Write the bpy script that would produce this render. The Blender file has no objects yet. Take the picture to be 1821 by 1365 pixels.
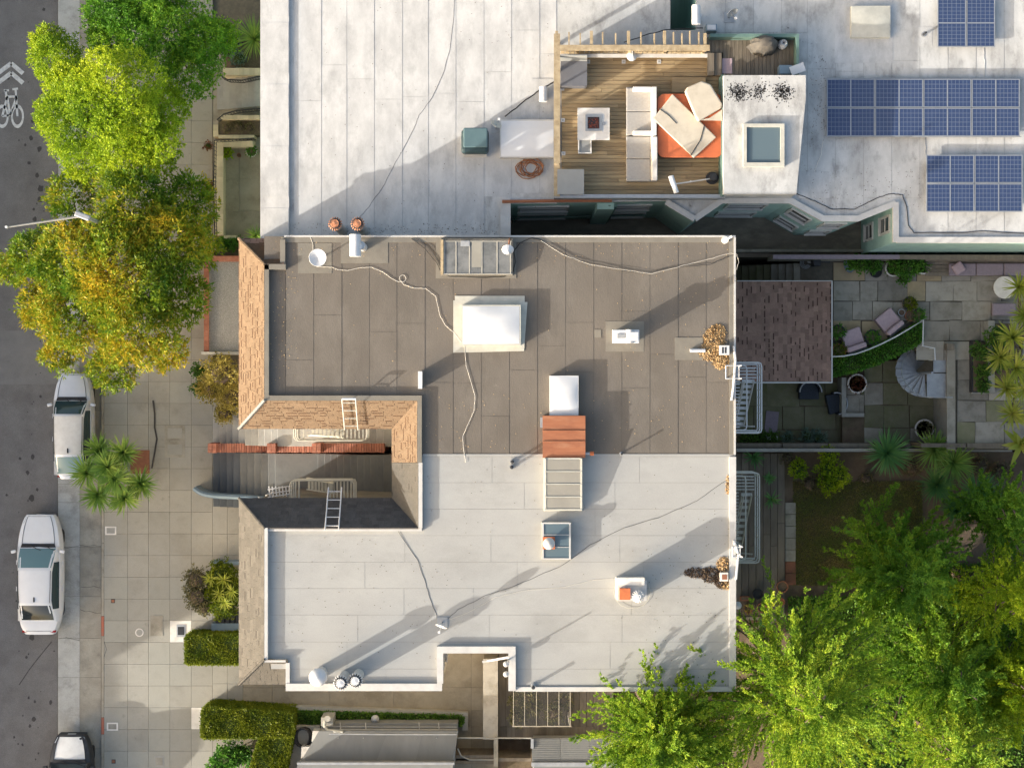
import bpy, math, random
import numpy as np
from mathutils import Matrix, Vector
random.seed(7); rng = np.random.default_rng(11)
S = bpy.context.scene; COL = S.collection
# ---------------- camera, sky, sun, exposure
F = 2800.0; CZ = 62.9; CX = 910.5; CY = 682.5       # pixel focal length, camera height, principal point
cam = bpy.data.cameras.new('camera'); co = bpy.data.objects.new('camera', cam); COL.objects.link(co)
co.location = (0, 0, CZ); cam.sensor_width = 36; cam.lens = F / 1821 * 36; cam.clip_end = 2000; cam.clip_start = 1
S.camera = co
SUN_AZ = 29.5; SUN_EL = 14.5
W = bpy.data.worlds.new('World'); S.world = W; W.use_nodes = True
nt = W.node_tree; sk = nt.nodes.new('ShaderNodeTexSky'); sk.sky_type = 'NISHITA'; sk.sun_disc = False
sk.sun_elevation = math.radians(SUN_EL); sk.sun_rotation = math.radians(270 - SUN_AZ); sk.air_density = 1.0; sk.dust_density = 6.0; sk.ozone_density = 0.3
nt.links.new(sk.outputs[0], nt.nodes['Background'].inputs[0]); nt.nodes['Background'].inputs[1].default_value = 0.15
sl = bpy.data.lights.new('sun', 'SUN'); sl.energy = 2.75; sl.angle = math.radians(0.6); sl.color = (1.0, 0.955, 0.88)
so = bpy.data.objects.new('sun', sl); COL.objects.link(so); so.location = (-60, -34, 40)
d = Vector((math.cos(math.radians(SUN_AZ)), math.sin(math.radians(SUN_AZ)), -math.tan(math.radians(SUN_EL))))
so.rotation_euler = d.to_track_quat('-Z', 'Y').to_euler()
S.view_settings.view_transform = 'Standard'; S.view_settings.look = 'None'; S.view_settings.gamma = 1
S.view_settings.exposure = 1.55; S.view_settings.use_curve_mapping = False
S.render.engine = 'CYCLES'
# ---------------- helpers
def X(px, z): return (px - CX) * (CZ - z) / F
def Y(py, z): return (CY - py) * (CZ - z) / F
def P(px, py, z): return (X(px, z), Y(py, z), z)
def ln(px, z): return px * (CZ - z) / F
class M:
    def __init__(s): s.v = []; s.f = []
    def add(s, vs, fs):
        n = len(s.v); s.v += [tuple(p) for p in vs]; s.f += [tuple(i + n for i in f) for f in fs]; return s
    def box(s, x0, y0, z0, x1, y1, z1):
        if x0 > x1: x0, x1 = x1, x0
        if y0 > y1: y0, y1 = y1, y0
        return s.prism([(x0, y0), (x1, y0), (x1, y1), (x0, y1)], z0, z1)
    def pb(s, a, b, c, d, z0, z1):            # pixel rectangle measured at z1, from z0 to z1
        return s.box(X(a, z1), Y(b, z1), z0, X(c, z1), Y(d, z1), z1)
    def rb(s, cx, cy, z0, lx, ly, h, rot=0):
        c, q = math.cos(rot), math.sin(rot); pts = []
        for sx, sy in ((-1, -1), (1, -1), (1, 1), (-1, 1)):
            a, b = sx * lx / 2, sy * ly / 2; pts.append((cx + a * c - b * q, cy + a * q + b * c))
        return s.prism(pts, z0, z0 + h)
    def prism(s, poly, z0, z1, top=True, bot=True, sides=True):
        ar = sum(poly[i - 1][0] * poly[i][1] - poly[i][0] * poly[i - 1][1] for i in range(len(poly)))
        if ar < 0: poly = poly[::-1]
        n = len(poly); vs = [(p[0], p[1], z0) for p in poly] + [(p[0], p[1], z1) for p in poly]; fs = []
        if bot: fs.append(tuple(range(n - 1, -1, -1)))
        if top: fs.append(tuple(range(n, 2 * n)))
        if sides: fs += [(i, (i + 1) % n, n + (i + 1) % n, n + i) for i in range(n)]
        return s.add(vs, fs)
    def pp(s, poly, z0, z1, **k): return s.prism([(X(a, z1), Y(b, z1)) for a, b in poly], z0, z1, **k)
    def hexa(s, b, t):                         # 4 bottom + 4 top points, both ccw from above
        return s.add(list(b) + list(t), [(3, 2, 1, 0), (4, 5, 6, 7), (0, 1, 5, 4), (1, 2, 6, 5), (2, 3, 7, 6), (3, 0, 4, 7)])
    def slab(s, q, t):                         # quad of top points ccw, thickness along its normal
        n = (Vector(q[1]) - Vector(q[0])).cross(Vector(q[3]) - Vector(q[0])).normalized() * t
        return s.hexa([tuple(Vector(p) - n) for p in q], q)
    def tube(s, pts, r, n=6, close=False, cap=True):
        pts = [Vector(p) for p in pts]; m = len(pts); rs = r if isinstance(r, (list, tuple)) else [r] * m; vs = []; fs = []; up = None
        for i, p in enumerate(pts):
            if close: t = pts[(i + 1) % m] - pts[i - 1]
            else: t = pts[min(i + 1, m - 1)] - pts[max(i - 1, 0)]
            t.normalize()
            if up is None: up = Vector((0, 0, 1)) if abs(t.z) < 0.9 else Vector((1, 0, 0))
            a = t.cross(up)
            if a.length < 1e-4: a = t.cross(Vector((0.3, 1, 0.2)))
            a.normalize(); b = t.cross(a); up = -b if False else up
            for k in range(n):
                g = 2 * math.pi * k / n; vs.append(tuple(p + (a * math.cos(g) + b * math.sin(g)) * rs[i]))
        L = m if close else m - 1
        for i in range(L):
            j = (i + 1) % m
            fs += [(i * n + k, i * n + (k + 1) % n, j * n + (k + 1) % n, j * n + k) for k in range(n)]
        if cap and not close: fs += [tuple(range(n)), tuple(range(m * n - 1, (m - 1) * n - 1, -1))]
        return s.add(vs, fs)
    def bar(s, a, b, w, h=None):               # square bar between two points
        h = h or w; a = Vector(a); b = Vector(b); t = (b - a).normalized(); u = Vector((0, 0, 1)) if abs(t.z) < .95 else Vector((0, 1, 0))
        r = t.cross(u).normalized() * w / 2; q = r.cross(t).normalized() * h / 2; vs = []
        for p in (a, b): vs += [p - r - q, p + r - q, p + r + q, p - r + q]
        return s.add(vs, [(0, 1, 2, 3), (7, 6, 5, 4), (0, 4, 5, 1), (1, 5, 6, 2), (2, 6, 7, 3), (3, 7, 4, 0)])
    def lathe(s, c, prof, n=16, a0=0, a1=2 * math.pi, tilt=None):
        full = abs(a1 - a0 - 2 * math.pi) < 1e-6; k = n if full else n + 1; vs = []; fs = []
        for r, z in prof:
            for i in range(k):
                g = a0 + (a1 - a0) * i / n; p = Vector((r * math.cos(g), r * math.sin(g), z))
                if tilt: p = tilt @ p
                vs.append((c[0] + p.x, c[1] + p.y, c[2] + p.z))
        for j in range(len(prof) - 1):
            for i in range(n):
                i2 = (i + 1) % k; fs.append((j * k + i, j * k + i2, (j + 1) * k + i2, (j + 1) * k + i))
        if full:
            if prof[0][0] > 1e-6: fs.append(tuple(range(k - 1, -1, -1)))
            if prof[-1][0] > 1e-6: fs.append(tuple(range((len(prof) - 1) * k, len(prof) * k)))
        return s.add(vs, fs)
    def cyl(s, c, r, h, n=14, r1=None): return s.lathe(c, [(r, 0), (r if r1 is None else r1, h)], n)
    def mesh(s, name):
        me = bpy.data.meshes.new(name); me.from_pydata(s.v, [], s.f); me.update(); return me
    def obj(s, name, mat, parent=None, smooth=False, bevel=0, local=False, sub=0, seg=2):
        o = link(name, s.mesh(name), mat, parent, local)
        if smooth:
            o.data.polygons.foreach_set('use_smooth', [True] * len(o.data.polygons))
            try: o.data.set_sharp_from_angle(angle=math.radians(40))
            except Exception: pass
        if bevel:
            b = o.modifiers.new('bevel', 'BEVEL'); b.width = bevel; b.segments = seg; b.limit_method = 'ANGLE'
        if sub:
            b = o.modifiers.new('sub', 'SUBSURF'); b.levels = sub; b.render_levels = sub
        return o
def link(name, me, mat, parent=None, local=False):
    o = bpy.data.objects.new(name, me); COL.objects.link(o)
    if mat is not None and not me.materials: me.materials.append(mat)
    if parent is not None:
        o.parent = parent
        if not local and parent.type == 'EMPTY': o.matrix_parent_inverse = Matrix.Translation(-Vector(parent.location))
    return o
def tag(o, label, cat, group=None):
    o['label'] = label; o['category'] = cat
    if group: o['group'] = group
    return o
def struct(o): o['kind'] = 'structure'; return o
def stuff(o): o['kind'] = 'stuff'; return o
def thing(name, label, cat, loc, group=None, rz=0):
    o = bpy.data.objects.new(name, None); COL.objects.link(o); o.location = loc; o.rotation_euler = (0, 0, rz); o.empty_display_size = .2
    return tag(o, label, cat, group)
def kids(o): return [c for c in bpy.data.objects if c.parent == o]
def copy_tree(o, parent=None):
    c = o.copy(); COL.objects.link(c); c.parent = parent
    for k in list(o.children): copy_tree(k, c)
    return c
def npmesh(name, V, Q, mat=None):              # V (n,3), Q (m,4) quads
    me = bpy.data.meshes.new(name); V = np.asarray(V, np.float32); Q = np.asarray(Q, np.int32); m = len(Q)
    me.vertices.add(len(V)); me.vertices.foreach_set('co', V.ravel())
    me.loops.add(m * 4); me.loops.foreach_set('vertex_index', Q.ravel())
    me.polygons.add(m); me.polygons.foreach_set('loop_start', np.arange(0, m * 4, 4, dtype=np.int32))
    try: me.polygons.foreach_set('loop_total', np.full(m, 4, np.int32))
    except Exception: pass
    me.update(calc_edges=True)
    if mat: me.materials.append(mat)
    return me
def nrm(a): return a / (np.linalg.norm(a, axis=1, keepdims=True) + 1e-9)
def leaves(C, D, L, Wd, jit=0.35, up=0.35):    # leaf rhombs: centres at base C, direction D
    n = len(C); L = np.broadcast_to(np.asarray(L, float), (n,))[:, None]; Wd = np.broadcast_to(np.asarray(Wd, float), (n,))[:, None]
    D = nrm(D + rng.normal(0, jit, (n, 3))); U = nrm(rng.normal(0, 1, (n, 3)) * (1 - up) + np.array([0, 0, 1.6]) * up)
    R = nrm(np.cross(D, U)); N = np.cross(R, D); L = L * rng.uniform(.7, 1.25, (n, 1))
    V = np.stack([C, C + D * L * .45 + R * Wd * .5 + N * Wd * .12, C + D * L, C + D * L * .45 - R * Wd * .5 + N * Wd * .12], 1).reshape(-1, 3)
    return V, np.arange(n * 4).reshape(-1, 4)
def leafobj(name, C, D, L, Wd, mat, parent=None, **k):
    V, Q = leaves(np.asarray(C, float), np.asarray(D, float), L, Wd, **k)
    return link(name, npmesh(name, V, Q), mat, parent)
# ---------------- materials
MATS = {}
def mat(name, c1, c2=None, scale=4, rough=.85, bump=0, metal=0, rnd=0, stain=None, sscale=.6, samt=.5, stretch=(1, 1, 1), spec=.3, fine=0, off=True, speck=0, spcol=(.06, .055, .05)):
    m = bpy.data.materials.new(name); m.use_nodes = True; t = m.node_tree; N = t.nodes; Lk = t.links; b = N['Principled BSDF']
    b.inputs['Roughness'].default_value = rough; b.inputs['Metallic'].default_value = metal; b.inputs['Specular IOR Level'].default_value = spec
    c2 = c2 or tuple(x * .8 for x in c1)
    tc = N.new('ShaderNodeTexCoord'); mp = N.new('ShaderNodeMapping'); mp.inputs['Scale'].default_value = stretch; Lk.new(tc.outputs['Object'], mp.inputs[0])
    src = mp.outputs[0]
    if rnd:
        oi = N.new('ShaderNodeObjectInfo'); va = N.new('ShaderNodeVectorMath'); va.operation = 'MULTIPLY_ADD'
        cx = N.new('ShaderNodeCombineXYZ'); mu = N.new('ShaderNodeMath'); mu.operation = 'MULTIPLY'; mu.inputs[1].default_value = 37.0
        Lk.new(oi.outputs['Random'], mu.inputs[0])
        for i in range(3): Lk.new(mu.outputs[0], cx.inputs[i])
        va.inputs[1].default_value = (1, 1, 1); Lk.new(src, va.inputs[0]); Lk.new(cx.outputs[0], va.inputs[2])
        if off: src = va.outputs[0]
    nz = N.new('ShaderNodeTexNoise'); nz.inputs['Scale'].default_value = scale; nz.inputs['Detail'].default_value = 6; nz.inputs['Roughness'].default_value = .65; Lk.new(src, nz.inputs['Vector'])
    rp = N.new('ShaderNodeValToRGB'); rp.color_ramp.elements[0].position = .36; rp.color_ramp.elements[1].position = .64
    rp.color_ramp.elements[0].color = (*c1, 1); rp.color_ramp.elements[1].color = (*c2, 1); Lk.new(nz.outputs['Fac'], rp.inputs[0]); col = rp.outputs[0]
    if stain:
        n2 = N.new('ShaderNodeTexNoise'); n2.inputs['Scale'].default_value = sscale; n2.inputs['Detail'].default_value = 8; n2.inputs['Roughness'].default_value = .7; Lk.new(src, n2.inputs['Vector'])
        r2 = N.new('ShaderNodeValToRGB'); r2.color_ramp.elements[0].position = .5; r2.color_ramp.elements[1].position = .72; r2.color_ramp.elements[1].color = (samt, samt, samt, 1); r2.color_ramp.elements[0].color = (0, 0, 0, 1)
        Lk.new(n2.outputs['Fac'], r2.inputs[0]); mx = N.new('ShaderNodeMix'); mx.data_type = 'RGBA'; Lk.new(r2.outputs[0], mx.inputs[0]); Lk.new(col, mx.inputs[6]); mx.inputs[7].default_value = (*stain, 1); col = mx.outputs[2]
    if speck:
        n5 = N.new('ShaderNodeTexNoise'); n5.inputs['Scale'].default_value = 3.2; n5.inputs['Detail'].default_value = 12; n5.inputs['Roughness'].default_value = .78; Lk.new(tc.outputs['Object'], n5.inputs['Vector'])
        r5 = N.new('ShaderNodeValToRGB'); r5.color_ramp.elements[0].position = .6; r5.color_ramp.elements[1].position = .68; r5.color_ramp.elements[0].color = (0, 0, 0, 1); r5.color_ramp.elements[1].color = (speck, speck, speck, 1); Lk.new(n5.outputs['Fac'], r5.inputs[0])
        n6 = N.new('ShaderNodeTexNoise'); n6.inputs['Scale'].default_value = .35; n6.inputs['Detail'].default_value = 3; Lk.new(tc.outputs['Object'], n6.inputs['Vector']); r6 = N.new('ShaderNodeMapRange'); r6.inputs[1].default_value = .42; r6.inputs[2].default_value = .62; Lk.new(n6.outputs['Fac'], r6.inputs[0])
        m6 = N.new('ShaderNodeMath'); m6.operation = 'MULTIPLY'; Lk.new(r5.outputs[0], m6.inputs[0]); Lk.new(r6.outputs[0], m6.inputs[1])
        mx = N.new('ShaderNodeMix'); mx.data_type = 'RGBA'; Lk.new(m6.outputs[0], mx.inputs[0]); Lk.new(col, mx.inputs[6]); mx.inputs[7].default_value = (*spcol, 1); col = mx.outputs[2]
    if fine:
        n3 = N.new('ShaderNodeTexNoise'); n3.inputs['Scale'].default_value = 55; n3.inputs['Detail'].default_value = 3; Lk.new(tc.outputs['Object'], n3.inputs['Vector'])
        mr = N.new('ShaderNodeMapRange'); mr.inputs[1].default_value = .3; mr.inputs[2].default_value = .7; mr.inputs[3].default_value = 1 - fine; mr.inputs[4].default_value = 1 + fine; Lk.new(n3.outputs['Fac'], mr.inputs[0])
        hv = N.new('ShaderNodeHueSaturation'); Lk.new(mr.outputs[0], hv.inputs['Value']); Lk.new(col, hv.inputs['Color']); col = hv.outputs[0]
    if rnd:
        mr = N.new('ShaderNodeMapRange'); mr.inputs[3].default_value = 1 - rnd; mr.inputs[4].default_value = 1 + rnd; Lk.new(oi.outputs['Random'], mr.inputs[0])
        hv = N.new('ShaderNodeHueSaturation'); Lk.new(mr.outputs[0], hv.inputs['Value']); Lk.new(col, hv.inputs['Color']); col = hv.outputs[0]
    Lk.new(col, b.inputs['Base Color'])
    if bump:
        bp = N.new('ShaderNodeBump'); bp.inputs['Strength'].default_value = bump; bp.inputs['Distance'].default_value = .02
        n4 = N.new('ShaderNodeTexNoise'); n4.inputs['Scale'].default_value = max(scale * 5, 20); n4.inputs['Detail'].default_value = 4; Lk.new(src, n4.inputs['Vector'])
        Lk.new(n4.outputs['Fac'], bp.inputs['Height']); Lk.new(bp.outputs[0], b.inputs['Normal'])
    MATS[name] = m; return m
def leafmat(name, ca, cb, cc=None, trans=.4, nscale=.55, rough=.5):
    m = bpy.data.materials.new(name); m.use_nodes = True; t = m.node_tree; N = t.nodes; Lk = t.links; b = N['Principled BSDF']; out = N['Material Output']
    cc = cc or cb; ge = N.new('ShaderNodeNewGeometry'); tc = N.new('ShaderNodeTexCoord'); nz = N.new('ShaderNodeTexNoise'); nz.inputs['Scale'].default_value = nscale; nz.inputs['Detail'].default_value = 3
    Lk.new(tc.outputs['Object'], nz.inputs['Vector'])
    ad = N.new('ShaderNodeMath'); ad.operation = 'MULTIPLY_ADD'; ad.inputs[1].default_value = .4; Lk.new(ge.outputs['Random Per Island'], ad.inputs[0])
    mr = N.new('ShaderNodeMapRange'); mr.inputs[1].default_value = .3; mr.inputs[2].default_value = .7; mr.inputs[3].default_value = 0; mr.inputs[4].default_value = .6; Lk.new(nz.outputs['Fac'], mr.inputs[0]); Lk.new(mr.outputs[0], ad.inputs[2])
    rp = N.new('ShaderNodeValToRGB'); e = rp.color_ramp.elements; e[0].position = .1; e[0].color = (*ca, 1); e[1].position = .9; e[1].color = (*cc, 1); k = e.new(.5); k.color = (*cb, 1)
    Lk.new(ad.outputs[0], rp.inputs[0]); Lk.new(rp.outputs[0], b.inputs['Base Color']); b.inputs['Roughness'].default_value = rough; b.inputs['Specular IOR Level'].default_value = .25
    tr = N.new('ShaderNodeBsdfTranslucent'); Lk.new(rp.outputs[0], tr.inputs[0]); ms = N.new('ShaderNodeMixShader'); ms.inputs[0].default_value = trans
    Lk.new(b.outputs[0], ms.inputs[1]); Lk.new(tr.outputs[0], ms.inputs[2]); Lk.new(ms.outputs[0], out.inputs[0]); MATS[name] = m; return m
def glass(name, c, rough=.08, alpha=1):
    m = bpy.data.materials.new(name); m.use_nodes = True; b = m.node_tree.nodes['Principled BSDF']
    b.inputs['Base Color'].default_value = (*c, 1); b.inputs['Roughness'].default_value = rough; b.inputs['Specular IOR Level'].default_value = .6; b.inputs['Alpha'].default_value = alpha; MATS[name] = m; return m
ASPH = mat('asphalt', (.145, .137, .13), (.175, .167, .16), 1.2, .92, .3, stain=(.105, .098, .094), sscale=.9, samt=.6, fine=.25, speck=.4, spcol=(.08, .075, .07))
ASPH2 = mat('asphalt_patch', (.165, .16, .153), (.19, .185, .178), 1.5, .92, .3, stain=(.12, .115, .11), sscale=1.2, samt=.5, fine=.2)
SPOT = mat('oil_spot', (.045, .042, .04), (.06, .056, .053), 9, .7)
PAINT = mat('road_paint', (.62, .62, .6), (.5, .5, .48), 8, .7, stain=(.2, .19, .18), sscale=5, samt=.6)
SLAB = mat('pavement_slab', (.285, .272, .232), (.325, .31, .268), 1.6, .9, .15, rnd=.06, off=False, stain=(.18, .168, .138), sscale=.8, samt=.75, fine=.1, speck=.4, spcol=(.1, .09, .07))
SLABG = mat('pavement_slab_pale', (.29, .28, .24), (.33, .32, .275), 1.6, .9, .15, rnd=.05, stain=(.2, .19, .16), sscale=1.6, samt=.5, fine=.08)
GUT = mat('gutter_concrete', (.34, .34, .315), (.42, .42, .395), 1.5, .9, .15, rnd=.06, stain=(.17, .165, .15), sscale=1.3, samt=.7, fine=.12)
APRON = mat('apron_concrete', (.25, .23, .19), (.32, .3, .25), 1.5, .9, .15, rnd=.08, stain=(.14, .13, .11), sscale=1.3, samt=.7, fine=.12)
DRIVE = mat('driveway_concrete', (.25, .215, .155), (.32, .28, .21), 1.0, .9, .15, rnd=.06, stain=(.14, .115, .08), sscale=.8, samt=.7, fine=.1)
CONC = mat('concrete', (.3, .29, .26), (.36, .35, .31), 1.4, .9, .15, stain=(.18, .17, .14), sscale=1.2, samt=.6)
DCONC = mat('weathered_concrete', (.27, .245, .2), (.34, .315, .26), 1.5, .9, .2, stain=(.15, .135, .095), sscale=1.3, samt=.8)
REDP = mat('red_kerb_paint', (.42, .12, .07), (.3, .14, .1), 6, .8)
JOINT = mat('joint_dirt', (.10, .09, .07), (.14, .12, .09), 6, .95)
WROOF = mat('white_roof_coating', (.51, .51, .5), (.4, .4, .395), 1.5, .8, .1, rnd=.012, off=False, stain=(.3, .3, .298), sscale=1.6, samt=.75, stretch=(1.2, .6, 1), fine=.07, speck=.6, spcol=(.2, .2, .2))
WROOF2 = mat('grimy_white_roof_coating', (.51, .51, .495), (.38, .38, .37), .9, .85, .1, rnd=.02, off=False, stain=(.15, .145, .14), sscale=1.3, samt=.7, stretch=(1.4, .7, 1), fine=.08, speck=.85, spcol=(.05, .045, .04))
SROOF = mat('pale_cap_sheet', (.355, .353, .335), (.318, .316, .302), .6, .9, .1, rnd=.01, off=False, stain=(.26, .257, .24), sscale=.55, samt=.7, stretch=(.7, 1.1, 1), fine=.06, speck=.4, spcol=(.2, .19, .17))
DROOF = mat('brown_cap_sheet', (.122, .107, .09), (.146, .128, .108), .8, .92, .25, rnd=.025, off=False, stain=(.19, .17, .145), sscale=.7, samt=.55, stretch=(1.2, .6, 1), fine=.16, speck=.5, spcol=(.23, .205, .17))
DPATCH = mat('brown_flashing', (.17, .155, .13), (.2, .185, .155), 2, .9, .1, fine=.1)
WPAINT = mat('white_paint', (.52, .51, .485), (.44, .43, .41), 2.5, .6, .05, stain=(.45, .43, .4), sscale=2, samt=.4)
WMETAL = mat('white_metal', (.6, .6, .6), (.53, .53, .53), 3, .4, spec=.5)
WDOME = mat('white_acrylic', (.6, .605, .61), (.56, .565, .57), 2, .35, spec=.4)
CREAM = mat('cream_metal', (.48, .47, .41), (.4, .39, .34), 3, .6)
GALV = mat('galvanised', (.42, .43, .43), (.33, .34, .35), 4, .45, metal=.5)
RUST = mat('rusted_sheet', (.33, .13, .065), (.25, .095, .05), 3, .8, .15, stain=(.40, .22, .13), sscale=2.5, samt=.6, stretch=(.4, 2, 1))
RUST2 = mat('rusty_cap', (.5, .25, .15), (.3, .12, .06), 14, .6, metal=.3)
ORANGE = mat('orange_clay', (.52, .16, .06), (.42, .12, .05), 6, .8)
BRICK = mat('red_brick', (.36, .15, .1), (.28, .11, .075), 8, .9, .2, rnd=.22, stain=(.42, .25, .2), sscale=5, samt=.5)
TSH = mat('tan_shingle', (.185, .13, .083), (.158, .106, .066), 5, .92, .3, rnd=.08, fine=.22)
TSHB = mat('tan_underlay', (.1, .06, .035), (.07, .045, .028), 9, .95)
BSH = mat('brown_shingle', (.26, .165, .125), (.21, .13, .1), 6, .92, .3, rnd=.2, stain=(.3, .21, .15), sscale=1.5, samt=.45, fine=.2)
GSH = mat('grey_shingle', (.09, .083, .07), (.11, .1, .086), 6, .92, .3, rnd=.14, fine=.2)
KSH = mat('slate_shingle', (.055, .053, .052), (.07, .067, .065), 6, .92, .3, rnd=.15, fine=.2)
GREEN = mat('green_paint', (.36, .53, .475), (.31, .46, .415), 1.2, .6, .05, stain=(.2, .31, .275), sscale=1.5, samt=.5)
DKGREEN = mat('dark_green_paint', (.13, .21, .18), (.1, .17, .15), 2, .6)
STUCCO = mat('beige_stucco', (.5, .46, .38), (.45, .41, .34), 1.2, .9, .15, stain=(.35, .31, .25), sscale=.8, samt=.5)
GSTUC = mat('grey_stucco', (.36, .36, .35), (.32, .32, .31), 1.2, .9, .15)
GMET = mat('grey_roof_sheet', (.2, .205, .2), (.17, .175, .17), .8, .7, .05, rnd=.05, stain=(.13, .13, .125), sscale=1, samt=.5, stretch=(1, .3, 1))
DMET = mat('dark_metal', (.05, .052, .055), (.035, .036, .04), 5, .5, metal=.3)
BLACK = mat('black_plastic', (.018, .018, .02), (.028, .028, .03), 6, .5)
BLUEG = mat('blue_grey_paint', (.17, .235, .29), (.2, .27, .32), 2, .6)
WOOD = mat('deck_wood', (.36, .27, .15), (.27, .195, .11), 2.2, .85, .2, rnd=.18, stain=(.12, .085, .055), sscale=1.3, samt=.6, stretch=(.5, 4, 1))
DWOOD = mat('old_dark_wood', (.19, .16, .125), (.14, .118, .09), 2.2, .9, .2, rnd=.2, stain=(.26, .22, .16), sscale=1.2, samt=.5, stretch=(3, .5, 1))
LWOOD = mat('weathered_timber', (.42, .34, .22), (.3, .23, .14), 5, .85, .2, rnd=.1, stain=(.16, .12, .07), sscale=4, samt=.6)
SOIL = mat('soil', (.12, .085, .06), (.16, .12, .08), 3, .95, .4, stain=(.09, .1, .045), sscale=1, samt=.5, fine=.3)
BARK = mat('bark', (.12, .09, .065), (.08, .06, .045), 6, .95, .4)
FLAG = mat('flagstone', (.33, .3, .25), (.27, .25, .21), 2.2, .85, .2, rnd=.25, stain=(.19, .165, .12), sscale=2.2, samt=.7)
FLAGY = mat('ochre_flagstone', (.42, .33, .2), (.36, .28, .17), 2.5, .85, .2, rnd=.1, stain=(.22, .18, .13), sscale=2, samt=.6)
MOSS = mat('mossy_paving', (.21, .195, .125), (.16, .155, .09), 1.5, .92, .2, rnd=.12, stain=(.12, .14, .05), sscale=1.2, samt=.7)
FLOORD = mat('well_floor', (.21, .18, .14), (.15, .13, .1), 1.5, .92, .2, stain=(.32, .28, .21), sscale=1.2, samt=.7, stretch=(.6, 1.3, 1))
GRAV = mat('grey_gravel', (.24, .24, .24), (.34, .34, .34), 40, .95, .6, stain=(.2, .2, .2), sscale=2, samt=.4, fine=.4)
TILEW = mat('cream_tile', (.55, .48, .33), (.5, .43, .3), 5, .8, .1, rnd=.12)
TERRA = mat('terracotta', (.3, .13, .075), (.24, .1, .06), 8, .85, rnd=.15)
MAUVE = mat('mauve_canvas', (.44, .33, .35), (.38, .29, .31), 12, .9, .1)
MAUVED = mat('plum_grey_canvas', (.28, .23, .26), (.24, .2, .225), 12, .9, .1)
BEIGE = mat('beige_vinyl', (.5, .45, .36), (.45, .4, .32), 3, .7, .05, stain=(.36, .31, .23), sscale=1.5, samt=.5)
SOFA = mat('sofa_weave', (.36, .34, .31), (.31, .29, .265), 14, .85, .1)
PALE = mat('pale_stone', (.7, .66, .6), (.62, .58, .52), 3, .7, stain=(.45, .41, .36), sscale=3, samt=.4)
GREYB = mat('grey_box', (.27, .275, .265), (.25, .255, .245), 3, .7)
DGREYB = mat('charcoal_box', (.15, .15, .16), (.13, .13, .14), 3, .7)
TEAL = mat('teal_plastic', (.1, .16, .17), (.09, .145, .155), 3, .45)
TEALD = mat('dark_teal_plastic', (.03, .055, .06), (.025, .045, .05), 3, .5)
HOTTUB = mat('orange_vinyl', (.5, .13, .05), (.42, .11, .045), 4, .6, stain=(.3, .1, .05), sscale=2, samt=.5)
GREENSOL = mat('hedge_core', (.03, .05, .012), (.045, .07, .015), 8, .95)
DRYL = leafmat('dry_leaf', (.3, .19, .09), (.5, .34, .17), (.62, .45, .24), .1, 3)
DRYD = leafmat('dark_dry_leaf', (.05, .035, .025), (.1, .065, .04), (.17, .12, .07), .05, 3)
GL_CAR = glass('car_glass', (.02, .045, .05), .04)
GL_CAR2 = glass('pale_car_glass', (.13, .22, .23), .06)
GL_DARK = glass('dark_glass', (.02, .024, .026), .08)
GL_SKY = glass('skylight_glass', (.1, .14, .16), .1)
GL_GREY = mat('wired_glass', (.25, .24, .205), (.2, .19, .165), 1.5, .3, spec=.6, stain=(.3, .29, .25), sscale=3, samt=.5)
GL_DIRTY = mat('dirty_glass', (.1, .105, .105), (.17, .175, .175), 1.5, .25, spec=.6, stain=(.05, .05, .045), sscale=2.5, samt=.7)
GL_CLR = glass('clear_roof_glass', (.05, .05, .045), .1, .22)
CARW = mat('white_car_paint', (.7, .7, .7), (.66, .66, .66), 2, .25, spec=.6)
CARS = mat('dusty_silver_paint', (.62, .62, .6), (.56, .55, .53), 3, .35, spec=.5, stain=(.42, .41, .39), sscale=4, samt=.4)
CARSB = mat('silver_paint', (.58, .6, .63), (.55, .57, .6), 3, .28, spec=.6, metal=.3)
RUBBER = mat('rubber', (.02, .02, .02), (.028, .028, .028), 8, .85)
REDL = glass('red_lens', (.3, .012, .012), .15)
CLRL = glass('clear_lens', (.5, .52, .53), .1)
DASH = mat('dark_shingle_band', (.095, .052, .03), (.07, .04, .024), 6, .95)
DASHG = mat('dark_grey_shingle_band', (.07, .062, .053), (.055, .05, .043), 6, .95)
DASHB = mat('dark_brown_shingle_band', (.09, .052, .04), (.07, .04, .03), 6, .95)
BITUM = mat('bitumen_seam', (.1, .088, .074), (.12, .106, .09), 5, .9)
SEAMP = mat('pale_seam', (.26, .25, .23), (.2, .195, .18), 5, .9)
SEAMW = mat('white_seam', (.36, .36, .355), (.3, .3, .295), 5, .9)
DSTUC = mat('shade_toned_court_stucco', (.14, .135, .12), (.1, .097, .085), 1.2, .9, .1)  # stucco colour darkened to carry the shade of the entry court
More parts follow.
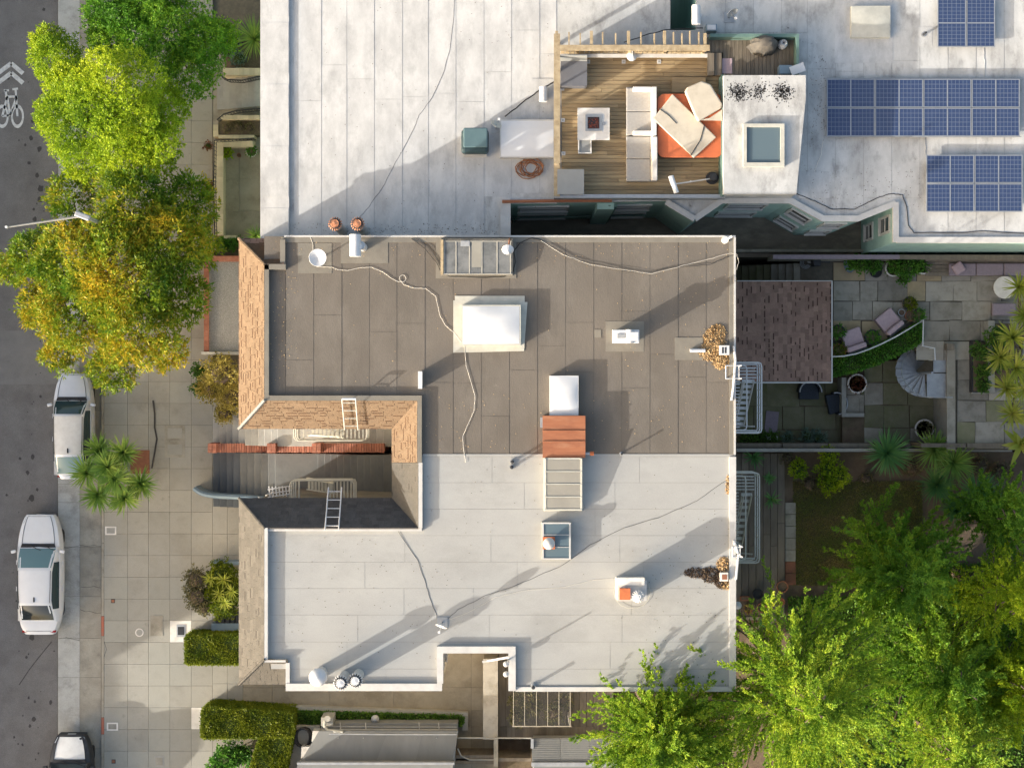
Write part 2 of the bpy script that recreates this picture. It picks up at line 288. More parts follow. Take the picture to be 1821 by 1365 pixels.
# ---------------- setting: ground, road, pavement
ZM = 10.5; ZN = 8.5; ZE = 9.65; ZR = ZM + .17; ZU = 3.0; ZL = .8; ZG = 1.0
struct(M().box(-260, -260, -.6, 260, 260, -.35).obj('ground', SOIL))
xk = X(103, -.15)
struct(M().box(xk - 14, -60, -.35, xk, 60, -.15).obj('road', ASPH))
road = bpy.data.objects['road']
M().box(xk - 14, Y(683, -.15), -.2, xk - .02, Y(588, -.15), -.146).obj('road_patch', ASPH2, road)
m = M()
random.seed(3)
def spot(m, px, py, r, z=-.146):
    c = P(px, py, z); n = 9; pts = [(c[0] + r * random.uniform(.6, 1.1) * math.cos(g * 2 * math.pi / n), c[1] + 1.25 * r * random.uniform(.6, 1.1) * math.sin(g * 2 * math.pi / n)) for g in range(n)]
    m.prism(pts, z - .01, z + .002)
for px, py, r in [(78, 17, .07), (58, 215, .07), (55, 245, .09), (70, 265, .1), (52, 290, .08), (66, 312, .09), (72, 335, .14), (71, 355, .13), (60, 372, .06), (62, 390, .1), (45, 258, .05), (36, 815, .06), (58, 812, .09), (49, 840, .09), (56, 885, .14), (66, 870, .06), (12, 880, .05), (57, 1133, .12), (47, 1168, .06), (60, 1278, .09), (62, 1247, .06), (51, 1240, .05), (90, 1248, .08), (53, 1290, .07), (40, 1323, .05), (72, 705, .06), (30, 470, .06), (25, 1310, .05), (15, 140, .05), (75, 150, .06)]: spot(m, px, py, r)
for k in range(70): spot(m, random.uniform(20, 100), random.uniform(0, 1365), random.uniform(.015, .04))
pts = [(92, 1140), (78, 1157), (66, 1172), (52, 1190), (34, 1217)]
for a, b in zip(pts, pts[1:]): m.bar(P(*a, -.149), P(*b, -.149), .035, .012)
stuff(m.obj('oil_spots', SPOT, road))
# lane marking: bicycle with double chevron
def mark(m, pts, w=.1): 
    for a, b in zip(pts, pts[1:]): m.bar(P(*a, -.149), P(*b, -.149), w, .012)
sh = thing('bicycle_lane_marking', 'worn white bicycle symbol under a double chevron painted on asphalt', 'road marking', P(18, 170, -.146))
for dy in (0, 17):
    m = M(); mark(m, [(-4, 131 + dy), (20, 113 + dy), (41, 131 + dy)], .17); m.obj('chevron', PAINT, sh)
def ring(m, cx, cy, r, w):
    c = P(cx, cy, -.143); ro = ln(r, 0); n = 22; vs = []; fs = []
    for k in range(n):
        g = 2 * math.pi * k / n
        for q in (ro * .8, ro * .8 - w): vs.append((c[0] + q * .85 * math.cos(g), c[1] + q * 1.55 * math.sin(g), c[2]))
    fs = [(2 * k, (2 * k + 2) % (2 * n), (2 * k + 3) % (2 * n), 2 * k + 1) for k in range(n)]; m.add(vs, fs)
m = M(); ring(m, 4, 207, 17, .09); m.obj('bicycle_wheel', PAINT, sh)
m = M(); ring(m, 31, 207, 17, .09); m.obj('bicycle_wheel', PAINT, sh)
m = M()
for q in [[(4, 207), (13, 172), (18, 205), (4, 207)], [(18, 205), (30, 172), (12, 172)], [(31, 207), (28, 160)], [(22, 159), (32, 158)], [(12, 178), (10, 160)], [(7, 161), (16, 161)]]: mark(m, q, .085)
m.obj('bicycle_frame', PAINT, sh)
# gutter, apron, kerb, pavement
sw = struct(M().box(xk, -60, -.35, X(1000, 0) - 6, 60, -.11).obj('pavement', JOINT))
def slabs(parent, xs, ys, z, mt, th=.05, gap=.009, nm='slab', pick=None, jz=.004):
    for i in range(len(xs) - 1):
        for j in range(len(ys) - 1):
            mm = pick(i, j, (xs[i] + xs[i + 1]) / 2, (ys[j] + ys[j + 1]) / 2) if pick else mt
            if mm is None: continue
            zz = z + random.uniform(-jz, jz)
            M().box(X(xs[i], z) + gap / 2, Y(ys[j], z) - gap / 2, z - th, X(xs[i + 1], z) - gap / 2, Y(ys[j + 1], z) + gap / 2, zz).obj(nm, mm, parent)
gys = [-60, 60, 190, 330, 460, 600, 730, 860, 893, 972, 1060, 1134, 1204, 1330, 1420]
slabs(sw, [103, 142], gys, -.1, GUT, .06)
slabs(sw, [142, 180], gys, -.085, APRON, .06)
slabs(sw, [180, 185], [-60, 200, 400, 560, 700, 860, 965, 1095, 1130, 1275, 1305, 1420], .012, CONC, .12, pick=lambda i, j, x, y: REDP if 1095 < y < 1130 or 1275 < y < 1305 else DCONC)
rows = [910 + 38.6 * k for k in range(-25, 14)]
def pick(i, j, x, y):
    if 300 < x < 340 and 1100 < y < 1140: return PALE
    if 340 < x < 378 and 1255 < y < 1297: return PALE
    if x < 227 and 1020 < y < 1140: return SLABG
    if 264 < x < 302 and (1060 < y < 1102 or 1136 < y): return SLABG
    if 302 < x < 340 and 1020 < y < 1062: return SLABG
    if x < 264 and y > 1334: return SLABG
    if x < 227 and 735 < y < 800: return SLABG
    if random.random() < .03: return SLABG
    return SLAB
slabs(sw, [185, 227, 264, 302, 340, 378], rows, 0, SLAB, pick=pick)
slabs(sw, [378, 404, 432], [690, 757, 835, 885, 949, 987, 1100, 1172, 1215, 1252, 1300, 1340, 1400], 0, SLAB)
# driveway and side passage slabs
dw = struct(M().box(X(428, 0), Y(1160, 0), -.35, X(900, 0), Y(1400, 0), -.06).obj('driveway', JOINT))
slabs(dw, [432, 484, 586, 700, 838, 861, 886], [1160, 1222, 1262, 1290, 1330, 1400], 0, DRIVE)
# pavement fittings
def lid(px, py, w, h, label, cat, frame, inner, grp=None):
    t = thing('utility_lid', label, cat, P(px, py, 0), grp)
    c = P(px, py, 0); M().rb(c[0], c[1], 0, ln(w, 0), ln(h, 0), .012).obj('frame', frame, t); M().rb(c[0], c[1], 0, ln(w * .72, 0), ln(h * .66, 0), .018).obj('lid', inner, t)
lid(197, 943, 20, 15, 'white framed rectangular meter lid near the cordyline clump', 'meter lid', PALE, CONC)
lid(200, 1291, 20, 14, 'white framed meter lid beside the dark grey parked car', 'meter lid', PALE, APRON)
lid(201, 1068, 7, 7, 'small square brown valve cover in pale slab beside white sedan', 'valve cover', DMET, TERRA)
lid(202, 1353, 7, 7, 'small brown valve cover in pale slab beside the grey parked car', 'valve cover', DMET, TERRA)
lid(283, 1353, 17, 20, 'narrow upright meter lid opposite the clipped hedge corner', 'meter lid', CONC, DCONC)
lid(279, 1112, 22, 36, 'rusty brown double utility cover next to the pale vault slab', 'utility cover', DCONC, DCONC)
lid(322, 1121, 16, 22, 'dark metal vault grille set in a bright square slab', 'vault grille', GALV, DMET)
lid(311, 770, 36, 28, 'upper half of a large weathered concrete vault cover opposite the stairs', 'vault cover', DCONC, SLAB)
lid(311, 799, 36, 28, 'lower half of a large weathered concrete vault cover opposite the stairs', 'vault cover', DCONC, SLAB)
t = thing('round_manhole', 'round manhole lid with white ring in the pavement', 'manhole', P(248, 1124, 0)); c = P(248, 1124, 0)
M().cyl(c, .17, .012, 20).obj('ring', PALE, t); M().cyl(c, .125, .018, 20).obj('lid', CONC, t)
c = P(267, 755, 0); m = M(); m.tube([P(272, 712, .01), P(275, 735, .01), P(275, 760, .01), P(279, 780, .01), P(275, 805, .01), P(270, 832, .01)], .035, 5)
tag(m.obj('dark_repair_seam', SPOT), 'wavering dark tar seam across the pavement slabs', 'tar seam')
ck = M(); rs = random.Random(31)
for pts_ in ([(142, 968), (155, 971), (165, 969), (180, 971)], [(143, 1043), (155, 1044), (168, 1042), (179, 1045)], [(143, 1083), (152, 1087), (160, 1086), (172, 1090), (180, 1089)], [(104, 972), (120, 974), (140, 970)], [(104, 1135), (118, 1133), (141, 1138)], [(150, 560), (158, 590), (155, 620)], [(186, 1140), (190, 1155), (184, 1170)]):
    for a, b in zip(pts_, pts_[1:]): ck.bar(P(a[0] + rs.uniform(-1, 1), a[1], .0), P(*b, .0),   .011, .012)
stuff(ck.obj('pavement_cracks', SPOT, sw))
pw = struct(M().box(X(232, 0), Y(800, 0), -.1, X(266, 0), Y(842, 0), .008).obj('tree_pit', TERRA))
# ---------------- building helpers
def loftquad(A, B, Cc, Dd, n): pass
class Shingler:
    def __init__(s, parent, limit=300): s.p = parent; s.n = 0; s.lim = limit; s.rest = {}
    def slope(s, A, B, C, D, courses, tab, mt, base, th=.02, seed=0, dash=None, dp=.4):
        """eave A->B, ridge D->C, seen from outside with A left, B right"""
        A, B, C, D = map(Vector, (A, B, C, D)); rnd_ = random.Random(seed)
        M().slab([tuple(A), tuple(B), tuple(C), tuple(D)], .06).obj('roof_slope', base, s.p)
        n = (B - A).cross(D - A).normalized(); u = (B - A).normalized(); ref = A
        for k in range(courses):
            v0 = k / courses; v1 = min((k + 1.35) / courses, 1)
            a0, b0 = A.lerp(D, v0), B.lerp(C, v0); a1, b1 = A.lerp(D, v1), B.lerp(C, v1)
            l0, r0 = (a0 - ref).dot(u), (b0 - ref).dot(u); l1, r1 = (a1 - ref).dot(u), (b1 - ref).dot(u)
            o0 = a0 - u * l0; o1 = a1 - u * l1; x = min(l0, l1) - rnd_.uniform(0, tab)
            while x < max(r0, r1):
                w = tab * rnd_.uniform(.55, 1.3); g = .008
                xa0, xb0 = max(x + g, l0), min(x + w - g, r0); xa1, xb1 = max(x + g, l1), min(x + w - g, r1); x += w
                if xb0 - xa0 < .03 and xb1 - xa1 < .03: continue
                if xb0 < xa0: xa0 = xb0 = (xa0 + xb0) / 2; 
                if xb1 < xa1: xa1 = xb1 = (xa1 + xb1) / 2
                t0 = th * rnd_.choice((.5, .55, .6, .75)); t1 = .004
                q = [o0 + u * xa0, o0 + u * xb0, o1 + u * xb1, o1 + u * xa1]
                top = [q[0] + n * t0, q[1] + n * t0, q[2] + n * t1, q[3] + n * t1]
                s.n += 1
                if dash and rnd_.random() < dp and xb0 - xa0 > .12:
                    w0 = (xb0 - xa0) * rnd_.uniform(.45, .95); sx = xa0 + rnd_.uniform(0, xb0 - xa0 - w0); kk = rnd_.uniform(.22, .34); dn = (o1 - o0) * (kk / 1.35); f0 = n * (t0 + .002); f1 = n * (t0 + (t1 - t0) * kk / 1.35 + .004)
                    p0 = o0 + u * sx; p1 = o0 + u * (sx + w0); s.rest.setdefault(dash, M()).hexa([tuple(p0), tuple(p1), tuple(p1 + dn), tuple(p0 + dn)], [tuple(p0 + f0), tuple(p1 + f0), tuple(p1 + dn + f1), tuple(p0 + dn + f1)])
                if s.n <= s.lim:
                    M().hexa([tuple(p - n * .01) for p in q], [tuple(p) for p in top]).obj('shingle', mt, s.p)
                else:
                    s.rest.setdefault(mt, M()).hexa([tuple(p - n * .01) for p in q], [tuple(p) for p in top])
    def done(s):
        for mt, m in s.rest.items(): stuff(m.obj('shingle_band' if mt in (DASH, DASHG, DASHB) else 'shingle_field', mt, s.p))
def sheet_strips(parent, xs, segs, z, mt, vertical=True, nm='roof_sheet', rise=.006, tape=None):
    """felt rolls: xs = seam positions in px; segs(i) gives list of (a,b) px ranges along the roll"""
    ul = M()
    for i in range(len(xs) - 1):
        for a, b in segs(i):
            if abs(b - a) < 3: continue
            if vertical: ul.pb(xs[i], a, xs[i + 1], b + .25, z - .02, z + .001)
            else: ul.pb(a, xs[i], b + .25, xs[i + 1], z - .02, z + .001)
            if vertical: q = [P(xs[i], b, z + .006), P(xs[i + 1] - .5, b, z + .006), P(xs[i + 1] - .5, a, z + .006), P(xs[i], a, z + .006)]; e = [.003, .003 + rise, .003 + rise, .003]
            else: q = [P(a, xs[i + 1] - .5, z + .006), P(b, xs[i + 1] - .5, z + .006), P(b, xs[i], z + .006), P(a, xs[i], z + .006)]; e = [.003 + rise, .003 + rise, .003, .003]
            j = random.uniform(0, .003)
            top = [(p[0], p[1], z + h + j) for p, h in zip(q, e)]; bot = [(p[0], p[1], z - .01) for p in q]
            M().hexa(bot, top).obj(nm, mt, parent)
    stuff(ul.obj('seam_tape', tape or BITUM, parent))
def split(a, b, n, jit=12):
    c = [a] + [a + (b - a) * k / n + random.uniform(-jit, jit) for k in range(1, n)] + [b]
    return [(c[k], c[k + 1] - .6) for k in range(n)]
def hipcap(parent, a, b, n, mt, r=.05):
    a, b = Vector(a), Vector(b)
    for k in range(n):
        p = a.lerp(b, k / n); q = a.lerp(b, (k + 1.15) / n); M().tube([p + Vector((0, 0, .035)), q + Vector((0, 0, .012))], [r * 1.1, r * .75], 6).obj('ridge_cap', mt, parent)
def window(parent, a, b, z0, z1, n, frame=WPAINT, gl=GL_DARK, d=.06):
    """window in a vertical wall between plan points a,b; n outward plan normal"""
    a = Vector((a[0], a[1], 0)); b = Vector((b[0], b[1], 0)); n = Vector((n[0], n[1], 0)).normalized(); u = (b - a).normalized(); L = (b - a).length
    def bx(m, s0, s1, h0, h1, o0, o1):
        q = [a + u * s0 + n * o0, a + u * s1 + n * o0, a + u * s1 + n * o1, a + u * s0 + n * o1]; m.prism([(p.x, p.y) for p in q], h0, h1)
    w = M(); f = .08
    bx(w, -f, L + f, z0 - .07, z0, 0, d + .05); bx(w, -f, L + f, z1, z1 + .07, 0, d); bx(w, -f, 0, z0, z1, 0, d); bx(w, L, L + f, z0, z1, 0, d); bx(w, 0, L, (z0 + z1) / 2 - .03, (z0 + z1) / 2 + .03, .006, d - .01)
    o = w.obj('window', frame, parent); g = M(); bx(g, 0, L, z0, z1, .003, .02); g.obj('pane', gl, o)
def walls(parent, poly, z0, z1, mt, nm='wall'):
    """one wall slab per side of a plan polygon (world xy, ccw)"""
    M().prism(poly, z0, z1, top=False, bot=False).obj(nm, mt, parent)
# ---------------- main building (brown flat roof, tan shingle mansard)
mb = thing('apartment_building', 'apartment building with brown flat roof and tan shingle mansard around the entry court', 'building', (X(900, ZM), Y(600, ZM), 0))
xw = X(425, ZE) + .25; yN = Y(420, ZM) - .01; xE = X(1308, ZM); yP = Y(808, ZM); xC = X(697, ZE) + .25; yC1 = Y(762, ZE) + .25; yC2 = Y(885, ZE) - .25
def pw2(l): return [(X(a, ZM), Y(b, ZM)) for a, b in l]
walls(mb, [(xw, yN), (xw, yC1), (xC, yC1), (xC, yP), (xE - .03, yP), (xE - .03, yN)], -.2, ZE, STUCCO)
M().pp([(470, 420), (470, 712), (750, 712), (750, 808), (1308, 808), (1308, 420)], ZE - .15, ZM).obj('roof_deck', DROOF, mb)
random.seed(5)
dx = [478, 508, 558, 608, 657, 706, 756, 806, 856, 906, 956, 1006, 1056, 1106, 1156, 1206, 1256, 1297]
def dseg(i):
    x = dx[i]; top = 424; bot = 702 if x < 750 else 806
    if x < 500: top = 478
    r = [575, 640, 560, 700, 590][i % 5] + (40 if x > 750 else 0)
    if x > 750 and i % 2: return split(top, bot, 3, 30)
    return [(top, r - .6), (r, bot)]
sheet_strips(mb, dx, dseg, ZM, DROOF)
pr = M(); pr.pb(470, 470, 478, 712, ZM - .05, ZR); pr.pb(478.1, 703, 742, 712, ZM - .05, ZR); pr.pb(742, 703, 750, 822, ZM - .05, ZR); pr.obj('parapet', DPATCH, mb)
pr = M(); pr.pb(505, 418.5, 1308, 421.5, ZM - .3, ZM + .05); pr.pb(1305, 421.5, 1308.5, 808, ZM - .3, ZM + .07); pr.obj('metal_edge', WPAINT, mb)
M().pb(1297, 422, 1305, 808, ZM - .05, ZM + .05).obj('rear_kerb', DPATCH, mb)
M().pb(500, 421.6, 1297, 431, ZM - .05, ZM + .028).obj('north_flashing', DPATCH, mb)
sg = Shingler(mb)
z0 = ZE; e = lambda a, b: P(a, b, ZE); r_ = lambda a, b: P(a, b, ZR)
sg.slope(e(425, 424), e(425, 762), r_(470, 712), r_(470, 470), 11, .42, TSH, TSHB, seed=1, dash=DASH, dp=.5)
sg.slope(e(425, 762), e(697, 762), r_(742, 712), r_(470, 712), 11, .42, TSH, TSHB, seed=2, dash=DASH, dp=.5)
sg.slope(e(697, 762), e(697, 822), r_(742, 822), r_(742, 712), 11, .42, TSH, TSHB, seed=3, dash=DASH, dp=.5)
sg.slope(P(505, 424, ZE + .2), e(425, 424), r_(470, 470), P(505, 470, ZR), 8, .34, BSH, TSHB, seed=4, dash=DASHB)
sg.done()
M().pb(470, 469.5, 508, 479, ZM - .05, ZR).obj('parapet', DPATCH, mb)
M().pb(498, 426, 507, 476, ZM - .9, ZM + .12).obj('gable_end', DPATCH, mb)
hipcap(mb, e(425, 762), r_(470, 712), 13, CONC, .06); hipcap(mb, e(425, 424), r_(470, 470), 10, TSH, .06)
for (a, b) in ((440, 470), (520, 560), (600, 640)):
    window(mb, (xw, Y(a, ZE)), (xw, Y(a + 30, ZE)), 6.5, 8.2, (-1, 0)); window(mb, (xw, Y(a, ZE)), (xw, Y(a + 30, ZE)), 3.4, 5.1, (-1, 0))
for a in (500, 600): window(mb, (X(a, ZE), yC1), (X(a + 40, ZE), yC1), 6.4, 8, (0, -1))
for a in (440, 520, 590, 740): window(mb, (xE - .03, Y(a, ZM)), (xE - .03, Y(a + 34, ZM)), 7, 8.6, (1, 0))
for k, (a, b, c, d2) in enumerate(((1077, 571, 1145, 625), (530, 432, 590, 486), (606, 430, 690, 468), (1057, 586, 1069, 600), (775, 424, 918, 495), (1200, 600, 1250, 640))):
    M().pb(a, b, c, d2, ZM - .01, ZM + .016 + .0015 * k).obj('flashing_patch', DPATCH, mb)
# ---------------- south building (pale roof, grey mansard)
sb = thing('apartment_building', 'apartment building with pale grey flat roof and weathered grey shingle mansard', 'building', (X(900, ZM), Y(1050, ZM), 0))
ywS = Y(1215, ZE) + .25
fl = [(470, 940), (470, 1172), (508, 1172), (508, 1228), (785, 1228), (785, 1158), (908, 1158), (908, 1228), (1308, 1228), (1308, 808.4), (750, 808.4), (750, 940)]
wp = [(xw, yC2), (xw, ywS), (X(508, ZM) + .02, ywS)] + [(X(a, ZM) + (.03 if a < 600 or a == 908 else -.03), Y(b, ZM) + .03) for a, b in fl[3:9]] + [(X(1308, ZM) - .03, yP - .01), (xC, yP - .01), (xC, yC2)]
walls(sb, wp, -.2, ZE - .1, STUCCO)
M().box(xw + .01, yC2 - .1, -.2, xC - .01, yC2 + .02, ZE - .15).obj('court_wall', DSTUC, sb)  # facing over the beige wall, court shade painted into its colour
M().pp(fl, ZE - .2, ZM - .004).obj('roof_deck', SROOF, sb)
sy = [812, 858, 905, 952, 999, 1046, 1093, 1141, 1189, 1218]
def sseg(i):
    y = sy[i]
    if y < 940: return split(754 if y > 0 else 0, 1297, 3, 60)
    if y < 1140: return split(482, 1297, 4, 60)
    if y < 1172: return split(482, 783, 2, 40) + split(918, 1297, 2, 60)
    return split(516, 778, 2, 40) + split(920, 1297, 2, 60)
sheet_strips(sb, sy, sseg, ZM - .004, SROOF, vertical=False, tape=SEAMP)
pr = M(); pr.pb(470, 938, 476, 1172, ZM - .05, ZR); pr.pb(476.1, 938, 750, 944, ZM - .05, ZR - .06); pr.pb(744, 822.3, 751, 938, ZM - .05, ZR); pr.pb(470, 1172, 508, 1177, ZM - .2, ZR - .02)
pr.obj('parapet', WPAINT, sb)
pr = M(); pr.pb(508, 1215, 786, 1228, ZM - .1, ZM + .12); pr.pb(777, 1149, 788, 1215, ZM - .1, ZM + .16); pr.pb(788, 1149, 917, 1161, ZM - .1, ZM + .16); pr.pb(904, 1161, 917, 1228, ZM - .1, ZM + .16); pr.pb(917, 1221, 1308, 1229, ZM - .1, ZM + .05); pr.pb(1297, 812, 1309, 1221, ZM - .1, ZM + .08)
pr.pb(508, 1178, 515, 1214.9, ZM - .1, ZM + .1)
pr.obj('coping', WPAINT, sb)
M().pb(752, 807, 1308, 811, ZM - .1, ZM + .024).obj('flashing_patch', SROOF, sb)
sg = Shingler(sb)
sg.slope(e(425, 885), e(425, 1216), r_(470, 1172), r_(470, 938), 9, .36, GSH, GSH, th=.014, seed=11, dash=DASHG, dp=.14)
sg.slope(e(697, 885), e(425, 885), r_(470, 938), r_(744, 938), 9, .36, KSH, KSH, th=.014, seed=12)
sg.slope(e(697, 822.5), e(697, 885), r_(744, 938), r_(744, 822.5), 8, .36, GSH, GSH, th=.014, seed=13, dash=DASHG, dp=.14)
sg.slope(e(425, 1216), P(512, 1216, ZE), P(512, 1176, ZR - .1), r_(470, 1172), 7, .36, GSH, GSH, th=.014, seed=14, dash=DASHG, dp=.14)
sg.done()
hipcap(sb, e(425, 1216), r_(470, 1172), 11, GSH, .05); hipcap(sb, e(425, 885), r_(470, 938), 12, GSH, .05)
for a in (900, 990, 1080): window(sb, (xw, Y(a, ZE)), (xw, Y(a + 36, ZE)), 6.5, 8.2, (-1, 0)); window(sb, (xw, Y(a, ZE)), (xw, Y(a + 36, ZE)), 3.4, 5.1, (-1, 0))
for a in (860, 1080, 1140): window(sb, (X(1308, ZM) - .03, Y(a, ZM)), (X(1308, ZM) - .03, Y(a + 34, ZM)), 7, 8.6, (1, 0))
for a in (540, 660): window(sb, (X(a, ZM), Y(1228, ZM) + .03), (X(a + 50, ZM), Y(1228, ZM) + .03), 6.6, 8.2, (0, -1))
for z_ in (2.2, 5.2, 7.6): window(sb, (X(785, ZM) - .03, Y(1172, ZM)), (X(785, ZM) - .03, Y(1200, ZM)), z_, z_ + 1.3, (1, 0), WPAINT)
# ---------------- north building (white coated roof, green walls)
nb = thing('apartment_building', 'long green walled building with white coated roof, light wells and solar panels', 'building', (X(1100, ZN), Y(200, ZN), 0))
yNs = Y(420, ZM) + .02
pn = [(463, -140), (463, 0), (905, 0), (905, 362), (1190, 357), (1235, 390), (1282, 356), (1405, 357), (1463, 391), (1525, 391), (1594, 363), (1594, 429), (1990, 429), (1990, -140), (1238, -140), (1238, 54), (1192, 54), (1192, -140)]
pnw = [(X(a, ZN), Y(b, ZN)) for a, b in pn]; pnw[1] = (pnw[0][0], yNs); pnw[2] = (pnw[3][0], yNs)
walls(nb, pnw, -.3, ZN - .12, GREEN)
M().prism(pnw, ZN - .12, ZN).obj('roof_deck', WROOF2, nb)
# copings along the light well
cp = M()
def cop(m, a, b, w, z, h=.14):
    A = Vector(P(*a, z)); B = Vector(P(*b, z)); A.z = B.z = z + h / 2 - .03; m.bar(A, B, w, h)
for a, b in ((( 1184, 359), (1235, 390)), ((1235, 390), (1282, 358)), ((1278, 357), (1405, 357)), ((1403, 356), (1463, 389)), ((1460, 389), (1526, 389)), ((1522, 390), (1592, 362)), ((1592, 360), (1592, 431)), ((1594, 427), (1990, 427))):
    A = Vector(P(*a, ZN)); B = Vector(P(*b, ZN)); A.z += random.uniform(.0, .004); B.z = A.z; M().bar(A + Vector((0, 0, .03)), B + Vector((0, 0, .03)), .2, .16).obj('coping', WPAINT, nb)
M().pb(890, 352, 908, 418, ZN - .1, ZN + .07).obj('coping', WPAINT, nb)
random.seed(6)
nx = [523, 572, 617, 666, 716, 762, 811, 861, 910, 960, 990]
def nseg(i):
    x = nx[i]; b = 427 if nx[i + 1] < 895 else (344 if x > 900 else 350)
    return split(-138, b, 2, 60)
sheet_strips(nb, nx, nseg, ZN, WROOF, tape=SEAMW)
nx2 = [1436, 1486, 1536, 1586, 1636, 1686, 1736, 1786, 1836, 1886, 1936]
sheet_strips(nb, nx2, lambda i: split(-138, 372 if 1440 < nx2[i] < 1530 else (352 if nx2[i] < 1590 else 415), 2, 60), ZN, WROOF2, tape=SEAMP)
sheet_strips(nb, [1418, 1436], lambda i: [(62, 350)], ZN, WROOF2, tape=SEAMP)
nx3 = [1240, 1290, 1340, 1390, 1436]
sheet_strips(nb, nx3, lambda i: [(-138, 58)], ZN, WROOF2, tape=SEAMP)
M().pb(463, -138, 514, 418, ZN - .05, ZN + .1).obj('parapet', WROOF, nb)
for a in (-60, 40, 150, 260, 370): M().pb(464, a, 513, a + (60 if a % 20 else 90), ZN + .09, ZN + .106).obj('coping_sheet', WROOF, nb)
for k, (a, b, c, d2) in enumerate(((1485, 0, 1588, 112), (1625, 48, 1658, 82), (1420, 305, 1475, 352), (1485, 308, 1520, 350), (905, 352, 990, 362), (1515, 14, 1580, 68), (945, 140, 985, 178), (830, 240, 868, 280))):
    M().pb(a, b, c, d2, ZN - .01, ZN + .014 + .0015 * k).obj('roof_patch', WROOF2 if k % 2 else WROOF, nb)
# windows on green walls (two storeys)
def wwin(a, b, n, z=ZN):
    for z0_, z1_ in ((6.3, 7.6), (3.9, 5.0)):
        window(nb, (X(a[0], z), Y(a[1], z)), (X(b[0], z), Y(b[1], z)), z0_, z1_, n)
wwin((925, 361.6), (1010, 360.1), (0, -1)); wwin((1100, 358.6), (1160, 357.5), (0, -1)); wwin((1305, 356.2), (1370, 356.7), (0, -1))
wwin((1420, 365.8), (1450, 383.4), (-.5, -.86)); wwin((1478, 391), (1512, 391), (0, -1)); wwin((1594, 380), (1594, 405), (-1, 0))
for z_ in (3.2, 6.1): 
    M().pb(905, 361.3, 1180, 364, z_ - .12, z_).obj('belt_course', GREEN, nb)
pp_ = M(); pp_.tube([(X(912, ZN), Y(366, ZN), 4.6), (X(1150, ZN), Y(362, ZN), 4.7), (X(1165, ZN), Y(362, ZN), 4.7)], .035, 6); pp_.tube([(X(915, ZN), Y(366, ZN), 4.6), (X(915, ZN), Y(366, ZN), 3.0)], .035, 6)
pp_.obj('drain_pipe', DKGREEN, nb)
pp_ = M(); pp_.tube([(X(1096, ZN), Y(363, ZN), 8.2), (X(1096, ZN), Y(364, ZN), 3.1)], .07, 8); pp_.tube([(X(1085, ZN), Y(363, ZN), 8.2), (X(1085, ZN), Y(364, ZN), 3.1)], .05, 8)
pp_.obj('drain_pipe', DKGREEN, nb)
M().pb(1062, 360, 1092, 372, 3, 8.2).obj('shaft', GREEN, nb)
pp_ = M(); pp_.tube([P(893, 358.5, ZN + .12), P(1000, 357, ZN + .12), P(1088, 357, ZN + .12)], .055, 8); pp_.obj('rusty_pipe', RUST, nb)
# penthouse with skylight
bz = ZN + 1.25
pent = [(1287, 134), (1433, 134), (1433, 175), (1416, 345), (1287, 345)]
M().pp(pent, ZN, bz).obj('stair_bulkhead', WROOF2, nb)
M().pb(1283, 133, 1288, 348, ZN, bz - .3).obj('bulkhead_side', DKGREEN, nb)
q = M(); 
for a, b, c, d2 in ((1322, 220, 1328, 296), (1388, 220, 1395, 296), (1328, 220, 1388, 226), (1328, 289, 1388, 296)): q.pb(a, b, c, d2, bz - .02, bz + .16)
sf = q.obj('skylight_frame', CREAM, nb); M().pb(1328, 226, 1388, 289, bz - .02, bz + .1).obj('skylight_pane', GL_SKY, sf)
q = M(); rs = random.Random(4)
for k in range(900):
    a = rs.choice((1312, 1312, 1350, 1392, 1392)) + rs.gauss(0, 9); b = 163 + rs.gauss(0, 7) + rs.choice((-5, 0, 8)) * rs.random()
    c = P(a, b, bz + .002); r = rs.uniform(.006, .028); q.rb(c[0], c[1], bz - .01, r * 1.2, r * 2.2, .013, rs.uniform(0, 3))
stuff(q.obj('lichen_stain', SPOT, nb))
# roof annex at the rear (brown shingle)
an = thing('garden_annex', 'low rear annex with mottled dark brown shingle roof and white edge', 'annex', P(1390, 590, ZL))
za = 4.6
M().pp([(1312, 503), (1475, 503), (1475, 674), (1312, 674)], .2, za - .12).obj('wall', STUCCO, an)
sg = Shingler(an, 300)
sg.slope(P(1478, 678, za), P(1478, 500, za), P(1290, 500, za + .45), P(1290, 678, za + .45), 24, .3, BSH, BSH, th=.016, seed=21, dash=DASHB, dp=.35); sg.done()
fa = M(); fa.bar(P(1479, 680, za - .03), P(1479, 499, za - .03), .05, .12); fa.bar(P(1290, 680, za + .42), P(1479, 680, za - .03), .05, .12); fa.bar(P(1310, 499.5, za + .4), P(1479, 499.5, za - .03), .03, .1); fa.obj('fascia', WPAINT, an)
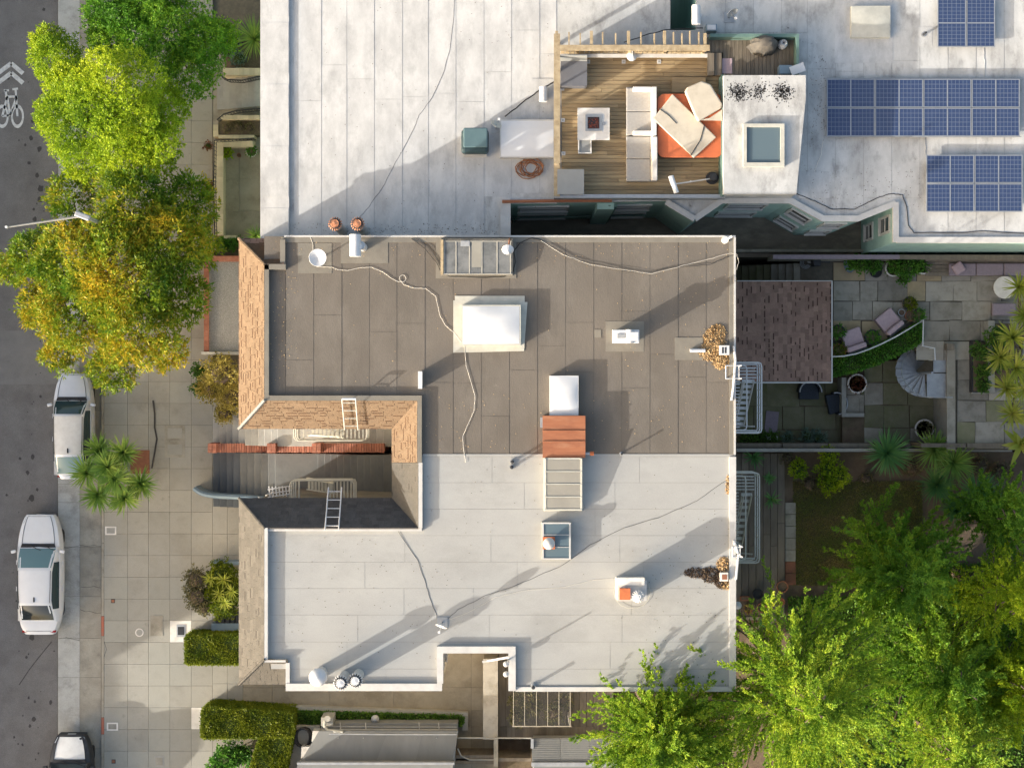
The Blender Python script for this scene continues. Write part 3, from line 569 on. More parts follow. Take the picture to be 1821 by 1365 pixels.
# ---------------- front entry court: stairs and brick wall
def stairs(name, label, edges, ya, yb, zs, rise, mt, base=-.2):
    t = thing(name, label, 'stairs', P(edges[0], (ya + yb) / 2, zs)); z = zs
    for k in range(len(edges) - 1):
        wide = edges[k + 1] - edges[k] > 40
        z += rise; x0 = X(edges[k], z); x1 = X(edges[k + 1], z) + (.02 if k < len(edges) - 2 else 0)
        M().box(x0, Y(ya, 0), base, x1, Y(yb, 0), z).obj('landing' if wide else 'step', mt, t, bevel=.012, seg=1)
    return t, z
STEPC = mat('painted_steps', (.15, .155, .152), (.13, .134, .13), 2, .85, .1, rnd=.06, stain=(.09, .09, .088), sscale=1.5, samt=.5)
STEPD = mat('dark_painted_steps', (.09, .1, .11), (.075, .085, .095), 2, .85, .1, rnd=.08)
STEPL = mat('pale_steps', (.36, .355, .33), (.31, .305, .285), 2, .85, .1, rnd=.06, stain=(.22, .21, .19), sscale=1.5, samt=.5)
stairs('entrance_stairs', 'pale concrete entrance stairs north of the brick wall', [378, 390, 402, 413, 424, 436, 447, 459, 470, 482, 493, 656, 669, 682, 712], 730, 790, 0, .17, STEPL)
ts, zt = stairs('entrance_stairs', 'grey painted entrance stairs south of the brick wall', [379, 391, 403, 415, 427, 440, 452, 464, 477, 489, 565, 577, 588, 600, 611, 623, 635, 647, 658, 670, 682, 712], 803, 900, -.02, .155, STEPC)
for k, o in enumerate(sorted(ts.children, key=lambda o: min(v.co.x for v in o.data.vertices))):
    if k < 4: o.data.materials[0] = STEPD
bw = thing('brick_wall', 'red brick garden wall with stepped piers between the two stairs', 'wall', P(520, 796, 0))
def bricks_top(m_, x0, x1, ya, yb, z):
    w = .095; n = max(1, int((x1 - x0) / w)); w = (x1 - x0) / n
    for k in range(n): M().box(x0 + k * w + .006, ya + random.uniform(-.008, .008), z, x0 + (k + 1) * w - .006, yb, z + .1 + random.uniform(-.008, .008)).obj('brick', BRICK, bw)
cores = M()
for a, b, z in ((386, 475, .9), (491, 555, 1.75), (571, 684, 2.6)):
    cores.box(X(a, z), Y(803, z), -.2, X(b, z), Y(789, z), z); bricks_top(None, X(a, z), X(b, z), Y(804, z), Y(788, z), z)
for a, b, z in ((370, 386, 1.1), (475, 491, 1.95), (555, 571, 2.8)):
    cores.box(X(a, z) + .01, Y(804, z), -.2, X(b, z) - .01, Y(788, z), z); 
    for i in range(2):
        for j in range(3): M().box(X(a, z) + i * (X(b, z) - X(a, z)) / 2 + .006, Y(805, z) + j * .12 + .006, z, X(a, z) + (i + 1) * (X(b, z) - X(a, z)) / 2 - .006, Y(805, z) + (j + 1) * .12, z + .1).obj('brick', BRICK, bw)
cores.obj('wall_core', BRICK, bw)
pts = [P(345, 868, .9), P(350, 872, .95), P(358, 877, 1), P(370, 880, 1), P(385, 882, 1.05), P(428, 884, 1.4), P(470, 888, 1.9)]
t = thing('stair_side_wall', 'curved blue grey stair wall sweeping onto the pavement', 'wall', P(350, 875, 0)); m = M(); w = .09
for a, b in zip(pts, pts[1:]):
    A, B = Vector(a), Vector(b); n = Vector((-(B - A).y, (B - A).x, 0)).normalized() * w
    m.hexa([(A.x - n.x, A.y - n.y, -.1), (B.x - n.x, B.y - n.y, -.1), (B.x + n.x, B.y + n.y, -.1), (A.x + n.x, A.y + n.y, -.1)], [tuple(A - n), tuple(B - n), tuple(B + n), tuple(A + n)])
m.obj('wall_body', BLUEG, t); m = M(); m.tube([(p[0], p[1], p[2] + .03) for p in pts], .06, 8); m.obj('cap', BLUEG, t, smooth=True)
# gravel terrace
gt = thing('gravel_terrace', 'raised grey gravel terrace with brick edge in front of mansard', 'terrace', P(397, 545, 0)); zg = .9
M().pp([(371, 462), (440, 462), (440, 625), (371, 625)], -.2, zg).obj('gravel_bed', GRAV, gt)
M().pp([(363, 455), (370.8, 455), (370.8, 630), (363, 630)], -.2, zg + .1).obj('edge_wall', BRICK, gt)
for k in range(18):
    a = 456 + k * 9.4; M().pb(362.5, a + .3, 371.3, a + 9.1, zg + .1, zg + .17).obj('brick', BRICK, gt)
M().pb(358, 625.4, 440, 630, -.2, zg + .25).obj('end_wall', WPAINT, gt)
M().pb(371, 455, 430, 465, -.2, zg + .1).obj('back_wall', BRICK, gt)
# north stoop and tiled forecourt
nf = thing('tiled_forecourt', 'cream tiled forecourt with planters and walled concrete patio', 'forecourt', P(420, 330, 0))
M().pp([(379, 95), (462, 95), (462, 445), (379, 445)], -.2, .02).obj('floor_base', DCONC, nf)
for a, b, c, d2 in ((399, 262, 425, 318), (426, 262, 470, 318), (399, 318.5, 425, 375), (426, 318.5, 470, 375), (399, 375.5, 470, 420)): M().pb(a, b, c, d2, .0, .06).obj('slab', DRIVE, nf)
def tilewall(a, b, c, d2, z):
    M().pb(a, b, c, d2, 0, z - .02).obj('wall_core', TILEW, nf)
    x0, x1, y0, y1 = X(a, z), X(c, z), Y(d2, z), Y(b, z)
    if x1 - x0 > y1 - y0:
        n = max(1, int((x1 - x0) / .2)); 
        for k in range(n): M().box(x0 + (x1 - x0) * k / n + .005, y0, z - .02, x0 + (x1 - x0) * (k + 1) / n - .005, y1, z + random.uniform(-.004, .004)).obj('tile', TILEW, nf)
    else:
        n = max(1, int((y1 - y0) / .2))
        for k in range(n): M().box(x0, y0 + (y1 - y0) * k / n + .005, z - .02, x1, y0 + (y1 - y0) * (k + 1) / n - .005, z + random.uniform(-.004, .004)).obj('tile', TILEW, nf)
tilewall(380, 249, 397, 418, .6); tilewall(397.2, 249, 450, 261, .6); tilewall(379, 222, 388, 243, .7); tilewall(388.2, 240, 452, 246, .7); tilewall(397, 121, 462, 134, 1.0); tilewall(392, 205, 462, 212, 1.0); tilewall(398, 418.5, 420, 424, .5)
z = .0
for k in range(7): z = .12 * (k + 1); M().box(X(386 + 11 * k, z), Y(196, 0), 0, X(397 + 11 * k, z) + .05, Y(138, 0), z).obj('step', STEPL, nf)
M().pb(388.2, 213, 462, 239.5, 0, .65).obj('planter_soil', SOIL, nf)
M().pb(400, 60, 462, 120, 0, .55).obj('planter_soil', SOIL, nf)
M().pb(384, 424, 425, 444, 0, .35).obj('planter_soil', SOIL, nf)
def railing(label, pts, z0, h, n):
    t = thing('iron_railing', label, 'railing', P(*pts[0], z0))
    P3 = [Vector(P(a, b, z0 + h)) for a, b in pts]; m = M(); m.tube(P3, .025, 6); lo = [p - Vector((0, 0, h - .12)) for p in P3]; m.tube(lo, .018, 5); m.obj('rail', DMET, t)
    L = [0]
    for a, b in zip(P3, P3[1:]): L.append(L[-1] + (b - a).length)
    for k in range(n):
        s = L[-1] * k / (n - 1); i = max(j for j in range(len(L) - 1) if L[j] <= s + 1e-6); p = P3[i].lerp(P3[i + 1], (s - L[i]) / (L[i + 1] - L[i]))
        M().bar(p - Vector((0, 0, h)), p, .018).obj('baluster', DMET, t)
railing('curved black iron railing on the upper side of the cream stoop steps', [(395, 137), (405, 142), (430, 143), (462, 136)], .75, .6, 16)
railing('curved black iron railing on the lower side of the cream stoop steps', [(386, 213), (398, 203), (420, 197), (462, 193)], .75, .6, 16)
railing('long black iron railing along the tiled forecourt wall', [(452, 246), (381, 250), (380, 330), (382, 418), (392, 440)], .65, .55, 40)
# ---------------- rear yards, light well floor
struct(M().box(X(880, ZU), Y(457, ZU), -.3, X(1640, ZU), Y(378, ZU), ZU - .02).obj('light_well_floor', FLOORD))
up = struct(M().pp([(1424, 457.5), (1990, 457.5), (1990, 800), (1697, 800), (1697, 640), (1652, 640), (1640, 615), (1600, 628), (1560, 648), (1520, 662), (1478, 670), (1478, 505), (1424, 505)], -.3, ZU - .045).obj('upper_patio', JOINT))
random.seed(8)
def flags(parent, x0, x1, ys, z, mts, wmin, wmax, inside=lambda x, y: True):
    for j in range(len(ys) - 1):
        x = x0 - random.uniform(0, 20)
        while x < x1:
            w = random.uniform(wmin, wmax); a, b = x, x + w; x = b; c, d2 = ys[j], ys[j + 1]
            if not inside((a + b) / 2, (c + d2) / 2): continue
            a = max(a, x0); b = min(b, x1); J = lambda: random.uniform(-2, 2)
            if b - a < 6: continue
            q = [P(a + .5, d2 + J() * .6 - .6, z), P(b - .5 + J() * .3, d2 + J() * .6 - .6, z), P(b - .5 + J() * .5, c + J() * .5 + .6, z), P(a + .5 + J() * .3, c + J() * .5 + .6, z)]
            h = random.uniform(-.008, .008); M().hexa([(p[0], p[1], z - .06) for p in q], [(p[0], p[1], z + h) for p in q]).obj('flagstone', random.choice(mts), parent)
flags(up, 1482, 1840, [466, 500, 536, 570, 606, 640], ZU, [FLAG] * 7 + [FLAGY], 26, 62, lambda x, y: y < 560 or x > 1648 or (y < 606 and x < 1590 and y < 600))
flags(up, 1702, 1840, [640, 676, 712, 750, 797], ZU, [FLAG, FLAG, MOSS], 34, 70)
zl2 = 1.05
lp = struct(M().pp([(1290, 600), (1700, 600), (1700, 800), (1290, 800)], -.3, ZL - .35).obj('lower_patio', SOIL))
flags(lp, 1310, 1497, [680, 722, 764, 800], ZL - .3, [MOSS], 38, 60)
M().pp([(1498, 640), (1700, 640), (1700, 790), (1498, 790)], -.3, zl2 - .05).obj('terrace_base', SOIL, lp)
flags(lp, 1537, 1690, [640, 680, 720, 760, 790], zl2, [MOSS, MOSS, DCONC], 36, 60)
flags(lp, 1505, 1537, [670, 702, 735], zl2, [MOSS, DCONC], 33, 40)
for k, (a, b) in enumerate(((1494, 1508), (1508, 1521.5), (1521.5, 1536))): M().pb(a, 742, b, 787, .2, ZL - .15 + .17 * k).obj('step', MOSS, lp)
t = thing('retaining_kerb', 'pale concrete kerb turning a corner round the planted terrace', 'kerb', P(1510, 720, ZL - .3))
M().pb(1497, 671, 1505, 734, .3, zl2 + .25).obj('long_arm', CONC, t); M().pb(1497, 734.3, 1537, 741, .3, zl2 + .25).obj('short_arm', CONC, t)
# boundary walls
t = thing('boundary_wall', 'concrete wall with timber rail between the light well and the patio', 'wall', P(1600, 458, ZU))
M().pb(1310, 443, 1548, 448, ZU - .1, ZU + .35).obj('kerb', DCONC, t); M().pb(1375, 454, 1930, 460, ZU - .1, ZU + 1.2).obj('wall_body', DCONC, t)
M().pb(1375, 453, 1600, 460.5, ZU + 1.2, ZU + 1.27).obj('cap', MAUVED, t); M().pb(1600.4, 453, 1930, 461, ZU + 1.2, ZU + 1.27).obj('cap', DWOOD, t)
t = thing('boundary_wall', 'mossy garden wall separating the lower patio from the planted garden', 'wall', P(1550, 797, .2))
M().pb(1310, 797, 1800, 803, -.2, 2.0).obj('wall_body', CONC, t)
for k in range(6): M().pb(1310 + 82 * k, 788, 1310 + 82 * k + 80, 795, ZL - .4, 1.75 if k < 4 else 3.3).obj('plank', DWOOD, t)
t = thing('retaining_wall', 'tall retaining wall with pale coping between upper and lower patio', 'wall', P(1691, 700, .7))
M().pb(1685, 612, 1697, 800, .2, ZU + .05).obj('wall_body', CONC, t); M().pb(1684, 611, 1699, 800, ZU + .05, ZU + .14).obj('coping', DCONC, t); M().pb(1684, 611, 1697, 622, ZU + .14, ZU + .5).obj('post', DWOOD, t)
t = thing('garden_stairs', 'garden steps descending beside the annex roof, darker lower down', 'stairs', P(1370, 485, 1.5))
for k in range(9): M().box(X(1424 - 12 * (k + 1), ZU), Y(505, ZU), 1.2, X(1424 - 12 * k, ZU), Y(468, ZU), ZU - .06 - .17 * k).obj('step', DCONC if k < 4 else MOSS, t)  # lower part of the flight uses the darker paving colour
# spiral staircase
c = Vector(P(1637, 663, 2.2)); t = thing('spiral_staircase', 'galvanised spiral staircase beside the retaining wall', 'staircase', (c.x, c.y, zl2))
M().cyl((c.x, c.y, zl2), .045, ZU - zl2 + .9, 10).obj('centre_pole', GALV, t)
R_ = .93; nst = 13
def wedge(g0, g1, z, r0=.05, r1=R_, n=3):
    m = M(); vs = [(c.x + r0 * math.cos(g), c.y + r0 * math.sin(g)) for g in (g0,)]; arc = [(c.x + r1 * math.cos(g0 + (g1 - g0) * k / n), c.y + r1 * math.sin(g0 + (g1 - g0) * k / n)) for k in range(n + 1)]
    return m.prism([(c.x, c.y)] + arc, z - .03, z)
for k in range(nst):
    g1 = math.radians(275 - 17.5 * k); g0 = g1 - math.radians(19); z = ZU - .12 - (ZU - zl2 - .1) * (k + 1) / (nst + 1)
    wedge(g0, g1, z).obj('tread', GALV, t)
M().box(c.x + .06, c.y - R_, ZU - .12, X(1684, ZU), c.y - .02, ZU - .08).obj('platform', GALV, t); M().box(c.x + .3, c.y + .02, ZU - .1, X(1684, ZU), c.y + .88, ZU - .06).obj('platform', GALV, t)
hr = [(c.x + R_ * math.cos(math.radians(275 - 230 * k / 22)), c.y + R_ * math.sin(math.radians(275 - 230 * k / 22)), ZU + .8 - (ZU - zl2 - .1) * k / 22) for k in range(23)]
M().tube(hr, .022, 6).obj('handrail', GALV, t)
for k in range(0, 23, 2): M().tube([hr[k], (hr[k][0], hr[k][1], hr[k][2] - .9)], .01, 5).obj('baluster', GALV, t)
M().tube([hr[0], (X(1684, ZU), hr[0][1], ZU + .8)], .022, 6).obj('handrail', GALV, t)
# curved white railing
pts = [(1479, 634), (1500, 633), (1522, 629), (1545, 621), (1568, 611), (1592, 599), (1616, 585), (1642, 569)]
t = thing('curved_railing', 'white curved metal railing along the fern hedge', 'railing', P(1560, 615, ZU)); zr = ZU + .75
m = M(); m.tube([P(a, b, zr) for a, b in pts] + [P(1641, 615, zr), P(1662, 619, zr), P(1663, 640, zr)], .028, 6); m.obj('top_rail', WMETAL, t)
for a, b in pts + [(1641, 615), (1662, 619), (1663, 640)]: p = P(a, b, zr); M().tube([p, (p[0], p[1], ZU - .15)], .014, 5).obj('post', WMETAL, t)
# garden of the south building
gd = struct(M().box(X(1300, ZG), Y(803.5, ZG), -.35, X(1990, ZG), Y(1420, ZG), ZG).obj('garden_soil', SOIL))
dk = thing('garden_deck', 'weathered dark plank deck along the rear wall', 'deck', P(1352, 980, ZG))
bx_ = [1306 + 12.8 * k for k in range(8)]
for k in range(7):
    for a, b in ((806, 930 + 20 * (k % 3)), (930 + 20 * (k % 3), 1096)): M().pb(bx_[k] + .4, a + .3, bx_[k + 1] - .4, b - .3, ZG, ZG + .14 + random.uniform(0, .006)).obj('plank', DWOOD, dk)
M().pb(1306, 1096.4, 1382, 1102, ZG - .4, ZG + .17).obj('edge_beam', DCONC, dk)
t = thing('paver_path', 'narrow strip of grey pavers beside the deck', 'path', P(1406, 950, ZG))
for k in range(7): M().pb(1396.5, 893 + k * 21 + .5, 1415, 893 + (k + 1) * 21 - .5, ZG - .05, ZG + .05 + random.uniform(0, .01)).obj('paver', DCONC if k < 5 else TERRA, t)
# ---------------- below: side yard of the south building
t = thing('ramp_wall', 'flat brown rendered wall top beside the side passage', 'wall', P(873, 1240, 0)); M().pb(860, 1172, 885, 1314, -.2, 1.1).obj('wall_body', DCONC, t); M().pb(859, 1171, 885.6, 1314, 1.1, 1.14).obj('cap', FLAG, t)
t = thing('low_kerb_wall', 'low concrete kerb wall between driveway and ivy', 'wall', P(600, 1260, 0)); z = .35
m = M(); A = [P(376, 1250, z), P(832, 1266, z), P(832, 1273, z), P(376, 1256, z)]; m.prism([(p[0], p[1]) for p in A], -.1, z); m.obj('wall_body', CONC, t); M().pb(822, 1273.5, 832, 1298, -.1, z).obj('return_end', CONC, t)
yd = thing('back_deck', 'old dark timber deck beside the glazed plant shelter', 'deck', P(960, 1270, .4))
for k in range(17):
    a = 887 + 12 * k; M().pb(a + .3, 1160, a + 11.7, 1312, .2, .5 + random.uniform(0, .01)).obj('plank', DWOOD, yd)
for k in range(12): M().pb(888 + 14 * k + .3, 1291 + (k % 2), 888 + 14 * k + 13.7, 1310, .512, .535).obj('plank', DWOOD, yd)
gs = thing('glazed_shelter', 'small glass roofed plant shelter against the rear wall', 'shelter', P(963, 1258, .5)); z = 2.9
for a in (913, 933, 954, 974, 994, 1014): m = M(); m.bar(P(a, 1222, z + .25), P(a, 1290, z), .022, .03); m.obj('glazing_bar', DCONC, gs)
for a, b in ((913.5, 932.5), (933.5, 953.5), (954.5, 973.5), (974.5, 993.5), (994.5, 1013.5)): M().slab([P(a, 1290, z), P(b, 1290, z), P(b, 1222, z + .25), P(a, 1222, z + .25)], .01).obj('pane', GL_CLR, gs)
m = M(); m.bar(P(911, 1290.5, z - .02), P(1016, 1290.5, z - .02), .04, .06); m.obj('front_beam', DCONC, gs)
for a in (913, 1014): p = P(a, 1290, z); M().box(p[0] - .03, p[1] - .03, .5, p[0] + .03, p[1] + .03, z - .04).obj('post', WPAINT, gs)
# grey houses at the bottom
gh = thing('grey_house', 'neighbouring house with grey sheet roof and pipes on its edge', 'building', P(680, 1340, 0)); z = 1.75
M().pp([(569, 1300), (813, 1300), (800, 1440), (480, 1440)], -.2, z - .12).obj('wall', GSTUC, gh)
rf = M().pp([(567, 1299), (815, 1299), (804, 1356), (533, 1356)], z - .12, z).obj('roof', GMET, gh)
for x0, x1, x2, x3 in ((567, 626, 597, 533), (627, 690, 668, 598), (691, 752, 738, 669), (753, 815, 804, 739)):
    q = [P(x3, 1356, z), P(x2, 1356, z), P(x1, 1299, z), P(x0, 1299, z)]; M().hexa([(p[0], p[1], z - .02) for p in q], [(p[0], p[1], z + .012 + random.uniform(0, .004)) for p in q]).obj('roof_sheet', GMET, rf)
M().pp([(573, 1285), (814, 1285), (814, 1299), (570, 1299)], -.2, z - .6).obj('side_bay', GMET, gh)
for b, zz in ((1291, z - .45), (1296, z - .3), (1304, z + .09)): m = M(); m.tube([P(585, b, zz), P(690, b + 1, zz), P(812, b + 1, zz)], .025, 6); m.obj('conduit', GALV, gh)
for a in (605, 650, 745, 780): m = M(); m.tube([P(a, 1284, z - .5), P(a + 1, 1300, z - .3), P(a - 4, 1312, z + .05)], .02, 5); m.obj('conduit', GALV, gh)
M().pp([(530, 1357), (806, 1357), (800, 1440), (500, 1440)], -.2, z + .5).obj('upper_storey', GMET, gh); M().pb(528, 1355, 808, 1359, z + .3, z + .56).obj('gutter', GALV, gh)
M().pb(571, 1275, 592, 1290, -.1, z - .3).obj('meter_cabinet', CONC, gh); c = P(583, 1276, z - .3); M().cyl(c, .12, .12, 12).obj('meter_cap', CONC, gh)
m = M(); m.tube([P(578, 1282, z - .25), P(577, 1290, z - .2), P(582, 1298, z - .1), P(610, 1301, z + .05)], .06, 7); m.obj('duct', CREAM, gh)
M().pp([(508, 1290), (569, 1290), (540, 1365), (500, 1400)], -.2, .75).obj('entry_step', CONC, gh); M().pp([(556, 1299), (568, 1299), (563, 1318), (554, 1318)], .7, 1.3).obj('white_ledge', WPAINT, gh); M().pp([(536, 1327), (558, 1327), (540, 1350), (535, 1350)], .7, 1.3).obj('white_ledge', WPAINT, gh)
m = M(); c = P(668, 1276, z - .9); m.lathe(c, [(0, 0), (.14, .05), (.16, .2), (.05, .3), (0, .3)], 12); t = tag(m.obj('roof_fan', GALV), 'small grey metal fan hood at the edge of the ivy', 'fan hood')
m = M(); m.box(c[0] - .05, c[1] - .05, 0, c[0] + .05, c[1] + .05, c[2] + .03); m.obj('post', GALV, t)
g2 = thing('grey_house', 'low outbuilding with ribbed grey roof partly under the conifer', 'building', P(1030, 1335, 0)); z = 1.3
M().pp([(948, 1314), (1250, 1314), (1250, 1440), (948, 1440)], -.2, z - .06).obj('wall', GSTUC, g2)
for k in range(6): M().pb(946 + 51 * k, 1312, 946 + 51 * k + 50, 1354, z - .06, z + .02 + .004 * (k % 2)).obj('roof_sheet', GMET, g2)
rb_ = M()
for k in range(12): rb_.pb(946, 1314 + 3.3 * k, 1252, 1315.3 + 3.3 * k, z, z + .035)
stuff(rb_.obj('roof_ribs', GMET, g2)); M().pb(945, 1355, 1252, 1362, z - .1, z + .1).obj('gutter', GALV, g2); M().pb(944, 1313, 949, 1330, z - .2, z + .1).obj('corner_post', GALV, g2)
M().pp([(949, 1362), (1252, 1362), (1252, 1440), (949, 1440)], z - .06, z + .02).obj('roof_sheet', GMET, g2)
t = thing('yard_fence', 'grey timber fence frame around the dark sunken yard', 'fence', P(880, 1330, 0))
M().pb(878, 1312, 885.5, 1362, 0, 1.35).obj('post_beam', DCONC, t); m = M(); m.tube([P(800, 1311, 1.4), P(945, 1311.5, 1.4)], .03, 6); m.obj('top_rail', CONC, t); m = M(); m.tube([P(814, 1330, 1.2), P(820, 1343, 1.2), P(835, 1350, 1.2), P(880, 1350, 1.2)], .03, 6); m.obj('hose_rail', CONC, t)
for z_ in (1342, 1352): M().pb(810, z_, 878, z_ + 6, 0, 1.2).obj('plank', DWOOD, t)
struct(M().pb(886, 1313, 946, 1400, -.3, -.05).obj('sunken_yard', SOIL)); M().pb(886, 1347, 944, 1353, -.05, 1.2).obj('plank', DWOOD, t)
# ---------------- houses across the street (outside the frame, they shade street and pavement)
fx = -34.0; random.seed(12)
yy = -21.2; styles = [(STUCCO, 8.3), (GSTUC, 7.9), (WPAINT, 8.5), (STUCCO, 8.0), (GREEN, 8.4), (GSTUC, 8.2), (STUCCO, 8.0)]
desc = ['beige', 'grey', 'white', 'tan', 'green', 'pale grey', 'sand']
def house(y0, y1, mt, h, label, depth=12, gar=False):
    t = thing('street_house', label, 'house', (fx - depth / 2, (y0 + y1) / 2, -.2))
    M().box(fx - depth, y0 + .01, -.3, fx, y1 - .01, h).obj('wall', mt, t); M().box(fx - depth - .1, y0 + .02, h, fx + .25, y1 - .02, h + .18).obj('cornice', WPAINT, t)
    M().box(fx, y0 + .6, -.3, fx + .06, y0 + 3.4, 2.2).obj('garage_door', WPAINT, t)
    if not gar:
        for z_ in (3.6, 6.2):
            for a in (.2, .62): window(t, (fx, y0 + (y1 - y0) * a), (fx, y0 + (y1 - y0) * a + 1.4), z_, z_ + 1.5, (1, 0))
    return t
for k, (mt_, h) in enumerate(styles):
    house(yy, yy + 8.2, mt_, h, f'{desc[k]} two storey house across the street, ' + ['beside the low workshop', 'next to the beige house', 'between grey and tan houses', 'next to the white house', 'between tan and pale grey houses', 'beside the green house', 'last of the row'][k]); yy += 8.2
house(-32.6, -21.3, GSTUC, 5.2, 'low flat roofed workshop across the street', gar=True); house(-41, -32.7, STUCCO, 7.6, 'beige house across the street on the far side of the low workshop'); house(-50, -41.1, GSTUC, 8, 'grey house across the street at the end beyond the workshop')
ow = struct(M().box(fx - 14, -60, -.35, xk - 14.01, 60, -.02).obj('opposite_pavement', SLAB))
# ---------------- things on the roofs
def box_skylight(name, label, a, b, c, d2, z, h, frame, dome, curb=4, rise=.1, n=6):
    t = thing(name, label, 'skylight', P((a + c) / 2, (b + d2) / 2, z))
    x0, x1, y0, y1 = X(a, z), X(c, z), Y(d2, z), Y(b, z); w = ln(curb, z); m = M()
    m.box(x0, y0, z, x1, y0 + w, z + h); m.box(x0, y1 - w, z, x1, y1, z + h); m.box(x0, y0 + w, z, x0 + w, y1 - w, z + h); m.box(x1 - w, y0 + w, z, x1, y1 - w, z + h); m.obj('curb', frame, t)
    vs = []; fs = []
    for i in range(n + 1):
        for j in range(n + 1):
            u, v = i / n, j / n; e_ = lambda q: 1 - abs(2 * q - 1) ** 3
            vs.append((x0 + w * .6 + (x1 - x0 - 1.2 * w) * u, y0 + w * .6 + (y1 - y0 - 1.2 * w) * v, z + h + .003 + rise * e_(u) * e_(v)))
    fs = [(i * (n + 1) + j, (i + 1) * (n + 1) + j, (i + 1) * (n + 1) + j + 1, i * (n + 1) + j + 1) for i in range(n) for j in range(n)]
    m = M(); m.add(vs, fs); m.obj('dome', dome, t, smooth=True); return t
t = box_skylight('domed_skylight', 'white domed skylight on a cream flashing in the brown roof', 821, 543, 926, 614, ZM, .3, CREAM, WDOME, 4, .1)
m = M(); m.pp([(809, 526), (933, 526), (933, 537), (938, 537), (932, 624), (806, 627), (806, 534), (809, 534)], ZM - .01, ZM + .03); m.obj('flashing', CREAM, t)
box_skylight('domed_skylight', 'slim white domed skylight butted against the rusty metal box', 977, 668, 1028, 738, ZM, .3, WMETAL, WDOME, 3, .07)
t = box_skylight('domed_skylight', 'white rectangular skylight beside the roof deck', 889, 216, 986, 283, ZN, .38, WPAINT, WDOME, 4, .06)
box_skylight('domed_skylight', 'flat white skylight near the topmost pair of solar panels', 1512, 13, 1581, 69, ZN, .18, CREAM, CREAM, 3, .04)
# rusty box
t = thing('rusty_metal_box', 'rust brown sheet metal box between slim skylight and wired glass', 'metal box', P(1003, 775, ZM))
M().pb(966, 739, 1040, 814, ZM, ZM + .42).obj('body', RUST, t); zz = ZM + .42
for a, b in ((739, 766), (767, 785), (786, 814)): M().pb(965, a, 1041, b - .4, zz, zz + .02 + .006 * (a > 750)).obj('top_sheet', RUST, t)
for b in (766, 785): M().pb(965, b - 1, 1041, b + 1, zz, zz + .05).obj('seam', RUST, t)
M().pb(961, 742, 965.8, 760, ZM + .05, ZM + .4).obj('louvre', GALV, t)
# wired glass lean-to
t = thing('wired_glass_skylight', 'sloping wired glass skylight on pale roof below rusty box', 'skylight', P(1002, 860, ZM))
za_, zb_ = ZM + .5, ZM + .22
m = M(); m.hexa([P(967, 908, ZM), P(1036, 908, ZM), P(1036, 813, ZM), P(967, 813, ZM)], [P(968, 907, zb_), P(1035, 907, zb_), P(1035, 814, za_), P(968, 814, za_)]); m.obj('curb', CREAM, t)
for k in range(4):
    a = 816 + k * 22.5; f = lambda y: za_ + (zb_ - za_) * (y - 814) / 93 + .012
    M().slab([P(972, a + 21, f(a + 21)), P(1032, a + 21, f(a + 21)), P(1032, a + 1, f(a + 1)), P(972, a + 1, f(a + 1))], .02).obj('pane', GL_GREY, t)
    m = M(); m.bar(P(968, a + 22, f(a + 22) + .01), P(1035, a + 22, f(a + 22) + .01), .035, .03); m.obj('glazing_bar', CREAM, t)
for a in (969.5, 1033.5): m = M(); m.bar(P(a, 906, zb_ + .012), P(a, 815, za_ + .012), .06, .03); m.obj('edge_bar', CREAM, t)
# dark sloping skylight at the north edge
t = thing('glazed_skylight', 'long dirty glass skylight at the north edge of the brown roof', 'skylight', P(850, 458, ZM)); h1, h2 = ZM + .42, ZM + .26
m = M(); m.hexa([P(784, 490, ZM), P(912, 490, ZM), P(912, 424, ZM), P(784, 424, ZM)], [P(784, 489, h2), P(912, 489, h2), P(912, 425, h1), P(784, 425, h1)]); m.obj('curb', DPATCH, t)
f = lambda y: h1 + (h2 - h1) * (y - 425) / 64 + .012
xs_ = [790, 811, 835, 857, 884, 908]
for a, b in zip(xs_, xs_[1:]): M().slab([P(a + 1, 486, f(486)), P(b - 1, 486, f(486)), P(b - 1, 430, f(430)), P(a + 1, 430, f(430))], .02).obj('pane', GL_DIRTY, t)
for a in xs_: m = M(); m.bar(P(a, 487, f(487)), P(a, 429, f(429)), .035, .03); m.obj('glazing_bar', CONC, t)
for b in (429, 487): m = M(); m.bar(P(788, b, f(b) + .003), P(910, b, f(b) + .003), .03, .03); m.obj('rail', CONC, t)
m = M(); m.bar(P(786, 488, h2 + .03), P(786, 426, h1 + .03), .09, .06); m.obj('timber_edge', LWOOD, t)
m = M(); m.slab([P(839, 475, f(475) + .02), P(856, 475, f(475) + .02), P(856, 430, f(430) + .02), P(839, 430, f(430) + .02)], .012); m.obj('loose_sheet', GL_GREY, t); m = M(); m.slab([P(819, 438, f(438) + .03), P(835, 438, f(438) + .03), P(835, 428, f(428) + .03), P(819, 428, f(428) + .03)], .012); m.obj('loose_sheet', GALV, t)
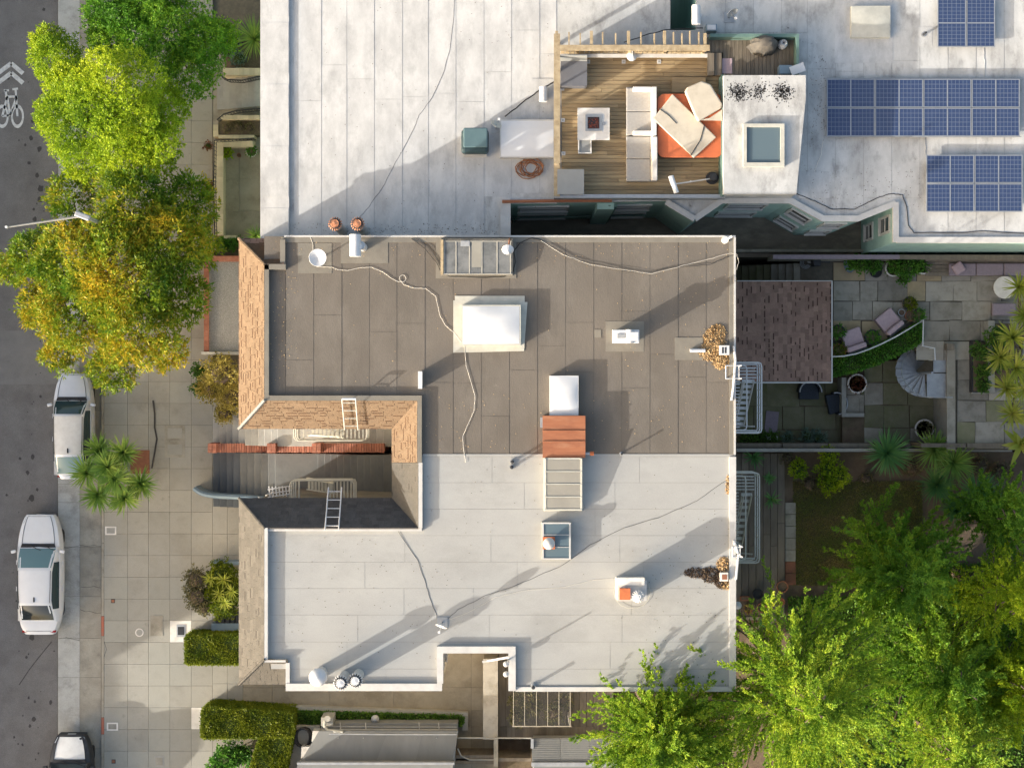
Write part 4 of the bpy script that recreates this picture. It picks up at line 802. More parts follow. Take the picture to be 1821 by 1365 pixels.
# glass skylight with globe
t = thing('pyramid_skylight', 'blue glass box skylight with a globe vent on the pale roof', 'skylight', P(990, 961, ZM)); h = ZM + .28
M().pb(963, 928, 1016, 995, ZM, h - .02).obj('curb', CONC, t)
for a, b in ((931, 950), (951, 972), (973, 992)): M().pb(967, a, 1012, b, h - .04, h + .01).obj('pane', GL_SKY, t)
m = M()
for q in ((964, 929, 967, 994), (1012, 929, 1015, 994), (967, 928.5, 1012, 931), (967, 992, 1012, 994.5), (967, 950, 1012, 951), (967, 972, 1012, 973)): m.pb(*q, h - .03, h + .03)
m.obj('frame', WPAINT, t)
t = thing('globe_vent', 'white globe vent on an orange clay collar', 'vent', P(977, 964, h)); c = P(976, 965, h + .03)
M().rb(c[0], c[1], c[2] - .02, .4, .4, .05).obj('collar', ORANGE, t); M().lathe((c[0], c[1], c[2] + .03), [(.1, 0), (.1, .06), (.17, .1), (.2, .18), (.16, .27), (.07, .32), (0, .33)], 14).obj('globe', WPAINT, t, smooth=True)
# chimneys / vents
t = thing('roof_exhaust_hood', 'white metal exhaust hood casting a long shadow on brown roof', 'exhaust hood', P(1112, 600, ZM)); z = ZM + .85
M().pb(1093, 588, 1132, 608, ZM, z - .12).obj('shaft', WMETAL, t); M().pb(1089, 586, 1137, 610, z - .12, z).obj('cap', WMETAL, t, bevel=.02)
c = P(1120, 586, z); m = M(); m.tube([(c[0], Y(586, z), z), (c[0], Y(610, z), z)], .12, 10); m.obj('ridge_roll', WMETAL, t, smooth=True); M().pb(1098, 594, 1113, 601, z, z + .03).obj('latch_plate', GALV, t)
z2 = z + .5; M().pb(1121, 593, 1131, 603, z, z2).obj('flue', WMETAL, t); M().pb(1118, 590.5, 1135, 606, z2, z2 + .08).obj('flue_cap', WMETAL, t)
t = thing('thin_vent_hood', 'narrow upright white vent fin near the inner mansard corner', 'vent', P(747, 675, ZM)); M().pb(744, 661, 750, 690, ZM, ZM + .42).obj('fin', WMETAL, t); M().pb(743.4, 660, 750.8, 691, ZM + .42, ZM + .45).obj('cap', WMETAL, t)
t = thing('tee_flue', 'white tee shaped flue at the north edge of brown roof', 'flue', P(646, 441, ZM)); z = ZM + .95
c = P(646, 440, ZM); M().cyl(c, .14, .85, 14).obj('pipe', WMETAL, t); m = M(); m.tube([P(632, 417, z), P(632, 456, z)], .19, 14); m.obj('tee_head', WMETAL, t, smooth=True); m = M(); m.tube([P(642, 440, z - .05), P(634, 438, z)], .14, 12); m.obj('elbow', WMETAL, t)
def turbine(label, px, py, z0, h, r, capm, shaft, fins=16):
    zt = z0 + h; c = P(px, py, zt); t = thing('turbine_vent', label, 'vent', (c[0], c[1], z0)); b = (c[0], c[1], z0)
    M().cyl(b, r * .75, h - .3, 14).obj('shaft', shaft, t, smooth=True)
    M().lathe((b[0], b[1], z0 + h - .32), [(r * .75, 0), (r * .82, .04), (r * .82, .26), (0, .3)], 14).obj('drum', DMET, t)
    for k in range(fins):
        g = 2 * math.pi * k / fins; q = Vector((math.cos(g), math.sin(g), 0)); p = Vector((math.cos(g + .3), math.sin(g + .3), 0))
        a0 = Vector(b) + q * r * .84 + Vector((0, 0, h - .3)); a1 = Vector(b) + q * r + Vector((0, 0, h - .18)); a2 = Vector(b) + q * r * .5 + Vector((0, 0, h - .03))
        M().tube([a0, a1, a2], .022, 4).obj('fin', capm, t)
    M().lathe((b[0], b[1], z0 + h - .06), [(r * .55, 0), (r * .5, .03), (0, .05)], 12).obj('cap', capm, t)
turbine('rusty topped turbine vent near the white tee flue', 635, 397, ZN, 2.6, .22, RUST2, GALV); turbine('rusty topped turbine vent standing left of its twin on white roof', 595, 397, ZN, 2.6, .22, RUST2, GALV)
turbine('white finned turbine vent next to the plain domed vent', 605, 1215, ZM, 1.35, .24, WMETAL, WPAINT); turbine('white finned turbine vent, last of three by pale roof edge', 631, 1211, ZM, 1.3, .24, WMETAL, WPAINT)
c = P(564, 1206, ZM + 1.15); t = thing('domed_vent', 'plain white domed vent beside two turbine vents', 'vent', (c[0], c[1], ZM)); M().cyl((c[0], c[1], ZM), .2, 1.0, 16).obj('shaft', WPAINT, t, smooth=True); M().lathe((c[0], c[1], ZM + .9), [(.3, 0), (.3, .06), (.22, .16), (.08, .24), (0, .25)], 18).obj('dome', WMETAL, t, smooth=True)
t = thing('brick_chimney', 'stuccoed chimney with clay pot and white turbine on pale roof', 'chimney', P(1123, 1050, ZM)); z = ZM + .95
M().pb(1098, 1032, 1150, 1068, ZM, z).obj('stack', WPAINT, t); M().pb(1096, 1027, 1146, 1040, z - .25, z + .05).obj('ledge', PALE, t); M().pb(1102, 1046, 1121, 1066, z, z + .16).obj('clay_pot', ORANGE, t)
c = P(1134, 1058, z); M().cyl(c, .13, .15, 12).obj('collar', WMETAL, t)
for k in range(16):
    g = 2 * math.pi * k / 16; M().tube([(c[0] + .15 * math.cos(g), c[1] + .15 * math.sin(g), z + .1), (c[0] + .2 * math.cos(g), c[1] + .2 * math.sin(g), z + .25), (c[0] + .06 * math.cos(g), c[1] + .06 * math.sin(g), z + .38)], .02, 4).obj('fin', WMETAL, t)
M().lathe((c[0], c[1], z + .36), [(.1, 0), (0, .04)], 12).obj('cap', WMETAL, t)
m = M(); m.tube([P(1094 + 30 + 33 * math.cos(g / 14 * 2 * math.pi), 1052 + 30 * math.sin(g / 14 * 2 * math.pi), ZM + .04) for g in range(14)], .007, 5, close=True); m.obj('loose_wire', CREAM, t)
def pipe_vent(label, px, py, z0, h, r, mt=GALV):
    c = P(px, py, z0); t = thing('pipe_vent', label, 'vent pipe', c); M().cyl(c, r * 1.7, .06, 12).obj('collar', GALV, t); M().cyl(c, r, h, 10).obj('pipe', mt, t); M().lathe((c[0], c[1], z0 + h), [(r * 1.25, -.03), (r * 1.25, .02), (r * .5, .03)], 10).obj('rim', DMET, t)
pipe_vent('small dark vent pipe, upper of two close together', 911, 820, ZM, .3, .05, DMET); pipe_vent('small dark vent pipe, lower of two close together', 910, 829.5, ZM, .3, .05, DMET)
pipe_vent('thin lone pipe at the seam of brown and pale roofs', 1104, 806, ZM, .4, .03); pipe_vent('short pipe vent at the south rim of pale roof', 948, 1218, ZM, .38, .05)
c = P(1043, 806, ZM); t = thing('orange_pipe_cap', 'orange capped elbow pipe beside the rusty box', 'pipe', c); m = M(); m.tube([P(1040, 806, ZM + .3), P(1047, 806, ZM + .3), P(1049, 806, ZM + .3)], .05, 8); m.obj('elbow', GALV, t); m = M(); m.tube([P(1049, 806, ZM + .3), P(1056, 806, ZM + .3)], .07, 8); m.obj('cap', ORANGE, t); M().cyl(c, .04, .3, 8).obj('riser', GALV, t)
# dishes
def dish(label, px, py, z, r, tilt, head=WMETAL, zp=.5, arm=True):
    c = P(px, py, z + zp); t = thing('satellite_dish', label, 'satellite dish', (c[0], c[1], z)); tm = Matrix.Rotation(tilt[1], 3, 'Z') @ Matrix.Rotation(tilt[0], 3, 'X')
    M().lathe(c, [(0, -.06), (r * .5, -.035), (r, .03), (r * .97, .035), (r * .5, -.02), (0, -.045)], 22, tilt=tm).obj('reflector', head, t, smooth=True)
    M().tube([(c[0], c[1], z), (c[0], c[1], z + zp - .05)], .03, 8).obj('mast', GALV, t); M().rb(c[0], c[1], z, .35, .35, .03).obj('foot', GALV, t)
    if arm: a = tm @ Vector((0, -r, 0)); b = tm @ Vector((0, -r * .25, r * 1.1)); M().tube([Vector(c) + a, Vector(c) + b], .018, 6).obj('feed_arm', GALV, t); M().rb(c[0] + b.x, c[1] + b.y, c[2] + b.z - .03, .08, .08, .07).obj('feed_horn', WMETAL, t)
dish('round white satellite dish with white cable on brown roof', 565, 458, ZM, .29, (.12, .4), arm=False)
dish('small cream satellite dish beside the teal ventilator', 882, 222, ZN, .2, (.9, 2.6), CREAM, .7); dish('edge on white satellite dish on the pale roof', 785, 1112, ZM, .2, (1.25, -.35), zp=.75)
# teal ventilator, box, hose, cylinder
t = thing('teal_ventilator', 'teal plastic roof ventilator box beside small dish', 'ventilator', P(845, 250, ZN)); M().pb(824, 236, 866, 277, ZN, ZN + .25).obj('base', WPAINT, t); M().pb(820, 229, 869, 272, ZN + .25, ZN + .75).obj('hood', TEALD, t, bevel=.12, seg=3); M().pb(824, 227, 867, 262, ZN + .74, ZN + .82).obj('lid', TEAL, t, bevel=.08, seg=3)
c = P(943, 299, ZN)
m = M(); rs = random.Random(2); path = []
for k in range(110):
    g = k * .42; r = .3 + .1 * math.sin(k * .37) + rs.uniform(-.02, .02); path.append((c[0] + .07 * math.sin(k * .21) + r * 1.15 * math.cos(g), c[1] + .04 * math.cos(k * .17) + r * .85 * math.sin(g), ZN + .03 + .0012 * k))
m.tube(path, .018, 5); tag(m.obj('hose_coil', mat('brown_hose', (.3, .13, .06), (.22, .09, .04), 8, .6)), 'coiled brown garden hose on the white roof', 'hose')
t = thing('white_canister', 'white cylinder canister beside the deck fence', 'canister', P(966, 167, ZN)); m = M(); m.tube([P(966, 155, ZN + .5), P(966, 181, ZN + .5)], .14, 14); m.obj('drum', WMETAL, t, smooth=True); M().pb(961, 160, 971, 176, ZN, ZN + .42).obj('bracket', GALV, t)
# cables
def cable(label, pts, z, r, mt, cat='cable', name='cable', wob=1.5):
    rs = random.Random(len(pts)); q = []
    for (a, b), (c_, d_) in zip(pts, pts[1:]):
        for k in range(5): u = k / 5; q.append((a + (c_ - a) * u + rs.uniform(-wob, wob) * .4, b + (d_ - b) * u + rs.uniform(-wob, wob) * .4))
    q.append(pts[-1]); m = M(); m.tube([P(a, b, z + r * .4 + .006) for a, b in q], r * .45, 5); return tag(m.obj(name, mt), label, cat)
WCAB = mat('white_cable', (.7, .66, .58), (.6, .56, .5), 5, .6)
loop = [(716 + 6 * math.cos(g), 495 + 6 * math.sin(g)) for g in np.linspace(1.8, 8.4, 12)]
cable('long looping white cable from dish across brown roof', [(550, 417), (556, 432), (557, 450), (563, 474), (590, 475), (600, 479), (618, 481), (640, 476), (660, 475), (680, 483), (695, 494), (708, 501)] + loop + [(718, 506), (735, 512), (757, 513), (775, 527), (782, 560), (792, 578), (808, 592), (826, 616), (829, 650), (838, 680), (845, 705), (843, 730), (832, 755), (823, 775), (824, 795), (828, 822)], ZM + .02, .016, WCAB, wob=.4)
cable('bundle of black cables around the dirty glass skylight', [(732, 424), (755, 442), (775, 465), (786, 486), (800, 491), (860, 494), (895, 492), (912, 484), (917, 465), (914, 447), (925, 432), (945, 423), (960, 426)], ZM + .03, .028, BLACK)
cable('second black cable beside the dirty glass skylight', [(740, 424), (765, 440), (783, 470), (790, 489)], ZM + .03, .02, BLACK)
cable('tangled grey cables along north part of brown roof', [(960, 426), (990, 443), (1020, 460), (1055, 468), (1085, 474), (1110, 481), (1150, 486), (1190, 476), (1225, 473), (1265, 470), (1290, 458), (1308, 452)], ZM + .03, .022, DMET)
cable('thin pale cable lying along the tangled grey cables', [(962, 428), (1000, 452), (1050, 471), (1100, 478), (1160, 487), (1215, 472), (1260, 461), (1300, 450), (1310, 452), (1314, 465), (1310, 480)], ZM + .06, .012, WCAB)
cable('black wire running down the pale roof to the small dish', [(700, 932), (722, 965), (742, 995), (755, 1030), (765, 1065), (775, 1090), (782, 1112)], ZM, .014, DMET)
cable('thin dark wire sweeping across the pale roof', [(786, 1108), (815, 1083), (860, 1060), (910, 1043), (960, 1022), (1000, 1005), (1050, 968), (1110, 938), (1170, 920), (1240, 890), (1303, 845)], ZM, .012, DMET); cable('thin cream wire below the dark wire on pale roof', [(792, 1104), (830, 1090), (880, 1062), (930, 1050), (1000, 1044), (1060, 1030), (1098, 1028)], ZM, .01, WCAB)
cable('thin dark wire crossing the white roof to turbine vents', [(810, -20), (806, 40), (801, 85), (787, 135), (768, 175), (745, 205), (738, 225), (715, 270), (700, 295), (680, 335), (650, 375), (638, 388)], ZN, .012, DMET)
cable('black conduit following the light well coping', [(1288, 352), (1370, 348), (1415, 344), (1450, 358), (1480, 372), (1520, 372), (1560, 352), (1585, 344), (1605, 347), (1613, 370), (1615, 400), (1625, 413), (1700, 414), (1750, 411), (1830, 415)], ZN, .03, DMET)
cable('thick black cable crossing the fence to the white roof', [(898, 208), (930, 182), (960, 160), (985, 146)], ZN + .1, .05, BLACK); cable('black cable beyond the deck fence by the small light well', [(1110, 76), (1150, 62), (1185, 53), (1250, 50)], ZN + .3, .04, BLACK)
# lamps
t = thing('flood_lamp', 'white bell shaped lamp on a rusty bracket at dirty skylight', 'lamp', P(906, 440, ZM)); c = P(903, 447, ZM + .85)
M().lathe(c, [(.03, .1), (.06, .08), (.2, -.1), (.19, -.1), (.05, .06)], 14, tilt=Matrix.Rotation(.7, 3, 'X')).obj('shade', WMETAL, t); m = M(); m.tube([P(906, 424, ZM), P(906, 428, ZM + .8), (c[0], c[1] + .05, c[2] + .05)], .03, 6); m.obj('bracket', RUST, t)
t = thing('mast_lamp', 'pole lamp with white globes on the light court coping', 'lamp', P(903, 1172, ZM)); c = P(904, 1172, ZM + .12)
M().cyl(c, .03, .7, 8).obj('pole', GALV, t)
for q, zz in ((1180, .35), (1198, .1)): cc = P(900, q, ZM + zz); M().lathe(cc, [(0, -.1), (.08, -.06), (.1, 0), (.08, .06), (0, .1)], 12).obj('globe', WPAINT, t, smooth=True); m = M(); m.tube([cc, (c[0], cc[1], cc[2])], .02, 5); m.obj('arm', GALV, t)
m = M(); m.bar(P(858, 1176, ZM - .4), P(904, 1168, ZM - .2), .07, .07); m.obj('boom', WMETAL, t)
c = P(1289, 427, ZM); m = M(); m.cyl(c, .12, .1, 12); m.tube([c, (c[0] + .2, c[1] + .1, c[2] + .35)], .035, 6); tag(m.obj('small_pipe', PALE), 'small tilted pipe stub in the corner of brown roof', 'pipe')
# leaf heaps, drains
def heap(label, blobs, z, mt, n):
    Cs = []
    for px, py, rx, ry, h in blobs:
        k = int(n * rx * ry); u = rng.uniform(0, 2 * np.pi, k); r = np.sqrt(rng.uniform(0, 1, k)) ** .8; c = P(px, py, z)
        Cs.append(np.stack([c[0] + rx * r * np.cos(u), c[1] + ry * r * np.sin(u), z + .01 + h * (1 - r) * rng.uniform(.3, 1, k)], 1))
    C = np.concatenate(Cs); D = rng.normal(0, 1, C.shape); D[:, 2] *= .25; o = leafobj('dry_leaf_heap', C, D, .07, .035, mt); stuff(o); return tag(o, label, 'leaf heap')
heap('heap of tan dry needles at the corner of brown roof', [(1270, 607, .36, .5, .1), (1282, 640, .3, .3, .08), (1262, 625, .4, .3, .08), (1278, 590, .25, .25, .06)], ZM, DRYL, 9000)
heap('dark heap of dry leaves washed against the pale roof edge', [(1240, 1018, .45, .16, .05), (1265, 1022, .35, .25, .06), (1283, 1030, .25, .3, .05)], ZM, DRYD, 7000); heap('tan clump of needles by the roof edge drain', [(1287, 1003, .22, .24, .1), (1292, 1040, .18, .14, .06), (1294, 862, .06, .3, .04)], ZM, DRYL, 9000)
t = thing('roof_drain_box', 'white drain box with slots in the needle heap', 'drain box', P(1289, 622, ZM)); M().pb(1280, 614, 1297, 631, ZM, ZM + .22).obj('box', WMETAL, t); M().pb(1284, 617, 1287, 628, ZM + .22, ZM + .225).obj('slot', DMET, t); M().pb(1289, 617, 1292, 628, ZM + .22, ZM + .225).obj('slot', DMET, t)
t = thing('roof_drain_box', 'tan drain box in the leaf heap on pale roof', 'drain box', P(1288, 1026, ZM)); M().pb(1281, 1018, 1295, 1033, ZM, ZM + .2).obj('box', PALE, t); M().pb(1284, 1021, 1293, 1030, ZM + .2, ZM + .207).obj('lid', TERRA, t)
t = thing('overflow_pipe', 'short white horizontal pipe in front of needle heap', 'pipe', P(1241, 623, ZM)); m = M(); m.tube([P(1227, 623, ZM + .1), P(1254, 623, ZM + .1)], .06, 10); m.obj('pipe', WMETAL, t, smooth=True); M().pb(1236, 621, 1240, 625, ZM, ZM + .06).obj('foot', WMETAL, t)
# solar panels
def solar_mat():
    m = bpy.data.materials.new('solar_cells'); m.use_nodes = True; t = m.node_tree; N = t.nodes; L = t.links; b = N['Principled BSDF']; b.inputs['Roughness'].default_value = .22; b.inputs['Specular IOR Level'].default_value = .6
    tc = N.new('ShaderNodeTexCoord'); sp = N.new('ShaderNodeSeparateXYZ'); L.new(tc.outputs['Generated'], sp.inputs[0]); outs = []
    for ax, n in (('X', 6), ('Y', 6)):
        mu = N.new('ShaderNodeMath'); mu.operation = 'MULTIPLY'; mu.inputs[1].default_value = n; L.new(sp.outputs[ax], mu.inputs[0]); fr = N.new('ShaderNodeMath'); fr.operation = 'FRACT'; L.new(mu.outputs[0], fr.inputs[0])
        sb_ = N.new('ShaderNodeMath'); sb_.operation = 'SUBTRACT'; sb_.inputs[1].default_value = .5; L.new(fr.outputs[0], sb_.inputs[0]); ab = N.new('ShaderNodeMath'); ab.operation = 'ABSOLUTE'; L.new(sb_.outputs[0], ab.inputs[0]); g = N.new('ShaderNodeMath'); g.operation = 'GREATER_THAN'; g.inputs[1].default_value = .455; L.new(ab.outputs[0], g.inputs[0]); outs.append(g)
    mx = N.new('ShaderNodeMath'); mx.operation = 'MAXIMUM'; L.new(outs[0].outputs[0], mx.inputs[0]); L.new(outs[1].outputs[0], mx.inputs[1])
    nz = N.new('ShaderNodeTexNoise'); nz.inputs['Scale'].default_value = 6; L.new(tc.outputs['Object'], nz.inputs['Vector']); rp = N.new('ShaderNodeValToRGB'); rp.color_ramp.elements[0].color = (.025, .042, .1, 1); rp.color_ramp.elements[1].color = (.038, .06, .13, 1); L.new(nz.outputs['Fac'], rp.inputs[0])
    mi = N.new('ShaderNodeMix'); mi.data_type = 'RGBA'; L.new(mx.outputs[0], mi.inputs[0]); L.new(rp.outputs[0], mi.inputs[6]); mi.inputs[7].default_value = (.14, .165, .22, 1); L.new(mi.outputs[2], b.inputs['Base Color']); return m
SOL = solar_mat(); SFR = mat('panel_frame', (.3, .32, .35), (.27, .29, .32), 4, .4, metal=.4)
def panel(label, a, b, c_, d_, group, turn=False):
    z = ZN + .22; x0, x1, y0, y1 = X(a, z), X(c_, z), Y(d_, z), Y(b, z); t = thing('solar_panel', label, 'solar panel', ((x0 + x1) / 2, (y0 + y1) / 2, ZN), group); f = .03; g = .008; x0 += g; x1 -= g; y0 += g; y1 -= g
    m = M(); m.box(x0, y0, z - .04, x1, y0 + f, z); m.box(x0, y1 - f, z - .04, x1, y1, z); m.box(x0, y0 + f, z - .04, x0 + f, y1 - f, z); m.box(x1 - f, y0 + f, z - .04, x1, y1 - f, z)
    if not turn: xm = (x0 + x1) / 2; m.box(xm - .018, y0 + f, z - .03, xm + .018, y1 - f, z - .001); hs = ((x0 + f, y0 + f, xm - .018, y1 - f), (xm + .018, y0 + f, x1 - f, y1 - f))
    else: ym = (y0 + y1) / 2; m.box(x0 + f, ym - .018, z - .03, x1 - f, ym + .018, z - .001); hs = ((x0 + f, y0 + f, x1 - f, ym - .018), (x0 + f, ym + .018, x1 - f, y1 - f))
    m.obj('frame', SFR, t)
    for q in hs: M().box(q[0], q[1], z - .03, q[2], q[3], z - .006).obj('cell_field', SOL, t)
    for xx in (x0 + .25, x1 - .25):
        for yy in (y0 + .15, y1 - .15): M().box(xx - .02, yy - .02, ZN, xx + .02, yy + .02, z - .03).obj('foot', GALV, t)
ORD = ['closest to', 'second from', 'third from', 'farthest from']
for r in range(2):
    for k in range(4): panel(f'solar panel {ORD[k]} the bulkhead, eight panel block, row {"towards upright pair" if r == 0 else "towards four panel block"}', 1470 + 86 * k, 140 + 51.5 * r, 1470 + 86 * (k + 1), 140 + 51.5 * (r + 1), 'solar panels of the large block')
for r in range(2):
    for k in range(2): panel(f'solar panel of the four panel block, {"bulkhead" if k == 0 else "outer"} side, row {"towards eight panels" if r == 0 else "towards the coping"}', 1647 + 86 * k, 275 + 51 * r, 1647 + 86 * (k + 1), 275 + 51 * (r + 1), 'solar panels of the block of four')
for k in range(2): panel(f'upright solar panel of the pair, on the side {"next to" if k == 0 else "away from"} the flat white skylight', 1667 + 51.5 * k, -2, 1667 + 51.5 * (k + 1), 84, 'upright pair of solar panels', True)
for k, b in enumerate((139.5, 191.5, 243.5)): m = M(); m.bar(P(1466, b, ZN + .15), P(1816, b, ZN + .15), .03); tag(m.obj('mounting_rail', GALV), ['metal mounting rail along the top of the large solar block', 'metal mounting rail between rows of the large solar block', 'metal mounting rail along the bottom of large solar block'][k], 'rail')
cable('thin conduit between the upright panels and large solar block', [(1750, 86), (1751, 110), (1751, 138)], ZN, .02, GALV); cable('thin conduit from large solar block to the block of four', [(1645, 244), (1646, 262), (1646, 276)], ZN, .02, GALV); cable('pale conduit below the large solar block corner', [(1464, 250), (1460, 275), (1448, 305)], ZN, .02, WCAB)
for a, b in ((1463, 248), (1749, 88), (1644, 278)): pass
t = thing('vent_patch_pipe', 'short dark pipe in a square patch by the upright panels', 'vent pipe', P(1642, 62, ZN)); c = P(1642, 62, ZN); M().cyl(c, .04, .35, 8).obj('pipe', DMET, t); M().cyl(c, .09, .03, 12).obj('collar', GALV, t)
# mast and pipes near the small light well
t = thing('vent_stack', 'white vent stack beside the small upper light well', 'vent', P(1240, 30, ZN)); c = P(1242, 26, ZN + 1); M().cyl((c[0], c[1], ZN), .13, .9, 12).obj('pipe', WMETAL, t, smooth=True); m = M(); m.tube([P(1238, 10, ZN + 1), P(1238, 44, ZN + 1)], .15, 12); m.obj('tee_head', WMETAL, t, smooth=True)
t = thing('small_condenser', 'pale blue condenser box on the deck fence corner', 'condenser', P(1266, 49, ZN)); M().pb(1256, 43, 1275, 55, ZN, ZN + .5).obj('case', BLUEG, t); M().pb(1258, 44, 1273, 53, ZN + .5, ZN + .53).obj('lid', WMETAL, t)
dish('galvanised dish on a tripod beyond the upper deck', 1302, 22, ZN, .22, (1.2, .5), GALV, .8)
# fire escapes
def slats(t, x0, x1, ys, z, w, mt, nm='slat'):
    for y in ys: M().box(x0, y - w / 2, z - .02, x1, y + w / 2, z).obj(nm, mt, t)
def fire_escape_rear(label, y0, y1, px1, z, mt, hatch, stair):
    t = thing('fire_escape', label, 'fire escape', P(1328, (y0 + y1) / 2, z)); x0 = X(1309, ZM) + .02; x1 = X(px1, z + .9); ya, yb = Y(y1, z), Y(y0, z)
    n = int((yb - ya) / .115); sx = x0 + (x1 - x0) * .48
    for k in range(n):
        y = ya + (k + .5) * (yb - ya) / n; f = (y - ya) / (yb - ya)
        M().box(x0, y - .02, z - .025, (x1 if (f > .76 or f < .04) else sx), y + .02, z).obj('slat', mt, t)
    ring_ = lambda zz, i, xa: [(x0, ya + i, zz), (xa - .12, ya + i, zz), (xa - .03, ya + i + .03, zz), (xa, ya + i + .14, zz), (xa, yb - i - .14, zz), (xa - .03, yb - i - .03, zz), (xa - .12, yb - i, zz), (x0, yb - i, zz)]
    for zz, i, xa in ((z + .95, 0, x1), (z + .5, 0, x1), (z, 0, x1), (z + .95, .1, sx + .1)): M().tube(ring_(zz, i, xa), .024, 6).obj('rail', mt, t)
    for y in np.linspace(ya + .15, yb - .15, 9): M().tube([(x1, y, z), (x1, y, z + .95)], .012, 5).obj('baluster', mt, t)
    # stair flight down
    s0, s1 = sx + .1, x1 - .12; yt, yl = ya + (yb - ya) * .74, ya + (yb - ya) * .1; nS = 9
    for k in range(nS): u = k / (nS - 1); y = yt + (yl - yt) * u; zz = z - .05 - 2.3 * u; M().box(s0, y - .06, zz - .02, s1, y + .05, zz).obj('stair_tread', mt, t)
    for xx in (s0, s1): M().bar((xx, yt, z), (xx, yl, z - 2.35), .03, .12).obj('stringer', mt, t)
    M().tube([(s0 - .05, yt, z + .8), (s0 - .05, yl, z - 1.5)], .025, 6).obj('handrail', mt, t)
    for y in (ya + .2, yb - .2): M().bar((x0, y, z - .9), (x1 - .1, y, z - .02), .05).obj('bracket', mt, t)
    return t, ya, yb
fire_escape_rear('white fire escape with grating over the annex roof edge', 645, 768, 1354, 7.3, WMETAL, 0, 0); fire_escape_rear('cream fire escape with open treads beside the garden deck', 838, 995, 1350, 7.3, CREAM, 0, 0)
def gooseneck(label, px0, px1, y0, y1, mt=WMETAL):
    t = thing('gooseneck_ladder', label, 'ladder', P(px1, (y0 + y1) / 2, ZM)); zt = ZM + .75
    for b in (y0, y1): M().tube([P(px0, b, ZM + .03), P(px0, b, zt), P(px1, b, zt), (X(px1, zt), Y(b, zt), 7.3)], .025, 6).obj('rail', mt, t)
    for zz in np.arange(7.6, ZM + .6, .32): M().tube([(X(px1, zt), Y(y0, zt), zz), (X(px1, zt), Y(y1, zt), zz)], .015, 5).obj('rung', mt, t)
    M().tube([P(px0, y0, zt), P(px0, y1, zt)], .02, 5).obj('cross_bar', mt, t)
gooseneck('white gooseneck ladder onto the brown roof rear edge', 1291, 1318, 650, 673); gooseneck('white gooseneck ladder onto the pale roof rear edge', 1303, 1320, 972, 990)
t = thing('downpipe', 'white downpipe on the rear kerb of brown roof', 'pipe', P(1306, 700, ZM)); m = M(); m.tube([P(1305, 615, ZM + .12), P(1308, 640, ZM + .12), P(1304, 690, ZM + .1), P(1301, 712, ZM + .1)], .04, 6); m.obj('pipe', WMETAL, t)
t = thing('downpipe', 'white downpipe on the rear coping of pale roof', 'pipe', P(1311, 1010, ZM)); m = M(); m.tube([P(1305, 960, ZM + .14), P(1313, 985, ZM + .14), P(1309, 1030, ZM + .12)], .04, 6); m.obj('pipe', WMETAL, t)
# court fire escapes
def court_escape(label, a, b, c_, d_, z, mt, stair_y, mirror=1):
    t = thing('fire_escape', label, 'fire escape', P((a + c_) / 2, (b + d_) / 2, z)); zz = z + .9
    x0, x1, y0, y1 = X(a, zz), X(c_, zz), Y(d_, zz), Y(b, zz); yo, yi = (y0, y1 + .5) if mirror > 0 else (y1, y0 - .5); s = 1 if mirror > 0 else -1
    for h in (0, .45, .9): M().tube([(x0, yi, z + h), (x0, yo + s * .12, z + h), (x0 + .04, yo + s * .04, z + h), (x0 + .14, yo, z + h), (x1 - .14, yo, z + h), (x1 - .04, yo + s * .04, z + h), (x1, yo + s * .12, z + h), (x1, yi, z + h)], .024, 6).obj('rail', mt, t)
    n = 18
    for k in range(n):
        x = x0 + (x1 - x0) * (k + .5) / n
        if k < 2 or k > n * .55: M().box(x - .03, min(yo, yi), z - .02, x + .03, max(yo, yi), z).obj('slat', mt, t)
    for k in range(10): x = x0 + .1 + (x1 - x0 - .2) * k / 9; M().tube([(x, yo, z), (x, yo, z + .9)], .011, 5).obj('baluster', mt, t)
    for k in range(8): u = k / 7; x = x0 + .25 + (x1 - x0) * .5 * u; M().box(x - .03, yo + s * .12, z - 2.2 + 2.2 * u - .02, x + .06, yo + s * .5, z - 2.2 + 2.2 * u).obj('stair_tread', mt, t)
    for q in (.1, .52): M().bar((x0 + .2, yo + s * q, z - 2.25), (x0 + .3 + (x1 - x0) * .52, yo + s * q, z), .03, .1).obj('stringer', mt, t)
    M().tube([(x0 + .2, yo + s * .1, z - 1.4), (x0 + .3 + (x1 - x0) * .55, yo + s * .1, z + .8)], .022, 6).obj('handrail', mt, t)
court_escape('cream fire escape under the tan mansard of the entry court', 523, 757, 652, 783, 6.8, CREAM, 0, 1); court_escape('white fire escape under the slate mansard of the entry court', 516, 854, 629, 882, 6.8, CREAM, 0, -1)
t = thing('air_dryer_rack', 'white slatted rack beside the lower court fire escape', 'rack', P(500, 873, 6.6))
for k in range(7): m = M(); m.bar(P(478 + 6 * k, 864 + (k % 2), 6.8), P(480 + 6 * k, 882, 6.8), .04); m.obj('slat', WMETAL, t)
for b in (866, 874, 880): m = M(); m.tube([P(476, b + 4, 6.82), P(520, b - 3, 6.82)], .02, 5); m.obj('rail', WMETAL, t)
for a in (482, 512): p = P(a, 884, 6.8); M().bar((p[0], p[1] - .5, 6.3), (p[0], p[1] + .1, 6.78), .04).obj('bracket', WMETAL, t)
def roof_ladder(label, pa, pb_, w, n, mt):
    """pa top (px,py,z) to pb bottom; w px"""
    A, B = Vector(P(*pa)), Vector(P(*pb_)); t = thing('roof_ladder', label, 'ladder', tuple(B)); q = Vector((ln(w, ZM), 0, 0))
    for s in (0, 1): M().tube([A + q * s, B + q * s], .022, 6).obj('rail', mt, t)
    for k in range(n): u = (k + .5) / n; p = A.lerp(B, u); M().tube([p, p + q], .016, 5).obj('rung', mt, t)
    return t
